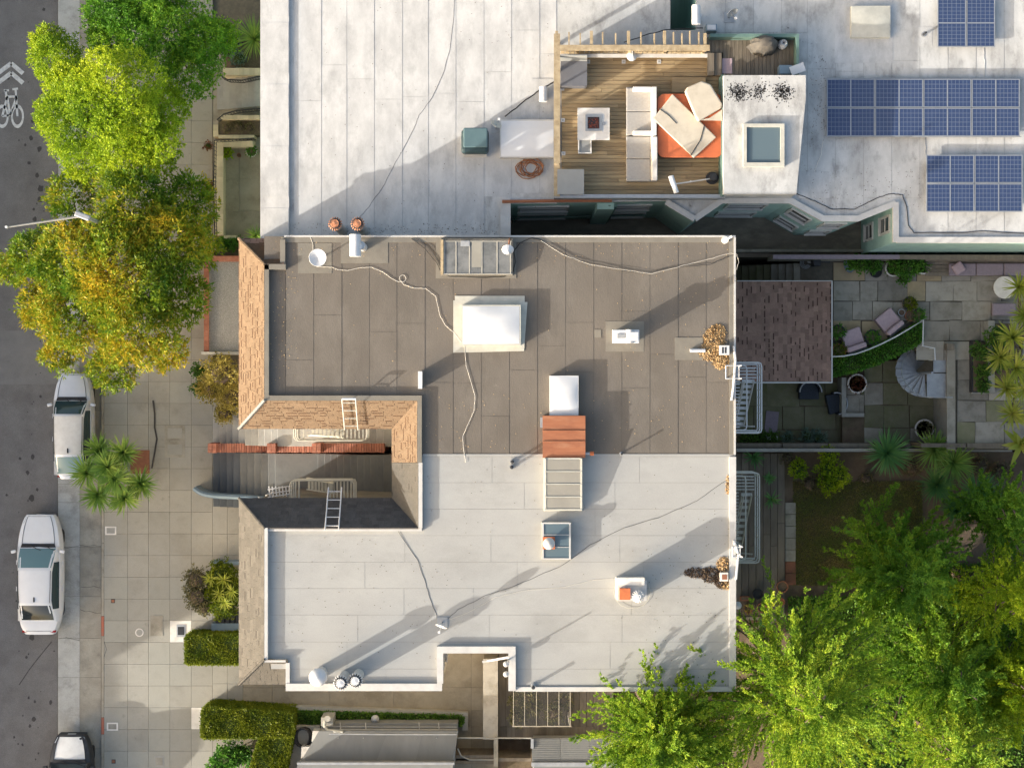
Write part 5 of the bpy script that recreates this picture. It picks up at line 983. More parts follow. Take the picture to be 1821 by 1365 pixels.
t = roof_ladder('cream ladder lying on the tan mansard slope', (608, 709, ZR + .3), (613, 764, ZE + .25), 24, 4, CREAM); M().tube([P(608, 709, ZR + .3), P(633, 709, ZR + .3)], .035, 6).obj('hook', WMETAL, t)
roof_ladder('white ladder hooked over the slate mansard slope', (578, 942, ZR + .12), (584, 866, ZE + .1), 24, 5, WMETAL)
# ---------------- roof deck
zd = ZN + .2
dk = thing('roof_deck', 'timber roof deck with fence and rafter tails', 'deck', P(1140, 210, ZN))
random.seed(9); y = 95
while y < 346:
    cuts = [999] + sorted(random.sample(range(1040, 1250, 10), 1)) + [1284]
    for a, b in zip(cuts, cuts[1:]): M().pb(a + .2, y, b - .2, y + 6.4, ZN - .02, zd + random.uniform(-.004, .004)).obj('deck_board', WOOD, dk)
    y += 6.95
x = 1258
while x < 1416:
    M().pb(x, 66, x + 6.5, 134 if x > 1284 else 94, ZN - .02, zd + random.uniform(-.004, .004)).obj('deck_board', DWOOD, dk); x += 7
M().pb(1258, 94.5, 1270, 134, zd, zd + .17).obj('bench_step', DWOOD, dk); M().pb(1270.5, 94.5, 1283, 134, zd, zd + .12).obj('bench_step', DWOOD, dk); M().pb(1195, 138, 1255, 165, zd, zd + .13).obj('low_platform', WOOD, dk)
fz = zd + 1.0
M().pb(985, 60, 996, 290, fz - .07, fz).obj('top_rail', LWOOD, dk); M().pb(985, 290.5, 996, 349, zd + .5, zd + .57).obj('top_rail', LWOOD, dk)
M().pb(996.3, 80, 1262, 90, fz - .07, fz + .004).obj('top_rail', LWOOD, dk); M().pb(996.3, 96, 1258, 102, zd + .55, zd + .62).obj('lower_rail', WPAINT, dk)
for k, a in enumerate((990, 1012, 1032, 1052, 1072, 1095, 1118, 1140, 1164, 1182, 1198, 1213, 1227, 1243, 1254)):
    w = 5 if k in (0, 3, 6, 9, 14) else 2.2; M().pb(a - w / 2, 55 + (k % 3) * 2, a + w / 2, 80, fz - .16, fz - .01).obj('rafter_tail', LWOOD, dk)
for b in (66, 120, 180, 240, 286): M().pb(987, b, 994, b + 5, ZN, fz - .07).obj('fence_post', LWOOD, dk)
for a in (1055, 1118, 1182, 1252): M().pb(a, 83, a + 5, 89, ZN, fz - .07).obj('fence_post', LWOOD, dk)
for b in (150, 210, 262): M().pb(989.5, b, 992, b + 3, zd, fz - .07).obj('fence_slat', LWOOD, dk)
for k in range(30): a = 998 + k * 8.7; M().pb(a, 84.5, a + 7.6, 86.5, zd, fz - .07).obj('fence_slat', LWOOD, dk)
M().pb(985, 345.5, 1290, 352, zd - .3, zd + .45).obj('south_kerb', GALV, dk); M().pb(1263, 60, 1421, 66, ZN, zd + .5).obj('green_upstand', DKGREEN, dk); M().pb(1416, 66.3, 1421, 133, ZN, zd + .5).obj('green_upstand', DKGREEN, dk)
for a, b, w_ in ((1000, 158, 'first along the side fence from the charcoal cabinet'), (1001, 214, 'second along the side fence from the charcoal cabinet'), (1002, 273, 'third along the side fence from charcoal cabinet'), (1046, 110, 'touching the charcoal cabinet'), (1109, 110, 'next to the hanging cone lamp'), (1172, 110, 'beyond the cone lamp along the rail')):
    t = thing('deck_light', 'small square white deck light ' + w_, 'deck light', P(a, b, zd), 'square deck lights'); c = P(a, b, zd); M().rb(c[0], c[1], zd - .01, .13, .13, .025).obj('bezel', WMETAL, t); M().rb(c[0], c[1], zd, .07, .07, .02).obj('lens', GALV, t)
t = thing('storage_cabinet', 'charcoal cabinet with tilted lid in the deck corner', 'cabinet', P(1022, 125, zd)); M().pb(997, 108, 1044, 153, zd, zd + .5).obj('box', DGREYB, t); M().slab([P(996, 109, zd + .52), P(1044, 109, zd + .52), P(1044, 99, zd + 1.0), P(996, 99, zd + 1.0)], .03).obj('lid', GREYB, t)
t = thing('storage_box', 'flat grey storage box in the south corner of deck', 'box', P(1014, 323, zd)); M().pb(992, 302, 1038, 345, zd, zd + .55).obj('box', GREYB, t); M().pb(991, 301, 1038.6, 345.3, zd + .55, zd + .6).obj('lid', GREYB, t)
t = thing('fire_table', 'pale square fire table with red lava rock tray', 'fire table', P(1055, 220, zd)); z = zd + .5
M().pb(1027, 192, 1084, 249, z - .06, z).obj('top', PALE, t); M().pb(1032, 197, 1079, 244, zd, z - .06).obj('base', PALE, t)
m = M()
for q in ((1041, 204, 1045, 233), (1066, 204, 1070, 233), (1045, 204, 1066, 208), (1045, 229, 1066, 233)): m.pb(*q, z, z + .04)
m.obj('tray_rim', GALV, t); M().pb(1045, 208, 1066, 229, z, z + .015).obj('tray', DMET, t); rk = M(); rs = random.Random(5)
for k in range(70): p = P(rs.uniform(1047, 1064), rs.uniform(210, 227), z + .01); r = rs.uniform(.015, .03); rk.lathe(p, [(0, 0), (r, r * .5), (r * .7, r * 1.3), (0, r * 1.6)], 5)
stuff(rk.obj('lava_rock', mat('lava_rock', (.2, .06, .045), (.1, .035, .03), 20, .9), t)); c = P(1074, 220, z); M().cyl(c, .06, .03, 12).obj('gas_knob', GALV, t)
t = thing('small_bin', 'open translucent bin under the fire table edge', 'bin', P(1040, 260, zd)); M().pb(1029, 249.5, 1051, 272, zd, zd + .28).obj('bin_body', GREYB, t); m = M()
for q in ((1028, 249, 1030, 273), (1050, 249, 1052, 273), (1030, 271, 1050, 273)): m.pb(*q, zd + .28, zd + .31)
m.obj('rim', PALE, t)
t = thing('outdoor_sofa', 'upper section of the grey outdoor sofa with striped shade', 'sofa', P(1140, 195, zd))
M().pb(1114, 155, 1168, 240, zd, zd + .2).obj('base', SOFA, t)
for a, b in ((156, 198), (198.6, 240)): M().pb(1114, a, 1160, b, zd + .2, zd + .38).obj('seat_cushion', SOFA, t, bevel=.03)
M().pb(1159, 154, 1168, 241, zd + .1, zd + .72).obj('backrest', PALE, t, bevel=.02); M().pb(1126, 154, 1158, 162, zd + .3, zd + .6).obj('armrest', PALE, t, bevel=.02); M().pb(1126, 232, 1160, 240, zd + .38, zd + .6).obj('armrest', PALE, t, bevel=.02)
t = thing('outdoor_sofa', 'lower section of the grey outdoor sofa with tapering back', 'sofa', P(1140, 282, zd)); M().pb(1114, 242, 1168, 322, zd, zd + .2).obj('base', SOFA, t)
for a, b in ((242.6, 282), (282.6, 322)): M().pb(1114, a, 1157, b, zd + .2, zd + .4).obj('seat_cushion', SOFA, t, bevel=.03)
m = M(); m.hexa([P(1155, 322, zd + .1), P(1168, 322, zd + .1), P(1168, 242, zd + .1), P(1155, 242, zd + .1)], [P(1160, 321, zd + .75), P(1169, 321, zd + .75), P(1169, 243, zd + .75), P(1160, 243, zd + .75)]); m.obj('backrest', PALE, t, bevel=.02)
# hot tub with folded covers
def rrect(cx, cy, w, h, r, n=5):
    pts = []
    for sx, sy, g in ((1, 1, 0), (-1, 1, 90), (-1, -1, 180), (1, -1, 270)):
        for k in range(n + 1): a = math.radians(g + 90 * k / n); pts.append((cx + sx * (w / 2 - r) + r * math.cos(a), cy + sy * (h / 2 - r) + r * math.sin(a)))
    return pts
t = thing('hot_tub', 'orange square hot tub with rounded corners on the deck', 'hot tub', P(1227, 224, zd)); z = zd + .55; c = P(1227, 224, z)
M().prism(rrect(c[0], c[1], ln(110, z), ln(108, z), .2), zd, z).obj('shell', DWOOD, t); M().prism(rrect(c[0], c[1], ln(116, z), ln(113, z), .24), z, z + .08).obj('cover', HOTTUB, t, bevel=.02)
zc = z + .085
t = thing('folded_tub_cover', 'long beige vinyl cover lying askew on the orange tub', 'cover', P(1222, 220, zc)); q = [(1196, 167), (1274, 244), (1234, 281), (1161, 211)]
m = M(); 
A = [P(a, b, zc + .1) for a, b in q][::-1]; 
m.slab(A, .1); m.obj('panel', BEIGE, t, bevel=.03); m = M(); m.tube([P(1172, 193, zc + .11), P(1190, 206, zc + .11), P(1203, 220, zc + .11)], .015, 5); m.obj('seam', DMET, t); m = M(); m.tube([P(1253, 222, zc + .11), P(1245, 250, zc + .11), P(1228, 277, zc + .11)], .015, 5); m.obj('strap', DMET, t)
t = thing('folded_tub_cover', 'short thick beige cover propped at the tub corner', 'cover', P(1250, 180, zc)); m = M(); q = [(1248, 144), (1264, 150), (1285, 185), (1283, 192), (1242, 216), (1236, 205), (1218, 162), (1222, 155)]
A = [P(a, b, zc + .32) for a, b in q]; m.prism([(p[0], p[1]) for p in A], zc + .11, zc + .32); m.obj('panel', BEIGE, t, bevel=.05, seg=3); m = M(); m.slab([P(1244, 214, zc + .2), P(1262, 210, zc + .2), P(1284, 195, zc + .2), P(1284, 215, zc + .2)][::1], .03); m.obj('flap', BEIGE, t)
t = thing('patio_heater', 'white patio heater toppled on the deck with round black base', 'patio heater', P(1240, 320, zd)); c = P(1266, 317, zd); M().cyl(c, .22, .06, 18).obj('base_ring', DMET, t); M().cyl((c[0], c[1], zd + .06), .13, .35, 14).obj('base', DMET, t); m = M(); m.tube([P(1262, 318, zd + .35), P(1230, 323, zd + .6), P(1202, 327, zd + .85)], .022, 6); m.obj('pole', PALE, t); m = M(); m.tube([P(1193, 313, zd + .9), P(1203, 343, zd + .9)], .09, 10); m.obj('head', WMETAL, t); M().cyl(P(1228, 323, zd + .57), .035, .06, 8).obj('joint', PALE, t)
t = thing('pendant_lamp', 'white cone lamp hanging on the deck fence rail', 'lamp', P(1124, 100, zd)); c = P(1124, 99, zd + .75); M().lathe(c, [(.17, -.12), (.03, .12), (0, .13)], 14).obj('shade', WMETAL, t); M().bar((c[0], c[1], c[2] + .1), P(1124, 88, fz - .05), .02).obj('arm', WMETAL, t)
t = thing('covered_grill', 'grill under a bunched grey brown cover on the upper deck', 'grill', P(1358, 84, zd)); m = M(); c = P(1356, 84, zd); vs = []; n = 20; rs = random.Random(3)
prof = [(1.0, 0), (.95, .35), (.8, .65), (.45, .85), (.1, .88)]
for r, h in prof:
    for k in range(n): g = 2 * math.pi * k / n; f = 1 + (.12 * math.sin(k * 2.6) + rs.uniform(-.05, .05)) * (1 - h * .6); vs.append((c[0] + .5 * r * f * math.cos(g), c[1] + .33 * r * f * math.sin(g), zd + h))
m.add(vs, [(j * n + i, j * n + (i + 1) % n, (j + 1) * n + (i + 1) % n, (j + 1) * n + i) for j in range(len(prof) - 1) for i in range(n)] + [tuple((len(prof) - 1) * n + i for i in range(n))]); m.obj('cover', mat('grill_cover', (.11, .1, .085), (.08, .072, .062), 6, .8, .2), t, smooth=True); M().rb(c[0], c[1], zd, .5, .3, .3).obj('cart', DMET, t)
t = thing('propane_tank', 'white round gas tank next to the covered grill', 'gas tank', P(1390, 81, zd)); c = P(1390, 81, zd); M().lathe(c, [(.1, 0), (.16, .06), (.16, .3), (.1, .38), (0, .4)], 16).obj('tank', WMETAL, t, smooth=True); M().lathe((c[0], c[1], zd + .36), [(.1, 0), (.1, .09), (.08, .09), (.08, 0)], 14).obj('collar', WPAINT, t); M().cyl((c[0], c[1], zd + .4), .03, .06, 8).obj('valve', DMET, t)
c = P(1418, 123, zd + .5); m = M(); m.rb(c[0], c[1], zd + .51, .5, .3, .03, .35); tag(m.obj('white_board', WMETAL), 'white board lying on the green upstand corner', 'board')
t = thing('floor_mat', 'mauve rubber mat on the dark upper deck boards', 'mat', P(1294, 116, zd)); M().pb(1284, 104, 1302, 131, zd, zd + .03).obj('mat_sheet', MAUVE, t); M().pb(1386, 116, 1408, 131, zd, zd + .4).obj('blue_crate', BLUEG, t)

# wind-blown debris on the roofs
def debris(label, rects, z, n, mt, L=.04):
    Cs = []
    for a, b, c_, d_ in rects:
        k = n // len(rects); pt = np.stack([rng.uniform(a, c_, k), rng.uniform(b, d_, k)], 1); Cs.append(np.stack([(pt[:, 0] - CX) * (CZ - z) / F, (CY - pt[:, 1]) * (CZ - z) / F, np.full(k, z + .02)], 1))
    C = np.concatenate(Cs); D = rng.normal(0, 1, C.shape); D[:, 2] *= .08; o = leafobj('roof_debris', C, D, L, L * .6, mt, up=.9); stuff(o); tag(o, label, 'debris')
debris('scattered dry leaf bits on the brown roof', [(480, 425, 1295, 460), (480, 480, 530, 690), (755, 700, 1290, 800), (1100, 430, 1295, 800), (480, 425, 1295, 800)], ZM, 420, DRYL)
debris('scattered dark leaf bits on the pale roof', [(760, 815, 1290, 1140), (1150, 900, 1295, 1210), (480, 950, 780, 1170)], ZM, 260, DRYD)
debris('dark grit and leaf bits along the white roof edge', [(520, 395, 890, 416), (600, 404, 890, 416), (530, 0, 980, 410), (1440, 100, 1470, 260), (1440, 300, 1640, 372)], ZN, 520, DRYD)
# ---------------- cars
def car(label, px, py, L, Wd, H, paint, hatch, glassf, glassr, hoodm=None, roofm=None, trim=None, rz=0.0):
    c = P(px, py, -.146); t = thing('parked_car', label, 'car', c, rz=rz); hw = Wd / 2; belt = H * .62
    def prof(u):   # u -1 rear .. 1 front: half width, hood height
        e_ = abs(u) ** (4 if u > 0 else 5); w = hw * (1 - .33 * e_ - .03 * abs(u))
        if u > .96: w *= 1 - (u - .96) * 1.6
        top = belt - (.16 * max(0, (u - .3) / .7) ** 1.6) - (.1 * max(0, (-u - .82) / .18) ** 2 if not hatch else .05 * max(0, (-u - .9) / .1) ** 2)
        return w, top
    us = [-1, -.985, -.95, -.88, -.75, -.6, -.4, -.2, 0, .2, .34, .5, .65, .78, .88, .95, .985, 1]; vs = []; fs = []; k = 13
    for u in us:
        w, top = prof(u); y = u * L / 2; zb = .2 + .1 * abs(u) ** 6; b = 1 - .0 * u
        sh = [(0, zb), (.75, zb), (.93, zb + .08), (1, .42), (.995, .55), (.965, top - .1), (.93, top - .035), (.8, top), (.5, top + .02), (.25, top + .028), (0, top + .03)]
        ring = [(x * w, y, z) for x, z in sh] + [(-x * w, y, z) for x, z in sh[-2:0:-1]]; k = len(ring); vs += ring
    n = len(us); fs = [(i * k + j, i * k + (j + 1) % k, (i + 1) * k + (j + 1) % k, (i + 1) * k + j) for i in range(n - 1) for j in range(k)] + [tuple(range(k)), tuple(range(n * k - 1, (n - 1) * k - 1, -1))]
    m = M(); m.add(vs, fs); m.obj('body', paint, t, smooth=True, local=True)
    # greenhouse
    yw = L * (.235 if not hatch else .25); yr0 = L * .06 if not hatch else L * .11; yr1 = -L * (.23 if not hatch else .27); yb = -L * (.385 if not hatch else .46)
    st = [(yw, hw * .8, belt - .0), ((yw + yr0) / 2, hw * .79, (belt + H) / 2 + .03), (yr0, hw * .72, H - .03), ((yr0 + yr1) / 2, hw * .715, H), (yr1, hw * .68, H - .03), ((yr1 + yb) / 2, hw * .72, (belt + H) / 2 + .02), (yb, hw * .72, belt + .0)]
    vs = []; gs = []
    for y, w, z in st:
        low = belt - .06; r = []
        for x, zz in ((-hw * .9, low), (-(w + hw * .9) / 2 - .01, low + (z - low) * .55), (-w, z - .05 * (z > belt + .1)), (-w * .85, z), (0, z + .03), (w * .85, z), (w, z - .05 * (z > belt + .1)), ((w + hw * .9) / 2 + .01, low + (z - low) * .55), (hw * .9, low)): r.append((x, y, zz))
        vs += r; gs.append(r)
    m = M(); kk = 9; m.add(vs, [(i * kk + j + 1, i * kk + j, (i + 1) * kk + j, (i + 1) * kk + j + 1) for i in range(len(st) - 1) for j in range(kk - 1)]); m.obj('cabin', paint, t, smooth=True, local=True)
    rf = M(); rf.add([(x, y, z + .008) for y_, in () for x, y, z in ()], []); 
    vsr = []; 
    for i in (2, 3, 4): vsr += [(p[0], p[1] + (-.03 if i == 2 else .03 if i == 4 else 0), p[2] + .006) for p in gs[i][2:7]]
    m = M(); m.add(vsr, [(i * 5 + j + 1, i * 5 + j, (i + 1) * 5 + j, (i + 1) * 5 + j + 1) for i in range(2) for j in range(4)]); m.obj('roof', roofm or paint, t, smooth=True, local=True)
    def patch(name, rows_, j0, j1, mt_, ins=.07, off=.008):
        q = []
        for i in rows_:
            r = gs[i]; q.append([Vector(r[j]) for j in range(j0, j1 + 1)])
        nr, nc = len(q), len(q[0]); V_ = []
        for a in range(5):
            fa = ins + (1 - 2 * ins) * a / 4; fa *= nr - 1; ia = min(int(fa), nr - 2)
            for b in range(5):
                fb = ins * .7 + (1 - 1.4 * ins) * b / 4; fb *= nc - 1; ib = min(int(fb), nc - 2); A = q[ia][ib].lerp(q[ia][ib + 1], fb - ib); B = q[ia + 1][ib].lerp(q[ia + 1][ib + 1], fb - ib); V_.append(A.lerp(B, fa - ia))
        nn = (V_[4] - V_[0]).cross(V_[20] - V_[0]).normalized(); cen = sum((Vector(p) for p in V_), Vector()) / 25
        if nn.dot(cen - Vector((0, cen.y * .3, .5))) < 0: nn = -nn
        m = M(); m.add([tuple(p + nn * off) for p in V_], [(a * 5 + b, a * 5 + b + 1, (a + 1) * 5 + b + 1, (a + 1) * 5 + b) for a in range(4) for b in range(4)]); return m.obj(name, mt_, t, smooth=True, local=True)
    patch('windshield', (0, 1, 2), 2, 6, glassf); patch('rear_window', (4, 5, 6), 2, 6, glassr)
    patch('side_window', (1, 2, 3, 4, 5), 0, 2, GL_CAR, .1, .014); patch('side_window', (1, 2, 3, 4, 5), 6, 8, GL_CAR, .1, .014)
    m = M(); m.hexa([(-hw * .76, yw - .02, belt - .06), (hw * .76, yw - .02, belt - .06), (hw * .7, yw + .13, belt - .06), (-hw * .7, yw + .13, belt - .06)], [(-hw * .76, yw - .02, belt + .03), (hw * .76, yw - .02, belt + .03), (hw * .7, yw + .13, belt + .022), (-hw * .7, yw + .13, belt + .022)]); m.obj('cowl', BLACK, t, local=True)
    for s in (-.35, .25): m = M(); m.bar((s * hw, yw + .05, belt + .05), (s * hw + .5 * hw, yw - .12, belt + .13), .02); m.obj('wiper', BLACK, t, local=True)
    for s in (-1, 1): m = M(); m.tube([(s * hw * .7, yr0 - .05, H - .015), (s * hw * .695, (yr0 + yr1) / 2, H + .005), (s * hw * .66, yr1 + .05, H - .015)], .012, 4); m.obj('roof_seam', DMET, t, local=True)
    # bonnet
    V_ = []; ub = [.5 + .47 * i / 6 for i in range(7)]
    for u in ub:
        w, top = prof(u); w *= .72
        for x in np.linspace(-1, 1, 7): V_.append((x * w, u * L / 2, top + .03 - .03 * abs(x) ** 2 + .006))
    m = M(); m.add(V_, [(i * 7 + j, i * 7 + j + 1, (i + 1) * 7 + j + 1, (i + 1) * 7 + j) for i in range(6) for j in range(6)]); m.obj('bonnet', hoodm or paint, t, smooth=True, local=True)
    for s in (-1, 1): m = M(); m.tube([(s * prof(u)[0] * .735, u * L / 2, prof(u)[1] + .016) for u in ub], .009, 4); m.obj('bonnet_seam', DMET, t, local=True)
    ue = ub[-1]; m = M(); m.tube([(x * prof(ue)[0] * .735, ue * L / 2 + .01, prof(ue)[1] + .03 - .03 * x * x) for x in (-1, -.5, 0, .5, 1)], .009, 4); m.obj('bonnet_seam', DMET, t, local=True)
    if not hatch: m = M(); m.tube([(x * prof(-.93)[0] * .75, -.93 * L / 2 - .02, prof(-.93)[1] + .03 - .03 * x * x) for x in (-1, 0, 1)], .009, 4); m.obj('boot_seam', DMET, t, local=True)
    m = M(); m.box(-.16, L / 2 * .985, .5, .16, L / 2 + .012, .62); m.obj('number_plate', WMETAL, t, local=True)
    for s in (-1, 1):
        m = M(); m.rb(s * (hw * .98 + .07), yw - .18, belt - .02, .19, .12, .13, s * -.25); m.obj('wing_mirror', paint, t, local=True, bevel=.03)
        w, top = prof(.93); m = M(); m.hexa([(s * w * .62 - .1, .915 * L / 2, top - .08), (s * w * .62 + .1, .915 * L / 2, top - .08), (s * w * .6 + .1, .965 * L / 2, top - .1), (s * w * .6 - .1, .965 * L / 2, top - .1)], [(s * w * .78 - .12, .86 * L / 2, top + .022), (s * w * .78 + .12, .86 * L / 2, top - .0), (s * w * .68 + .1, .965 * L / 2, top - .03), (s * w * .6 - .12, .965 * L / 2, top - .01)]); m.obj('headlight', CLRL, t, local=True)
        w, top = prof(-.93); m = M(); m.box(s * w * .55, -.965 * L / 2, top - .16, s * w * .97, -.93 * L / 2, top - .02); m.obj('tail_light', REDL, t, local=True)
        for yy in (L * .305, -L * .29):
            m = M(); tm = Matrix.Rotation(math.pi / 2, 3, 'Y'); cc = (s * (hw - .22), yy, .32); m.lathe(cc, [(.2, -.1 * 1), (.31, -.1), (.325, -.06), (.325, .08), (.31, .11), (.2, .11)] if s > 0 else [(.2, -.11), (.31, -.11), (.325, -.08), (.325, .06), (.31, .1), (.2, .1)], 20, tilt=tm); w_ = m.obj('wheel', RUBBER, t, local=True, smooth=True)
            m = M(); m.lathe((cc[0] + s * .1, yy, .32), [(0, s * .01), (.2, 0)], 16, tilt=tm); m.obj('rim', GALV, w_, local=True)
        for yy in (L * .1, -L * .12): m = M(); m.box(s * hw * .985, yy - .09, belt - .2, s * (hw * .985 + .03), yy + .09, belt - .17); m.obj('door_handle', paint, t, local=True)
    for yy, s in ((L / 2, 1), (-L / 2, -1)): m = M(); m.box(-hw * .6, yy - s * .06, .24, hw * .6, yy + s * .015, .4); m.obj('bumper', trim or DMET, t, local=True, bevel=.03)
    m = M(); m.hexa([(-.03, yr1 + .1, H), (.03, yr1 + .1, H), (.03, yr1 + .32, H), (-.03, yr1 + .32, H)], [(-.01, yr1 + .1, H + .08), (.01, yr1 + .1, H + .08), (.01, yr1 + .16, H + .08), (-.01, yr1 + .16, H + .08)]); m.obj('roof_antenna', BLACK, t, local=True)
    return t
car('silver hatchback with dusty white roof parked under the golden tree', 139, 757, 4.15, 1.6, 1.48, CARSB, True, GL_CAR, GL_CAR2, roofm=CARS)
car('white sedan parked beside the pale gutter slabs', 80, 1017, 4.72, 1.82, 1.45, CARW, False, GL_CAR2, GL_DARK)
car('dark grey car with a pale bonnet parked behind the white sedan', 135, 1392, 4.2, 1.78, 1.5, DMET, True, GL_DARK, GL_DARK, hoodm=CARS)
# ---------------- street lamp
t = thing('street_lamp', 'street lamp with long pale arm reaching over the road', 'street lamp', (X(152, 8.6), Y(386, 8.6), 0)); z = 8.6
hd = P(147, 384, z); tip = P(12, 404, z + .3); pl = P(152, 386, z)
M().tube([(pl[0], pl[1], 0), (pl[0], pl[1], z - .3), hd], [.1, .07, .05], 8).obj('pole', GALV, t); M().tube([hd, tip], [.04, .025], 6).obj('arm', CONC, t)
m = M(); m.rb(hd[0], hd[1], z - .05, .55, .2, .12, -.35); m.obj('lamp_head', GALV, t, bevel=.04); M().tube([(tip[0], tip[1], tip[2] - .05), (tip[0], tip[1], tip[2] + .08)], .05, 6).obj('end_cap', WMETAL, t)
# ---------------- vegetation
LIME = leafmat('lime_leaf', (.08, .18, .012), (.29, .42, .018), (.56, .62, .035), .4, .5)
DKTREE = leafmat('deep_green_leaf', (.045, .14, .014), (.11, .27, .02), (.32, .48, .03), .35, .5)
GOLD = leafmat('golden_leaf', (.05, .15, .014), (.2, .28, .016), (.62, .42, .03), .35, .42)
CONIF = leafmat('conifer_leaf', (.09, .2, .02), (.25, .4, .03), (.56, .62, .055), .3, 1.6)
CONID = leafmat('dark_conifer_leaf', (.09, .21, .025), (.19, .36, .03), (.42, .54, .045), .25, .6)
HEDGE = leafmat('hedge_leaf', (.07, .12, .01), (.15, .19, .012), (.24, .27, .02), .3, 1.5)
HEDGED = leafmat('ivy_leaf', (.05, .12, .02), (.09, .2, .03), (.16, .28, .035), .3, 2)
FERN = leafmat('fern_leaf', (.05, .15, .02), (.09, .24, .03), (.17, .34, .04), .35, 2)
YUC = leafmat('yucca_blade', (.11, .23, .05), (.2, .33, .06), (.38, .47, .1), .25, 1)
YUCD = leafmat('dark_yucca_blade', (.07, .2, .07), (.12, .28, .085), (.22, .38, .11), .25, 1)
YUCY = leafmat('yellow_cordyline_blade', (.17, .23, .03), (.32, .36, .05), (.45, .42, .1), .3, 1)
OLIVE = leafmat('dry_yellow_leaf', (.14, .13, .03), (.36, .3, .07), (.5, .42, .12), .25, 1.5)
BRUSH = leafmat('grey_brown_leaf', (.1, .1, .05), (.16, .15, .07), (.22, .2, .09), .2, 2)
GREYL = leafmat('grey_green_leaf', (.1, .16, .12), (.16, .24, .18), (.24, .34, .24), .2, 2)
REDY = leafmat('red_leaf', (.1, .03, .02), (.18, .06, .03), (.1, .12, .03), .2, 3)
GRASS = leafmat('lawn_blade', (.17, .24, .05), (.26, .27, .07), (.35, .27, .11), .2, 1.2)
def blobpts(blobs, dens, shell=.55, zmin=.25):
    """points through blobs (cx,cy,cz,r); more near upper shell; outward dirs"""
    Cs, Ds = [], []
    for cx, cy, cz, r in blobs:
        n = int(dens * r * r); d_ = nrm(rng.normal(0, 1, (n, 3))); d_[:, 2] = np.where(d_[:, 2] < -zmin, -d_[:, 2] * .8, d_[:, 2]); f = r * (1 - (1 - shell) * rng.uniform(0, 1, n) ** 1.7)[:, None]
        bump = (1 + .16 * np.sin(d_[:, :1] * 6 + cx * 3) * np.cos(d_[:, 1:2] * 5 + cy) + .12 * np.sin(d_[:, 2:] * 8 + cx))
        Cs.append(np.array([cx, cy, cz]) + d_ * f * bump * np.array([1, 1, .8])); Ds.append(d_)
    return np.concatenate(Cs), np.concatenate(Ds)
def branches(parent, base, blobs, r0, mt=BARK):
    b = Vector(base); top = Vector((sum(q[0] for q in blobs) / len(blobs), sum(q[1] for q in blobs) / len(blobs), sum(q[2] for q in blobs) / len(blobs))); fork = b.lerp(top, .5); fork.x = b.x * .7 + fork.x * .3; fork.y = b.y * .7 + fork.y * .3
    m = M(); m.tube([b, b.lerp(fork, .5) + Vector((.06, -.04, 0)), fork], [r0, r0 * .8, r0 * .65], 10)
    for q in blobs:
        e_ = Vector(q[:3]); mid = fork.lerp(e_, .5) + Vector((0, 0, .25)); m.tube([fork, mid, e_], [r0 * .5, r0 * .3, .03], 6)
    m.obj('trunk', mt, parent, smooth=True)
def tree(label, base, bl, mt, dens, L, Wd, r0, tuft=7, spread=.5, cat='tree', shell=.5, name='street_tree'):
    blobs = [(*P(a, b, z)[:2], z, r) for a, b, z, r in bl]; t = thing(name, label, cat, P(*base)); branches(t, P(*base), blobs, r0)
    C, D = blobpts(blobs, dens, shell)                        # twig tips
    Cr = np.repeat(C, tuft, 0); Dr = np.repeat(D, tuft, 0) * .7 + rng.normal(0, spread, (len(Cr), 3)) + np.array([0, 0, .25]); Cr = Cr + rng.normal(0, L * .35, Cr.shape)
    leafobj('crown', Cr, Dr, L, Wd, mt, t, jit=.2, up=.5); return t
tree('broad golden green street tree overhanging the silver hatchback', (190, 560, 0), [(215, 480, 6.3, 2.0), (130, 460, 5.6, 1.5), (60, 455, 5.0, 1.0), (25, 480, 4.6, .6), (300, 430, 5.9, 1.5), (335, 360, 5.2, 1.1), (240, 370, 6.0, 1.4), (130, 350, 4.8, .9), (135, 560, 5.3, 1.5), (240, 580, 5.6, 1.5), (320, 530, 5.2, 1.1), (205, 655, 4.7, .9), (300, 625, 4.5, .7), (105, 630, 4.4, .7), (70, 545, 4.7, .8), (355, 440, 4.9, .8)], GOLD, 330, .17, .05, .17, 10, .6)
tree('bright lime green feathery street tree beside the stoop', (180, 230, 0), [(210, 170, 7.2, 1.7), (150, 215, 6.5, 1.5), (255, 230, 6.3, 1.3), (105, 110, 5.5, 1.0), (85, 75, 5, .65), (225, 280, 5.8, 1.2), (150, 285, 5.2, .9), (290, 190, 5.8, .9), (280, 270, 5.2, .9), (100, 205, 5.3, .8), (130, 150, 5.8, 1.0)], LIME, 850, .095, .045, .14, 7, .7, shell=.55)
tree('deep green street tree with pale tips at the top of the street', (270, 40, 0), [(230, 40, 5.4, 1.5), (300, 60, 5.6, 1.5), (365, 75, 5.9, 1.0), (395, 65, 5.5, .65), (340, 130, 5.2, 1.1), (200, 10, 4.8, 1.0), (270, -30, 5.5, 1.5), (190, 70, 4.7, .7)], DKTREE, 850, .095, .045, .14, 7, .7, shell=.55)
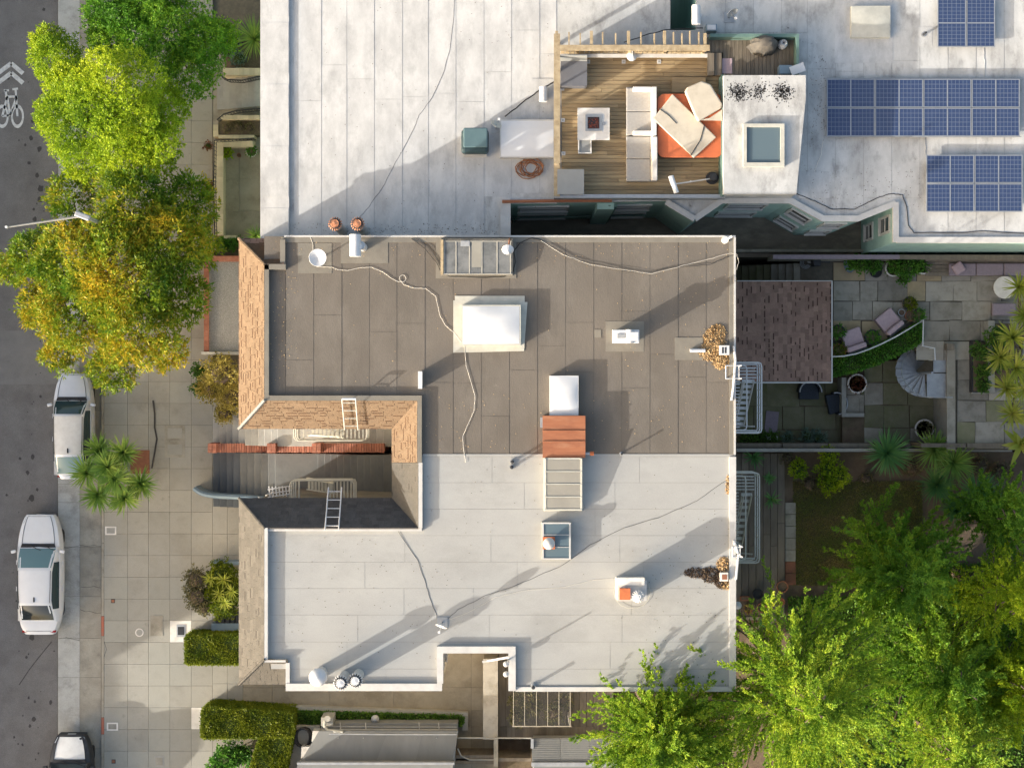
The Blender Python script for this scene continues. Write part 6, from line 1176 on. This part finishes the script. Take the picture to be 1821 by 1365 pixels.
def conifer(label, base, ztop, R, mt, npl, nside, lean=(0, 0), name='cypress_tree', zlow=3.0, lmin=1.6, lmax=3.4, lw=(.095, .042), nleaf=20):
    """base px,py are read at crown height; plumes = foxtail axes with side foxtails"""
    zc = ztop * .75; b = (X(base[0], zc), Y(base[1], zc), base[2]); t = thing(name, label, 'tree', b); m = M(); m.tube([b, (b[0], b[1], ztop * .6), (b[0], b[1], ztop - .4)], [.3, .2, .04], 8)
    A0, A1 = [], []
    for k in range(npl):
        f = rng.uniform(0, 1) ** .65; z0 = ztop - .5 - (ztop - zlow) * f; az = rng.uniform(0, 2 * np.pi); rad = R * (.1 + .9 * f ** .7) * rng.uniform(.5, 1.1); Lp = min(rng.uniform(lmin, lmax), rad + .6); el = rng.uniform(.1, .6)
        dirv = np.array([math.cos(az + rng.normal(0, .18)), math.sin(az + rng.normal(0, .18)), el]); dirv /= np.linalg.norm(dirv); end = np.array([b[0] + rad * math.cos(az), b[1] + rad * math.sin(az), z0 + .3]); st_ = end - dirv * Lp
        if k % 3 == 0: m.tube([(b[0], b[1], max(z0 - rad * .4, base[2] + .2)), tuple(st_), tuple(end - dirv * .4)], [.05, .03, .008], 4)
        u = np.linspace(.08, .97, nside) + rng.uniform(-.02, .02, nside); sd = rng.normal(0, 1, (nside, 3)); sd[:, 2] = np.abs(sd[:, 2]) * .5; sd = nrm(sd - dirv * (sd @ dirv)[:, None]); ll = (.1 + .34 * (1 - u) ** .7) * rng.uniform(.6, 1.15, nside)
        p0 = st_ + dirv * (u * Lp)[:, None] + np.array([0, 0, .3]) * (u ** 2)[:, None]; A0.append(p0); A1.append(p0 + nrm(sd * .7 + dirv) * ll[:, None])
    m.obj('trunk', BARK, t); A0 = np.concatenate(A0); A1 = np.concatenate(A1); n = len(A0); s_ = np.tile(np.linspace(0, 1, nleaf), n)[:, None] + rng.uniform(-.02, .02, (n * nleaf, 1)); a0 = np.repeat(A0, nleaf, 0); ax = np.repeat(A1 - A0, nleaf, 0); C = a0 + ax * s_
    rd = rng.normal(0, 1, C.shape); D = nrm(ax) * 1.0 + nrm(rd) * .75; tp = (1 - .45 * s_[:, 0])
    leafobj('crown', C, D, lw[0] * tp, lw[1] * tp, mt, t, jit=.12, up=.35); return t
conifer('bright green cypress leaning over the corner of the pale roof', (1172, 1300, .5), 12.9, 3.1, CONIF, 280, 34, zlow=10.5)
conifer('large bright cypress with plumed branches beside the garden deck', (1425, 1235, ZG), 15.2, 4.6, CONIF, 320, 34, zlow=9.0)
conifer('dark cypress in shade above the small lawn', (1620, 1025, ZG), 9.4, 3.1, CONID, 220, 30, zlow=4.0, lw=(.12, .05))
conifer('shaded cypress with sparse lower branches by the garden corner', (1690, 1210, ZG), 8.8, 4.2, CONID, 260, 30, zlow=3.2, lw=(.12, .05))
conifer('yellow green young cypress at the right garden edge', (1800, 1060, ZG), 10.6, 2.2, LIME, 170, 24, zlow=5.5)
conifer('yellow green cypress south of the shaded one', (1700, 1340, ZG), 10.4, 3.0, CONIF, 210, 18, zlow=5.5)
conifer('dark leafy cypress behind the fan yuccas', (1795, 925, ZG), 7.6, 2.1, CONID, 170, 18, zlow=3.5, lw=(.12, .05))
conifer('shaded cypress at the outermost garden corner', (1830, 1230, ZG), 9.8, 2.8, LIME, 190, 24, zlow=4.0, lw=(.12, .05))
def blades(c, n, L, w, droop=.5, up0=.2, seed=0):
    r = np.random.default_rng(seed); V, Q = [], []
    for k in range(n):
        az = r.uniform(0, 2 * np.pi); el = r.uniform(up0, 1.35) if up0 < 1 else 1.2; el = math.asin(min(.98, max(-.2, r.uniform(math.sin(up0), 1)))); ll = L * r.uniform(.75, 1.1); p = np.array(c, float); i0 = len(V); d_ = np.array([math.cos(az) * math.cos(el), math.sin(az) * math.cos(el), math.sin(el)]); s = np.array([-math.sin(az), math.cos(az), 0])
        for q in range(4):
            ww = w * (.7, 1, .75, .08)[q]; V += [p - s * ww / 2, p + s * ww / 2 ]; p = p + d_ * ll / 3; d_ = d_ + np.array([0, 0, -droop * .33 * math.cos(el)]); d_ /= np.linalg.norm(d_)
        for q in range(3): a = i0 + 2 * q; Q.append((a, a + 1, a + 3, a + 2))
    return V, Q
def rosette(name, label, heads, mt, n, L, w, base, droop=.5, up0=.1, group=None, cat='plant', trunk=True):
    """heads: list of (px,py,z); one plant with several leaf heads"""
    bp = P(*base); t = thing(name, label, cat, bp, group)
    if trunk:
        m = M()
        for h in heads: m.tube([bp, P(*h)], [.07, .05], 6)
        m.obj('stem', BARK, t)
    for i, h in enumerate(heads):
        V, Q = blades(P(*h), n, L, w, droop, up0, seed=int(h[0] * 7 + h[1])); link('leaf_head', npmesh('leaf_head', V, Q), mt, t)
    return t
rosette('cordyline_clump', 'clump of green cordyline heads growing by the kerb', [(155, 840, 1.9), (178, 800, 1.6), (220, 805, 2.0), (205, 850, 2.2), (175, 880, 1.6), (222, 885, 1.7), (250, 860, 1.5), (192, 830, 2.3)], YUC, 130, .8, .055, (205, 845, 0), .45)
rosette('fan_yucca', 'dark green starburst yucca against the garden wall', [(1577, 806, 2.2)], YUCD, 160, 1.05, .055, (1577, 812, ZG), .15, 0)
for (a, b, z, L, mt_, lab) in ((1660, 800, 2.6, .95, YUC, 'green starburst yucca overlapping the wall beside the retaining wall'), (1695, 822, 2.7, .95, YUC, 'green starburst yucca next to the wall-side one'), (1665, 862, 1.9, .9, YUCD, 'dark starburst yucca below the paired yuccas'), (1738, 880, 2.3, 1.15, YUCD, 'large fan leaved yucca near the dark leafy cypress'), (1700, 905, 1.7, .7, YUCD, 'small dark yucca at the foot of the fan leaved one')):
    rosette('fan_yucca', lab, [(a, b, z)], mt_, 170, L, .045, (a + 3, b + 5, ZG), .15, 0)
rosette('cordyline_tree', 'tall yellow cordyline cluster at the right end of the patio', [(1812, 510, 5.2), (1800, 600, 5.6), (1778, 635, 5.2), (1806, 655, 5.7), (1790, 690, 5.2), (1800, 735, 4.8), (1822, 690, 5.4), (1822, 560, 5.2)], YUCY, 80, .75, .05, (1815, 630, ZU), .4)
rosette('spiky_planter_grass', 'fountain of long striped blades in the stoop planter', [(452, 70, .8)], YUC, 130, 1.0, .035, (452, 70, .5), .5, .1)
rosette('small_palm', 'small bright palm at the forecourt planter end', [(455, 420, .9)], YUC, 50, .55, .04, (455, 425, .3), .3)
for k, (a, b, L, lab) in enumerate(((1340, 812, .55, 'small aloe in the shade under the mossy wall'), (1368, 850, .3, 'tiny aloe between deck and flower bed'), (1372, 887, .45, 'spiky aloe at the deck edge'), (1360, 1105, .4, 'spiky plant below the deck end beam'))): rosette('aloe', lab, [(a, b, ZG + .25)], YUCD, 36, L, .05, (a, b, ZG), .2, .1)
rosette('banana_plant', 'broad leaved yellow striped plant at the wall end', [(1815, 790, 3.6)], YUCY, 14, .95, .22, (1822, 795, ZG), .5, .2)
def hedge(label, poly, z0, z1, mt, dens=1500, name='clipped_hedge', L=.055, Wd=.05, px=True, cat='hedge'):
    W_ = [(X(a, z1), Y(b, z1)) for a, b in poly]; cx = sum(p[0] for p in W_) / len(W_); cy = sum(p[1] for p in W_) / len(W_); t = thing(name, label, cat, (cx, cy, z0)); ins = [(p[0] + (cx - p[0]) * .04, p[1] + (cy - p[1]) * .06) for p in W_]
    M().prism(ins, z0, z1 - .05).obj('core', GREENSOL, t); Cs, Ds = [], []
    a_ = np.array(W_); 
    for i in range(len(W_)):
        p, q = a_[i - 1], a_[i]; l = np.linalg.norm(q - p); n = int(dens * l * (z1 - z0)); u = rng.uniform(0, 1, n)[:, None]; xy = p + (q - p) * u; nn = np.array([(q - p)[1], -(q - p)[0]]) / l
        if np.dot(nn, (p + q) / 2 - np.array([cx, cy])) < 0: nn = -nn
        xy = xy + nn * rng.normal(0, .03, (n, 1)); Cs.append(np.column_stack([xy, rng.uniform(z0, z1, n)])); Ds.append(np.column_stack([np.repeat(nn[None], n, 0), np.full(n, .4)]))
    lo, hi = a_.min(0), a_.max(0); n = int(dens * 1.3 * np.prod(hi - lo)); pt = rng.uniform(lo, hi, (n, 2)); ins_ = np.zeros(n, bool); j = len(W_) - 1
    for i in range(len(W_)):
        xi, yi, xj, yj = *a_[i], *a_[j]; cnd = ((yi > pt[:, 1]) != (yj > pt[:, 1])) & (pt[:, 0] < (xj - xi) * (pt[:, 1] - yi) / (yj - yi + 1e-12) + xi); ins_ ^= cnd; j = i
    pt = pt[ins_]; Cs.append(np.column_stack([pt, z1 - .06 + rng.normal(0, .035, len(pt)) + np.where(rng.uniform(0, 1, len(pt)) < .04, rng.uniform(0, .14, len(pt)), 0) + .045 * np.sin(pt[:, 0] * 5) * np.cos(pt[:, 1] * 4)])); Ds.append(np.column_stack([rng.normal(0, .4, (len(pt), 2)), np.ones(len(pt))]))
    leafobj('foliage', np.concatenate(Cs), np.concatenate(Ds), L, Wd, mt, t, jit=.5, up=.3); return t
hedge('clipped box hedge at the front corner of the pale building', [(330, 1131), (425, 1130), (430, 1180), (330, 1180)], 0, 1.35, HEDGE, 2200)
hedge('clipped hedge running along the driveway kerb', [(359, 1262), (375, 1258), (519, 1268), (519, 1310), (359, 1312)], 0, 1.5, HEDGE, 2200)
hedge('clipped hedge turning south from the driveway hedge', [(462, 1311), (519, 1311), (500, 1400), (436, 1400)], 0, 1.42, HEDGE, 2200)
hedge('dark ivy strip between kerb wall and grey house', [(520, 1266), (822, 1274), (822, 1288), (520, 1290)], 0, .5, HEDGED, 900, 'ivy_strip', .08, .07, cat='ivy')
hedge('curved fern hedge below the white patio railing', [(1478, 638), (1505, 636), (1530, 630), (1560, 618), (1600, 597), (1638, 575), (1639, 605), (1600, 626), (1560, 645), (1520, 658), (1478, 666)], ZU - .3, ZU + .35, FERN, 1100, 'fern_hedge', .1, .05)
def shrub(label, bl, mt, dens, L, Wd, name='shrub', core=True, tuft=4, z0=0, cat='shrub', spread=.5):
    blobs = [(*P(a, b, z)[:2], z, r) for a, b, z, r in bl]; t = thing(name, label, cat, (blobs[0][0], blobs[0][1], z0)); m = M()
    for q in blobs: m.tube([(q[0], q[1], z0), (q[0] + .03, q[1], q[2])], [.03, .015], 5)
    m.obj('stem', BARK, t)
    for q in blobs: M().lathe((q[0], q[1], q[2]), [(0, -q[3] * .5), (q[3] * .5, -q[3] * .35), (q[3] * .66, 0), (q[3] * .5, q[3] * .4), (0, q[3] * .56)], 9).obj('inner_twigs', GREENSOL if mt not in (BRUSH, OLIVE) else BARK, t)
    C, D = blobpts(blobs, dens, .45); C = np.repeat(C, tuft, 0) + rng.normal(0, L * .3, (len(C) * tuft, 3)); D = np.repeat(D, tuft, 0) + rng.normal(0, spread, C.shape) + [0, 0, .3]; leafobj('foliage', C, D, L, Wd, mt, t); return t
shrub('straw yellow bushy shrub below the gravel terrace', [(395, 665, 1.3, .75), (375, 690, 1.0, .55), (412, 705, 1.1, .6), (400, 735, .8, .4)], OLIVE, 1400, .09, .045); shrub('round dark green shrub beside the straw yellow one', [(355, 660, .5, .35), (357, 690, .5, .35)], HEDGED, 1600, .07, .05)
shrub('grey brown brushy shrub at the front planter', [(350, 1030, .8, .55), (352, 1060, .8, .55), (365, 1078, .6, .4)], BRUSH, 1500, .07, .04); shrub('yellow green leafy shrub in the front planter', [(395, 1020, .9, .55), (398, 1075, .8, .55), (410, 1045, .9, .65), (385, 1050, .8, .5)], HEDGE, 1900, .08, .055)
rosette('aloe', 'cluster of yellow green aloe heads over the front planter', [(375, 1028, 1.3), (398, 1030, 1.4), (390, 1055, 1.4), (412, 1050, 1.5), (400, 1070, 1.3)], YUCY, 30, .4, .035, (395, 1045, 0), .5)
shrub('dark glossy shrub inside the hedge corner', [(405, 1345, .7, .6), (430, 1340, .7, .5), (390, 1365, .6, .5)], FERN, 900, .1, .07)
shrub('olive brown ground cover in the tiled planter', [(405, 228, .6, .25), (425, 226, .6, .28), (445, 228, .6, .25)], BRUSH, 1600, .05, .03, z0=.5); shrub('blue grey low plants in the stoop planter', [(415, 75, .55, .4), (425, 105, .6, .35), (410, 95, .5, .3)], GREYL, 900, .09, .03, z0=.4)
shrub('dark green fern bed at the end of forecourt', [(395, 434, .4, .25), (412, 434, .4, .28), (425, 430, .4, .22)], FERN, 1500, .09, .05, z0=.2); shrub('low red tinged plants along the forecourt wall', [(372, 330, .2, .22), (374, 350, .2, .2), (371, 260, .2, .2)], REDY, 1200, .06, .04)
shrub('leafy green shrub under the patio wall', [(1530, 467, 3.6, .35), (1552, 470, 3.6, .35), (1515, 470, 3.5, .25)], FERN, 1200, .09, .06, z0=ZU); shrub('flowering bush in round planters by the bench', [(1590, 470, 3.6, .35), (1612, 474, 3.7, .42), (1630, 470, 3.6, .35), (1606, 495, 3.3, .25)], FERN, 1200, .08, .055, z0=ZU)
shrub('bright yellow green shrub in the garden bed', [(1472, 835, 1.6, .5), (1490, 845, 1.6, .45), (1475, 860, 1.5, .4), (1472, 808, 1.7, .35)], LIME, 800, .1, .06, z0=ZG); shrub('small lime shrub beside the bright yellow green one', [(1420, 833, 1.4, .38)], LIME, 900, .09, .06, z0=ZG)
shrub('grey green clump in the lower patio bed', [(1435, 775, .8, .3), (1455, 778, .8, .3), (1400, 778, .7, .25)], GREYL, 1300, .12, .03, z0=.3); shrub('dark ferny plants in the bed by the fire escape', [(1330, 780, .8, .35), (1355, 782, .8, .3), (1375, 778, .7, .25)], HEDGED, 1300, .1, .04, z0=.3)
shrub('dark leafy plants in the raised bed', [(1740, 625, 3.7, .3), (1745, 660, 3.6, .28), (1770, 600, 3.8, .4), (1775, 640, 3.7, .4), (1748, 685, 3.5, .25)], HEDGED, 1200, .1, .06, z0=ZU + .3)
shrub('sparse dark undergrowth along the garden wall', [(1620, 830, 1.2, .4), (1740, 830, 1.3, .5), (1780, 840, 1.3, .5), (1400, 815, 1.2, .3), (1540, 850, 1.1, .3), (1440, 860, 1.1, .35)], BRUSH, 500, .09, .04, z0=ZG)
shrub('dark potted foliage under the glazed plant shelter', [(925, 1245, 1.0, .4), (920, 1275, 1.0, .35), (945, 1255, 1.1, .4), (985, 1268, 1.0, .4), (1003, 1245, .9, .3), (940, 1240, 1.2, .35)], BRUSH, 700, .1, .06, z0=.5)
# understory below the conifers
n = 60000; pt = np.stack([rng.uniform(1400, 1880, n), rng.uniform(1000, 1390, n)], 1); pt = pt[(pt[:, 0] > 1560) | (pt[:, 1] > 1060)]; n = len(pt); C = np.stack([(pt[:, 0] - CX) * (CZ - ZG) / F, (CY - pt[:, 1]) * (CZ - ZG) / F, ZG + rng.uniform(0, .5, n) ** 1.5], 1); D = rng.normal(0, .8, (n, 3)) + [0, 0, .8]
o = leafobj('undergrowth', C, D, .13, .07, HEDGED); stuff(o); tag(o, 'dark green undergrowth covering the ground below the cypresses', 'ground cover')
# lawn
n = 70000; pt = np.stack([rng.uniform(1410, 1640, n), rng.uniform(855, 1040, n)], 1); C = np.stack([(pt[:, 0] - CX) * (CZ - ZG) / F, (CY - pt[:, 1]) * (CZ - ZG) / F, np.full(n, ZG)], 1); D = rng.normal(0, .5, (n, 3)) + [0, 0, 1]
o = leafobj('lawn_grass', C, D, .07, .02, GRASS); stuff(o); tag(o, 'patchy brown green lawn in the shaded garden', 'grass')
# ---------------- garden furniture and pots
def pot(label, px, py, z, r, h, mt, soil=SOIL, plant=None, cat='pot', L=.12, Wd=.05, pn=220, name='plant_pot', rim=None):
    c = P(px, py, z); t = thing(name, label, cat, c); M().lathe(c, [(r * .75, 0), (r, h), (r * 1.06, h), (r * 1.06, h + .03), (r * .88, h + .03), (r * .86, h - .04)], 18).obj('bowl', mt, t, smooth=True); M().cyl((c[0], c[1], z + .01), r * .86, h - .04, 14).obj('soil', soil, t)
    if rim: M().lathe((c[0], c[1], z + h + .031), [(r * 1.08, 0), (r * 1.08, .02), (r * .9, .02), (r * .9, 0)], 18).obj('rim', rim, t)
    if plant: C, D = blobpts([(c[0], c[1], z + h + r * .3, r * .9)], pn / r / r, .3); leafobj('foliage', C, D + [0, 0, .3], L, Wd, plant, t)
pot('wide brown pot of red leaves with pale rim on the terrace', 1521, 682, zl2, .36, .3, TERRA, plant=REDY, rim=PALE, pn=260, L=.09, Wd=.04); pot('brown pot with pale rim near the retaining wall foot', 1640, 762, zl2, .36, .3, TERRA, plant=BRUSH, rim=PALE, pn=160)
pot('large terracotta pot at the deck corner', 1389, 1041, ZG + .14, .22, .3, TERRA); pot('small terracotta pot below the large one on deck', 1387, 1068, ZG + .14, .15, .22, TERRA, soil=TERRA); pot('black pot on the garden deck', 1346, 1054, ZG + .14, .2, .3, BLACK, soil=BLACK); pot('brown pot beside the wall in the pot group', 1353, 1078, ZG + .14, .18, .26, TERRA); pot('pot with dried leaves in the deck pot group', 1329, 1080, ZG + .14, .17, .24, TERRA, plant=OLIVE, pn=60)
t = thing('planter_box', 'small rectangular terracotta trough in the deck pot group', 'planter', P(1325, 1064, ZG + .14)); M().pb(1317, 1060, 1333, 1068, ZG + .14, ZG + .34).obj('trough', TERRA, t); M().pb(1318.5, 1061.5, 1331.5, 1066.5, ZG + .34, ZG + .345).obj('soil', SOIL, t)
c = P(1312, 1076, ZG + 2.4); t = thing('wall_lamp', 'white wall lamp above the deck pots', 'lamp', (c[0], c[1], ZG + 2)); M().lathe(c, [(0, -.1), (.12, -.06), (.15, 0), (.1, .07), (0, .1)], 14).obj('globe', WMETAL, t, smooth=True); M().bar((c[0], c[1], c[2]), (xE - .05, c[1] + .25, c[2] + .2), .04).obj('arm', WMETAL, t)
pot('round pot of green leaves at the forecourt wall', 407, 275, .06, .2, .25, CONC, plant=LIME, pn=150, L=.14, Wd=.07); pot('round white pot of dark leaves by the white roof edge', 449, 271, .06, .22, .25, PALE, plant=FERN, pn=170); pot('tiny terracotta pot between the forecourt pots', 426, 277, .06, .08, .12, TERRA)
pot('black round pot beside the patio shrub', 1555, 484, ZU, .22, .25, BLACK, soil=BLACK); pot('large pale rimmed planter near the wooden bench', 1585, 478, ZU, .3, .3, DMET, plant=BRUSH, rim=PALE, pn=80); pot('pale rimmed planter beside the wooden bench end', 1638, 474, ZU, .3, .3, DMET, plant=FERN, rim=PALE, pn=90)
pot('pot of golden green leaves behind the lounge chair', 1614, 540, ZU, .25, .3, DMET, plant=HEDGE, pn=200, L=.14); pot('leafy pot beside the lounge chair back', 1630, 560, ZU, .22, .3, DMET, plant=FERN, pn=160, L=.14, Wd=.04); pot('brown bowl pot at the railing end', 1616, 562, ZU, .2, .25, TERRA, plant=BRUSH, pn=60); pot('small grey pot beside the golden leaves', 1601, 556, ZU, .13, .2, GALV)
pot('leafy pot between the two lounge chairs', 1548, 600, ZU, .28, .3, DMET, plant=FERN, pn=200, L=.14, Wd=.05); pot('tall leafy pot at the annex corner', 1487, 590, ZU, .25, .35, DMET, plant=FERN, pn=160, L=.18, Wd=.05); pot('bushy pot by the railing and annex', 1489, 624, ZU, .26, .3, TERRA, plant=HEDGE, pn=160, L=.17, Wd=.05)
def lounge(label, cx, cy, rz):
    c = P(cx, cy, ZU + .3); t = thing('lounge_chair', label, 'lounge chair', (c[0], c[1], ZU), rz=rz)
    M().rb(0, .06, .02, .74, .66, .22).obj('base', MAUVED, t, local=True); M().rb(0, .1, .24, .76, .62, .14).obj('seat_cushion', MAUVE, t, local=True, bevel=.05, seg=3); M().rb(0, -.3, .1, .76, .2, .5).obj('backrest', MAUVE, t, local=True, bevel=.07, seg=3)
    M().rb(0, -.43, .05, .74, .06, .5).obj('back_frame', DMET, t, local=True)
    for sx in (-.33, .33):
        for sy in (-.35, .32): M().rb(sx, sy, 0, .05, .05, .03).obj('foot', DMET, t, local=True)
lounge('mauve lounge chair closer to the annex roof', 1517, 604, .33); lounge('mauve lounge chair beside the golden leaved pot', 1581, 572, .68)
def tubchair(label, cx, cy, rz):
    c = P(cx, cy, ZL - .3); t = thing('tub_chair', label, 'chair', (c[0], c[1], ZL - .3), rz=rz); n = 14; out = []; inn = []; TC = mat_tc
    for k in range(n + 1): g = math.pi * k / n; out.append((.45 * math.cos(g), .45 * math.sin(g))); inn.append((.39 * math.cos(g), .39 * math.sin(g)))
    m = M(); poly = out + inn[::-1]; m.prism(poly, .05, .68); m.obj('shell', TC, t, local=True); m = M(); m.prism([(.39 * math.cos(math.pi * k / n), .39 * math.sin(math.pi * k / n) - (.0 if 0 < k < n else .28)) for k in range(n + 1)], .05, .36); m.obj('seat', TC, t, local=True, bevel=.03)
    m = M(); m.tube([(p[0] * .96, p[1] * .96, .69) for p in out], .03, 6); m.obj('rim', GALV, t, local=True)
mat_tc = mat('navy_wicker', (.035, .045, .06), (.025, .032, .045), 20, .6)
tubchair('dark tub chair tucked under the annex eave', 1436, 697, 0); tubchair('dark tub chair by the pale corner kerb', 1481, 717, -1.35)
t = thing('round_table', 'pale round table beside the cushioned bench', 'table', P(1787, 511, ZU)); c = P(1787, 511, ZU + .65); M().cyl((c[0], c[1], ZU + .6), .42, .05, 28).obj('tabletop', PALE, t); M().cyl((c[0], c[1], ZU + .04), .06, .56, 10).obj('stem', DMET, t); M().cyl((c[0], c[1], ZU), .25, .04, 18).obj('foot', DMET, t)
t = thing('ottoman', 'plum grey cushioned ottoman below the round table', 'ottoman', P(1785, 549, ZU)); M().pb(1766, 540, 1806, 560, ZU, ZU + .25).obj('base', DWOOD, t); M().pb(1765, 539, 1807, 561, ZU + .25, ZU + .4).obj('cushion', MAUVED, t, bevel=.04)
t = thing('garden_bench', 'long timber bench with plum cushions along the patio wall', 'bench', P(1740, 480, ZU))
for k in range(4): M().pb(1646, 464 + 6.8 * k, 1840, 470 + 6.8 * k, ZU + .3, ZU + .36).obj('seat_plank', DWOOD, t)
for a in (1650, 1735, 1825): M().pb(a, 466, a + 6, 489, ZU, ZU + .3).obj('leg', DWOOD, t)
M().pb(1646, 461, 1840, 464, ZU, ZU + .75).obj('back_rail', DWOOD, t)
for a in (1688, 1737, 1786): M().pb(a, 468, a + 48, 490, ZU + .36, ZU + .48).obj('seat_cushion', MAUVED, t, bevel=.04)
c = P(1704, 477, ZU + .5); m = M(); m.rb(c[0], c[1], ZU + .48, .42, .42, .14, .6); tag(m.obj('throw_pillow', MAUVE, bevel=.06), 'mauve square pillow on the bench cushions', 'pillow')
t = thing('raised_bed', 'raised planting bed with pale wall on the patio', 'planter', P(1750, 650, ZU)); M().pb(1729, 606, 1757, 697, ZU - .03, ZU + .4).obj('trough', DMET, t); M().pb(1731, 608, 1756, 695, ZU + .4, ZU + .41).obj('soil', SOIL, t); M().pb(1757.5, 570, 1769, 697, ZU - .03, ZU + .55).obj('pale_wall', CONC, t); M().pb(1769.5, 575, 1800, 690, ZU - .03, ZU + .3).obj('back_soil', SOIL, t); M().pb(1728, 697.5, 1772, 700, ZU - .03, ZU + .3).obj('end_kerb', CONC, t)
c = P(1507, 473, ZU); m = M(); m.lathe((c[0], c[1], ZU + .3), [(.0, 0), (.28, .0), (.28, .03), (0, .03)], 18, tilt=Matrix.Rotation(-1.1, 3, 'Y') @ Matrix.Rotation(.3, 3, 'X')); tag(m.obj('metal_disc', BLUEG), 'blue grey disc leaning beside the patio shrub', 'disc')
t = thing('garden_grill', 'small dark grill with coiled hose at the top of steps', 'grill', P(1443, 468, ZU)); c = P(1447, 468, ZU); M().rb(c[0], c[1], ZU + .2, .3, .3, .5, .1).obj('firebox', DMET, t, bevel=.04); M().rb(c[0] + .3, c[1], ZU + .55, .4, .05, .04).obj('side_arm', DMET, t)
for sx in (-.1, .1):
    for sy in (-.1, .1): M().rb(c[0] + sx, c[1] + sy, ZU, .03, .03, .2).obj('leg', DMET, t)
for k in range(3): q = P(1432, 468, ZU); M().tube([(q[0] + (.2 - .05 * k) * math.cos(g), q[1] + (.2 - .05 * k) * math.sin(g), ZU + .04 + .03 * k) for g in np.linspace(0, 5.8, 16)], .02, 5).obj('hose_ring', GALV, t)
c = P(1372, 750, ZL - .3); m = M(); m.rb(c[0], c[1], ZL - .3, .5, .85, .04, -.1); tag(m.obj('doormat', MAUVED), 'plum doormat on the mossy lower patio', 'mat')
c = P(1371, 777, ZL - .3); m = M(); m.rb(c[0], c[1], ZL - .3, .45, .18, .3); tag(m.obj('white_crate', WPAINT, bevel=.01), 'small white crate at the planting bed edge', 'crate')
c = P(540, 1308, .75); m = M(); path = [(c[0] + (.3 + .05 * math.sin(k * .7)) * math.cos(k * .45), c[1] + (.36 + .05 * math.cos(k * .5)) * math.sin(k * .45), .77 + .004 * k) for k in range(75)]; m.tube(path, .03, 5); tag(m.obj('cable_coil', BLACK), 'coil of thick black hose beside the hedge', 'hose coil')
t = thing('blue_planter', 'blue grey front planter edge behind the aloes', 'planter', P(402, 1003, 0)); M().pb(376, 998, 432, 1004, 0, .7).obj('back_wall', BLUEG, t); M().pb(376, 1108, 432, 1130, 0, .4).obj('front_wall', BLUEG, t)
for k in range(5): M().pb(383 + 9 * k, 1088, 390 + 9 * k, 1107.5, .02, .3).obj('slat', DMET, t)
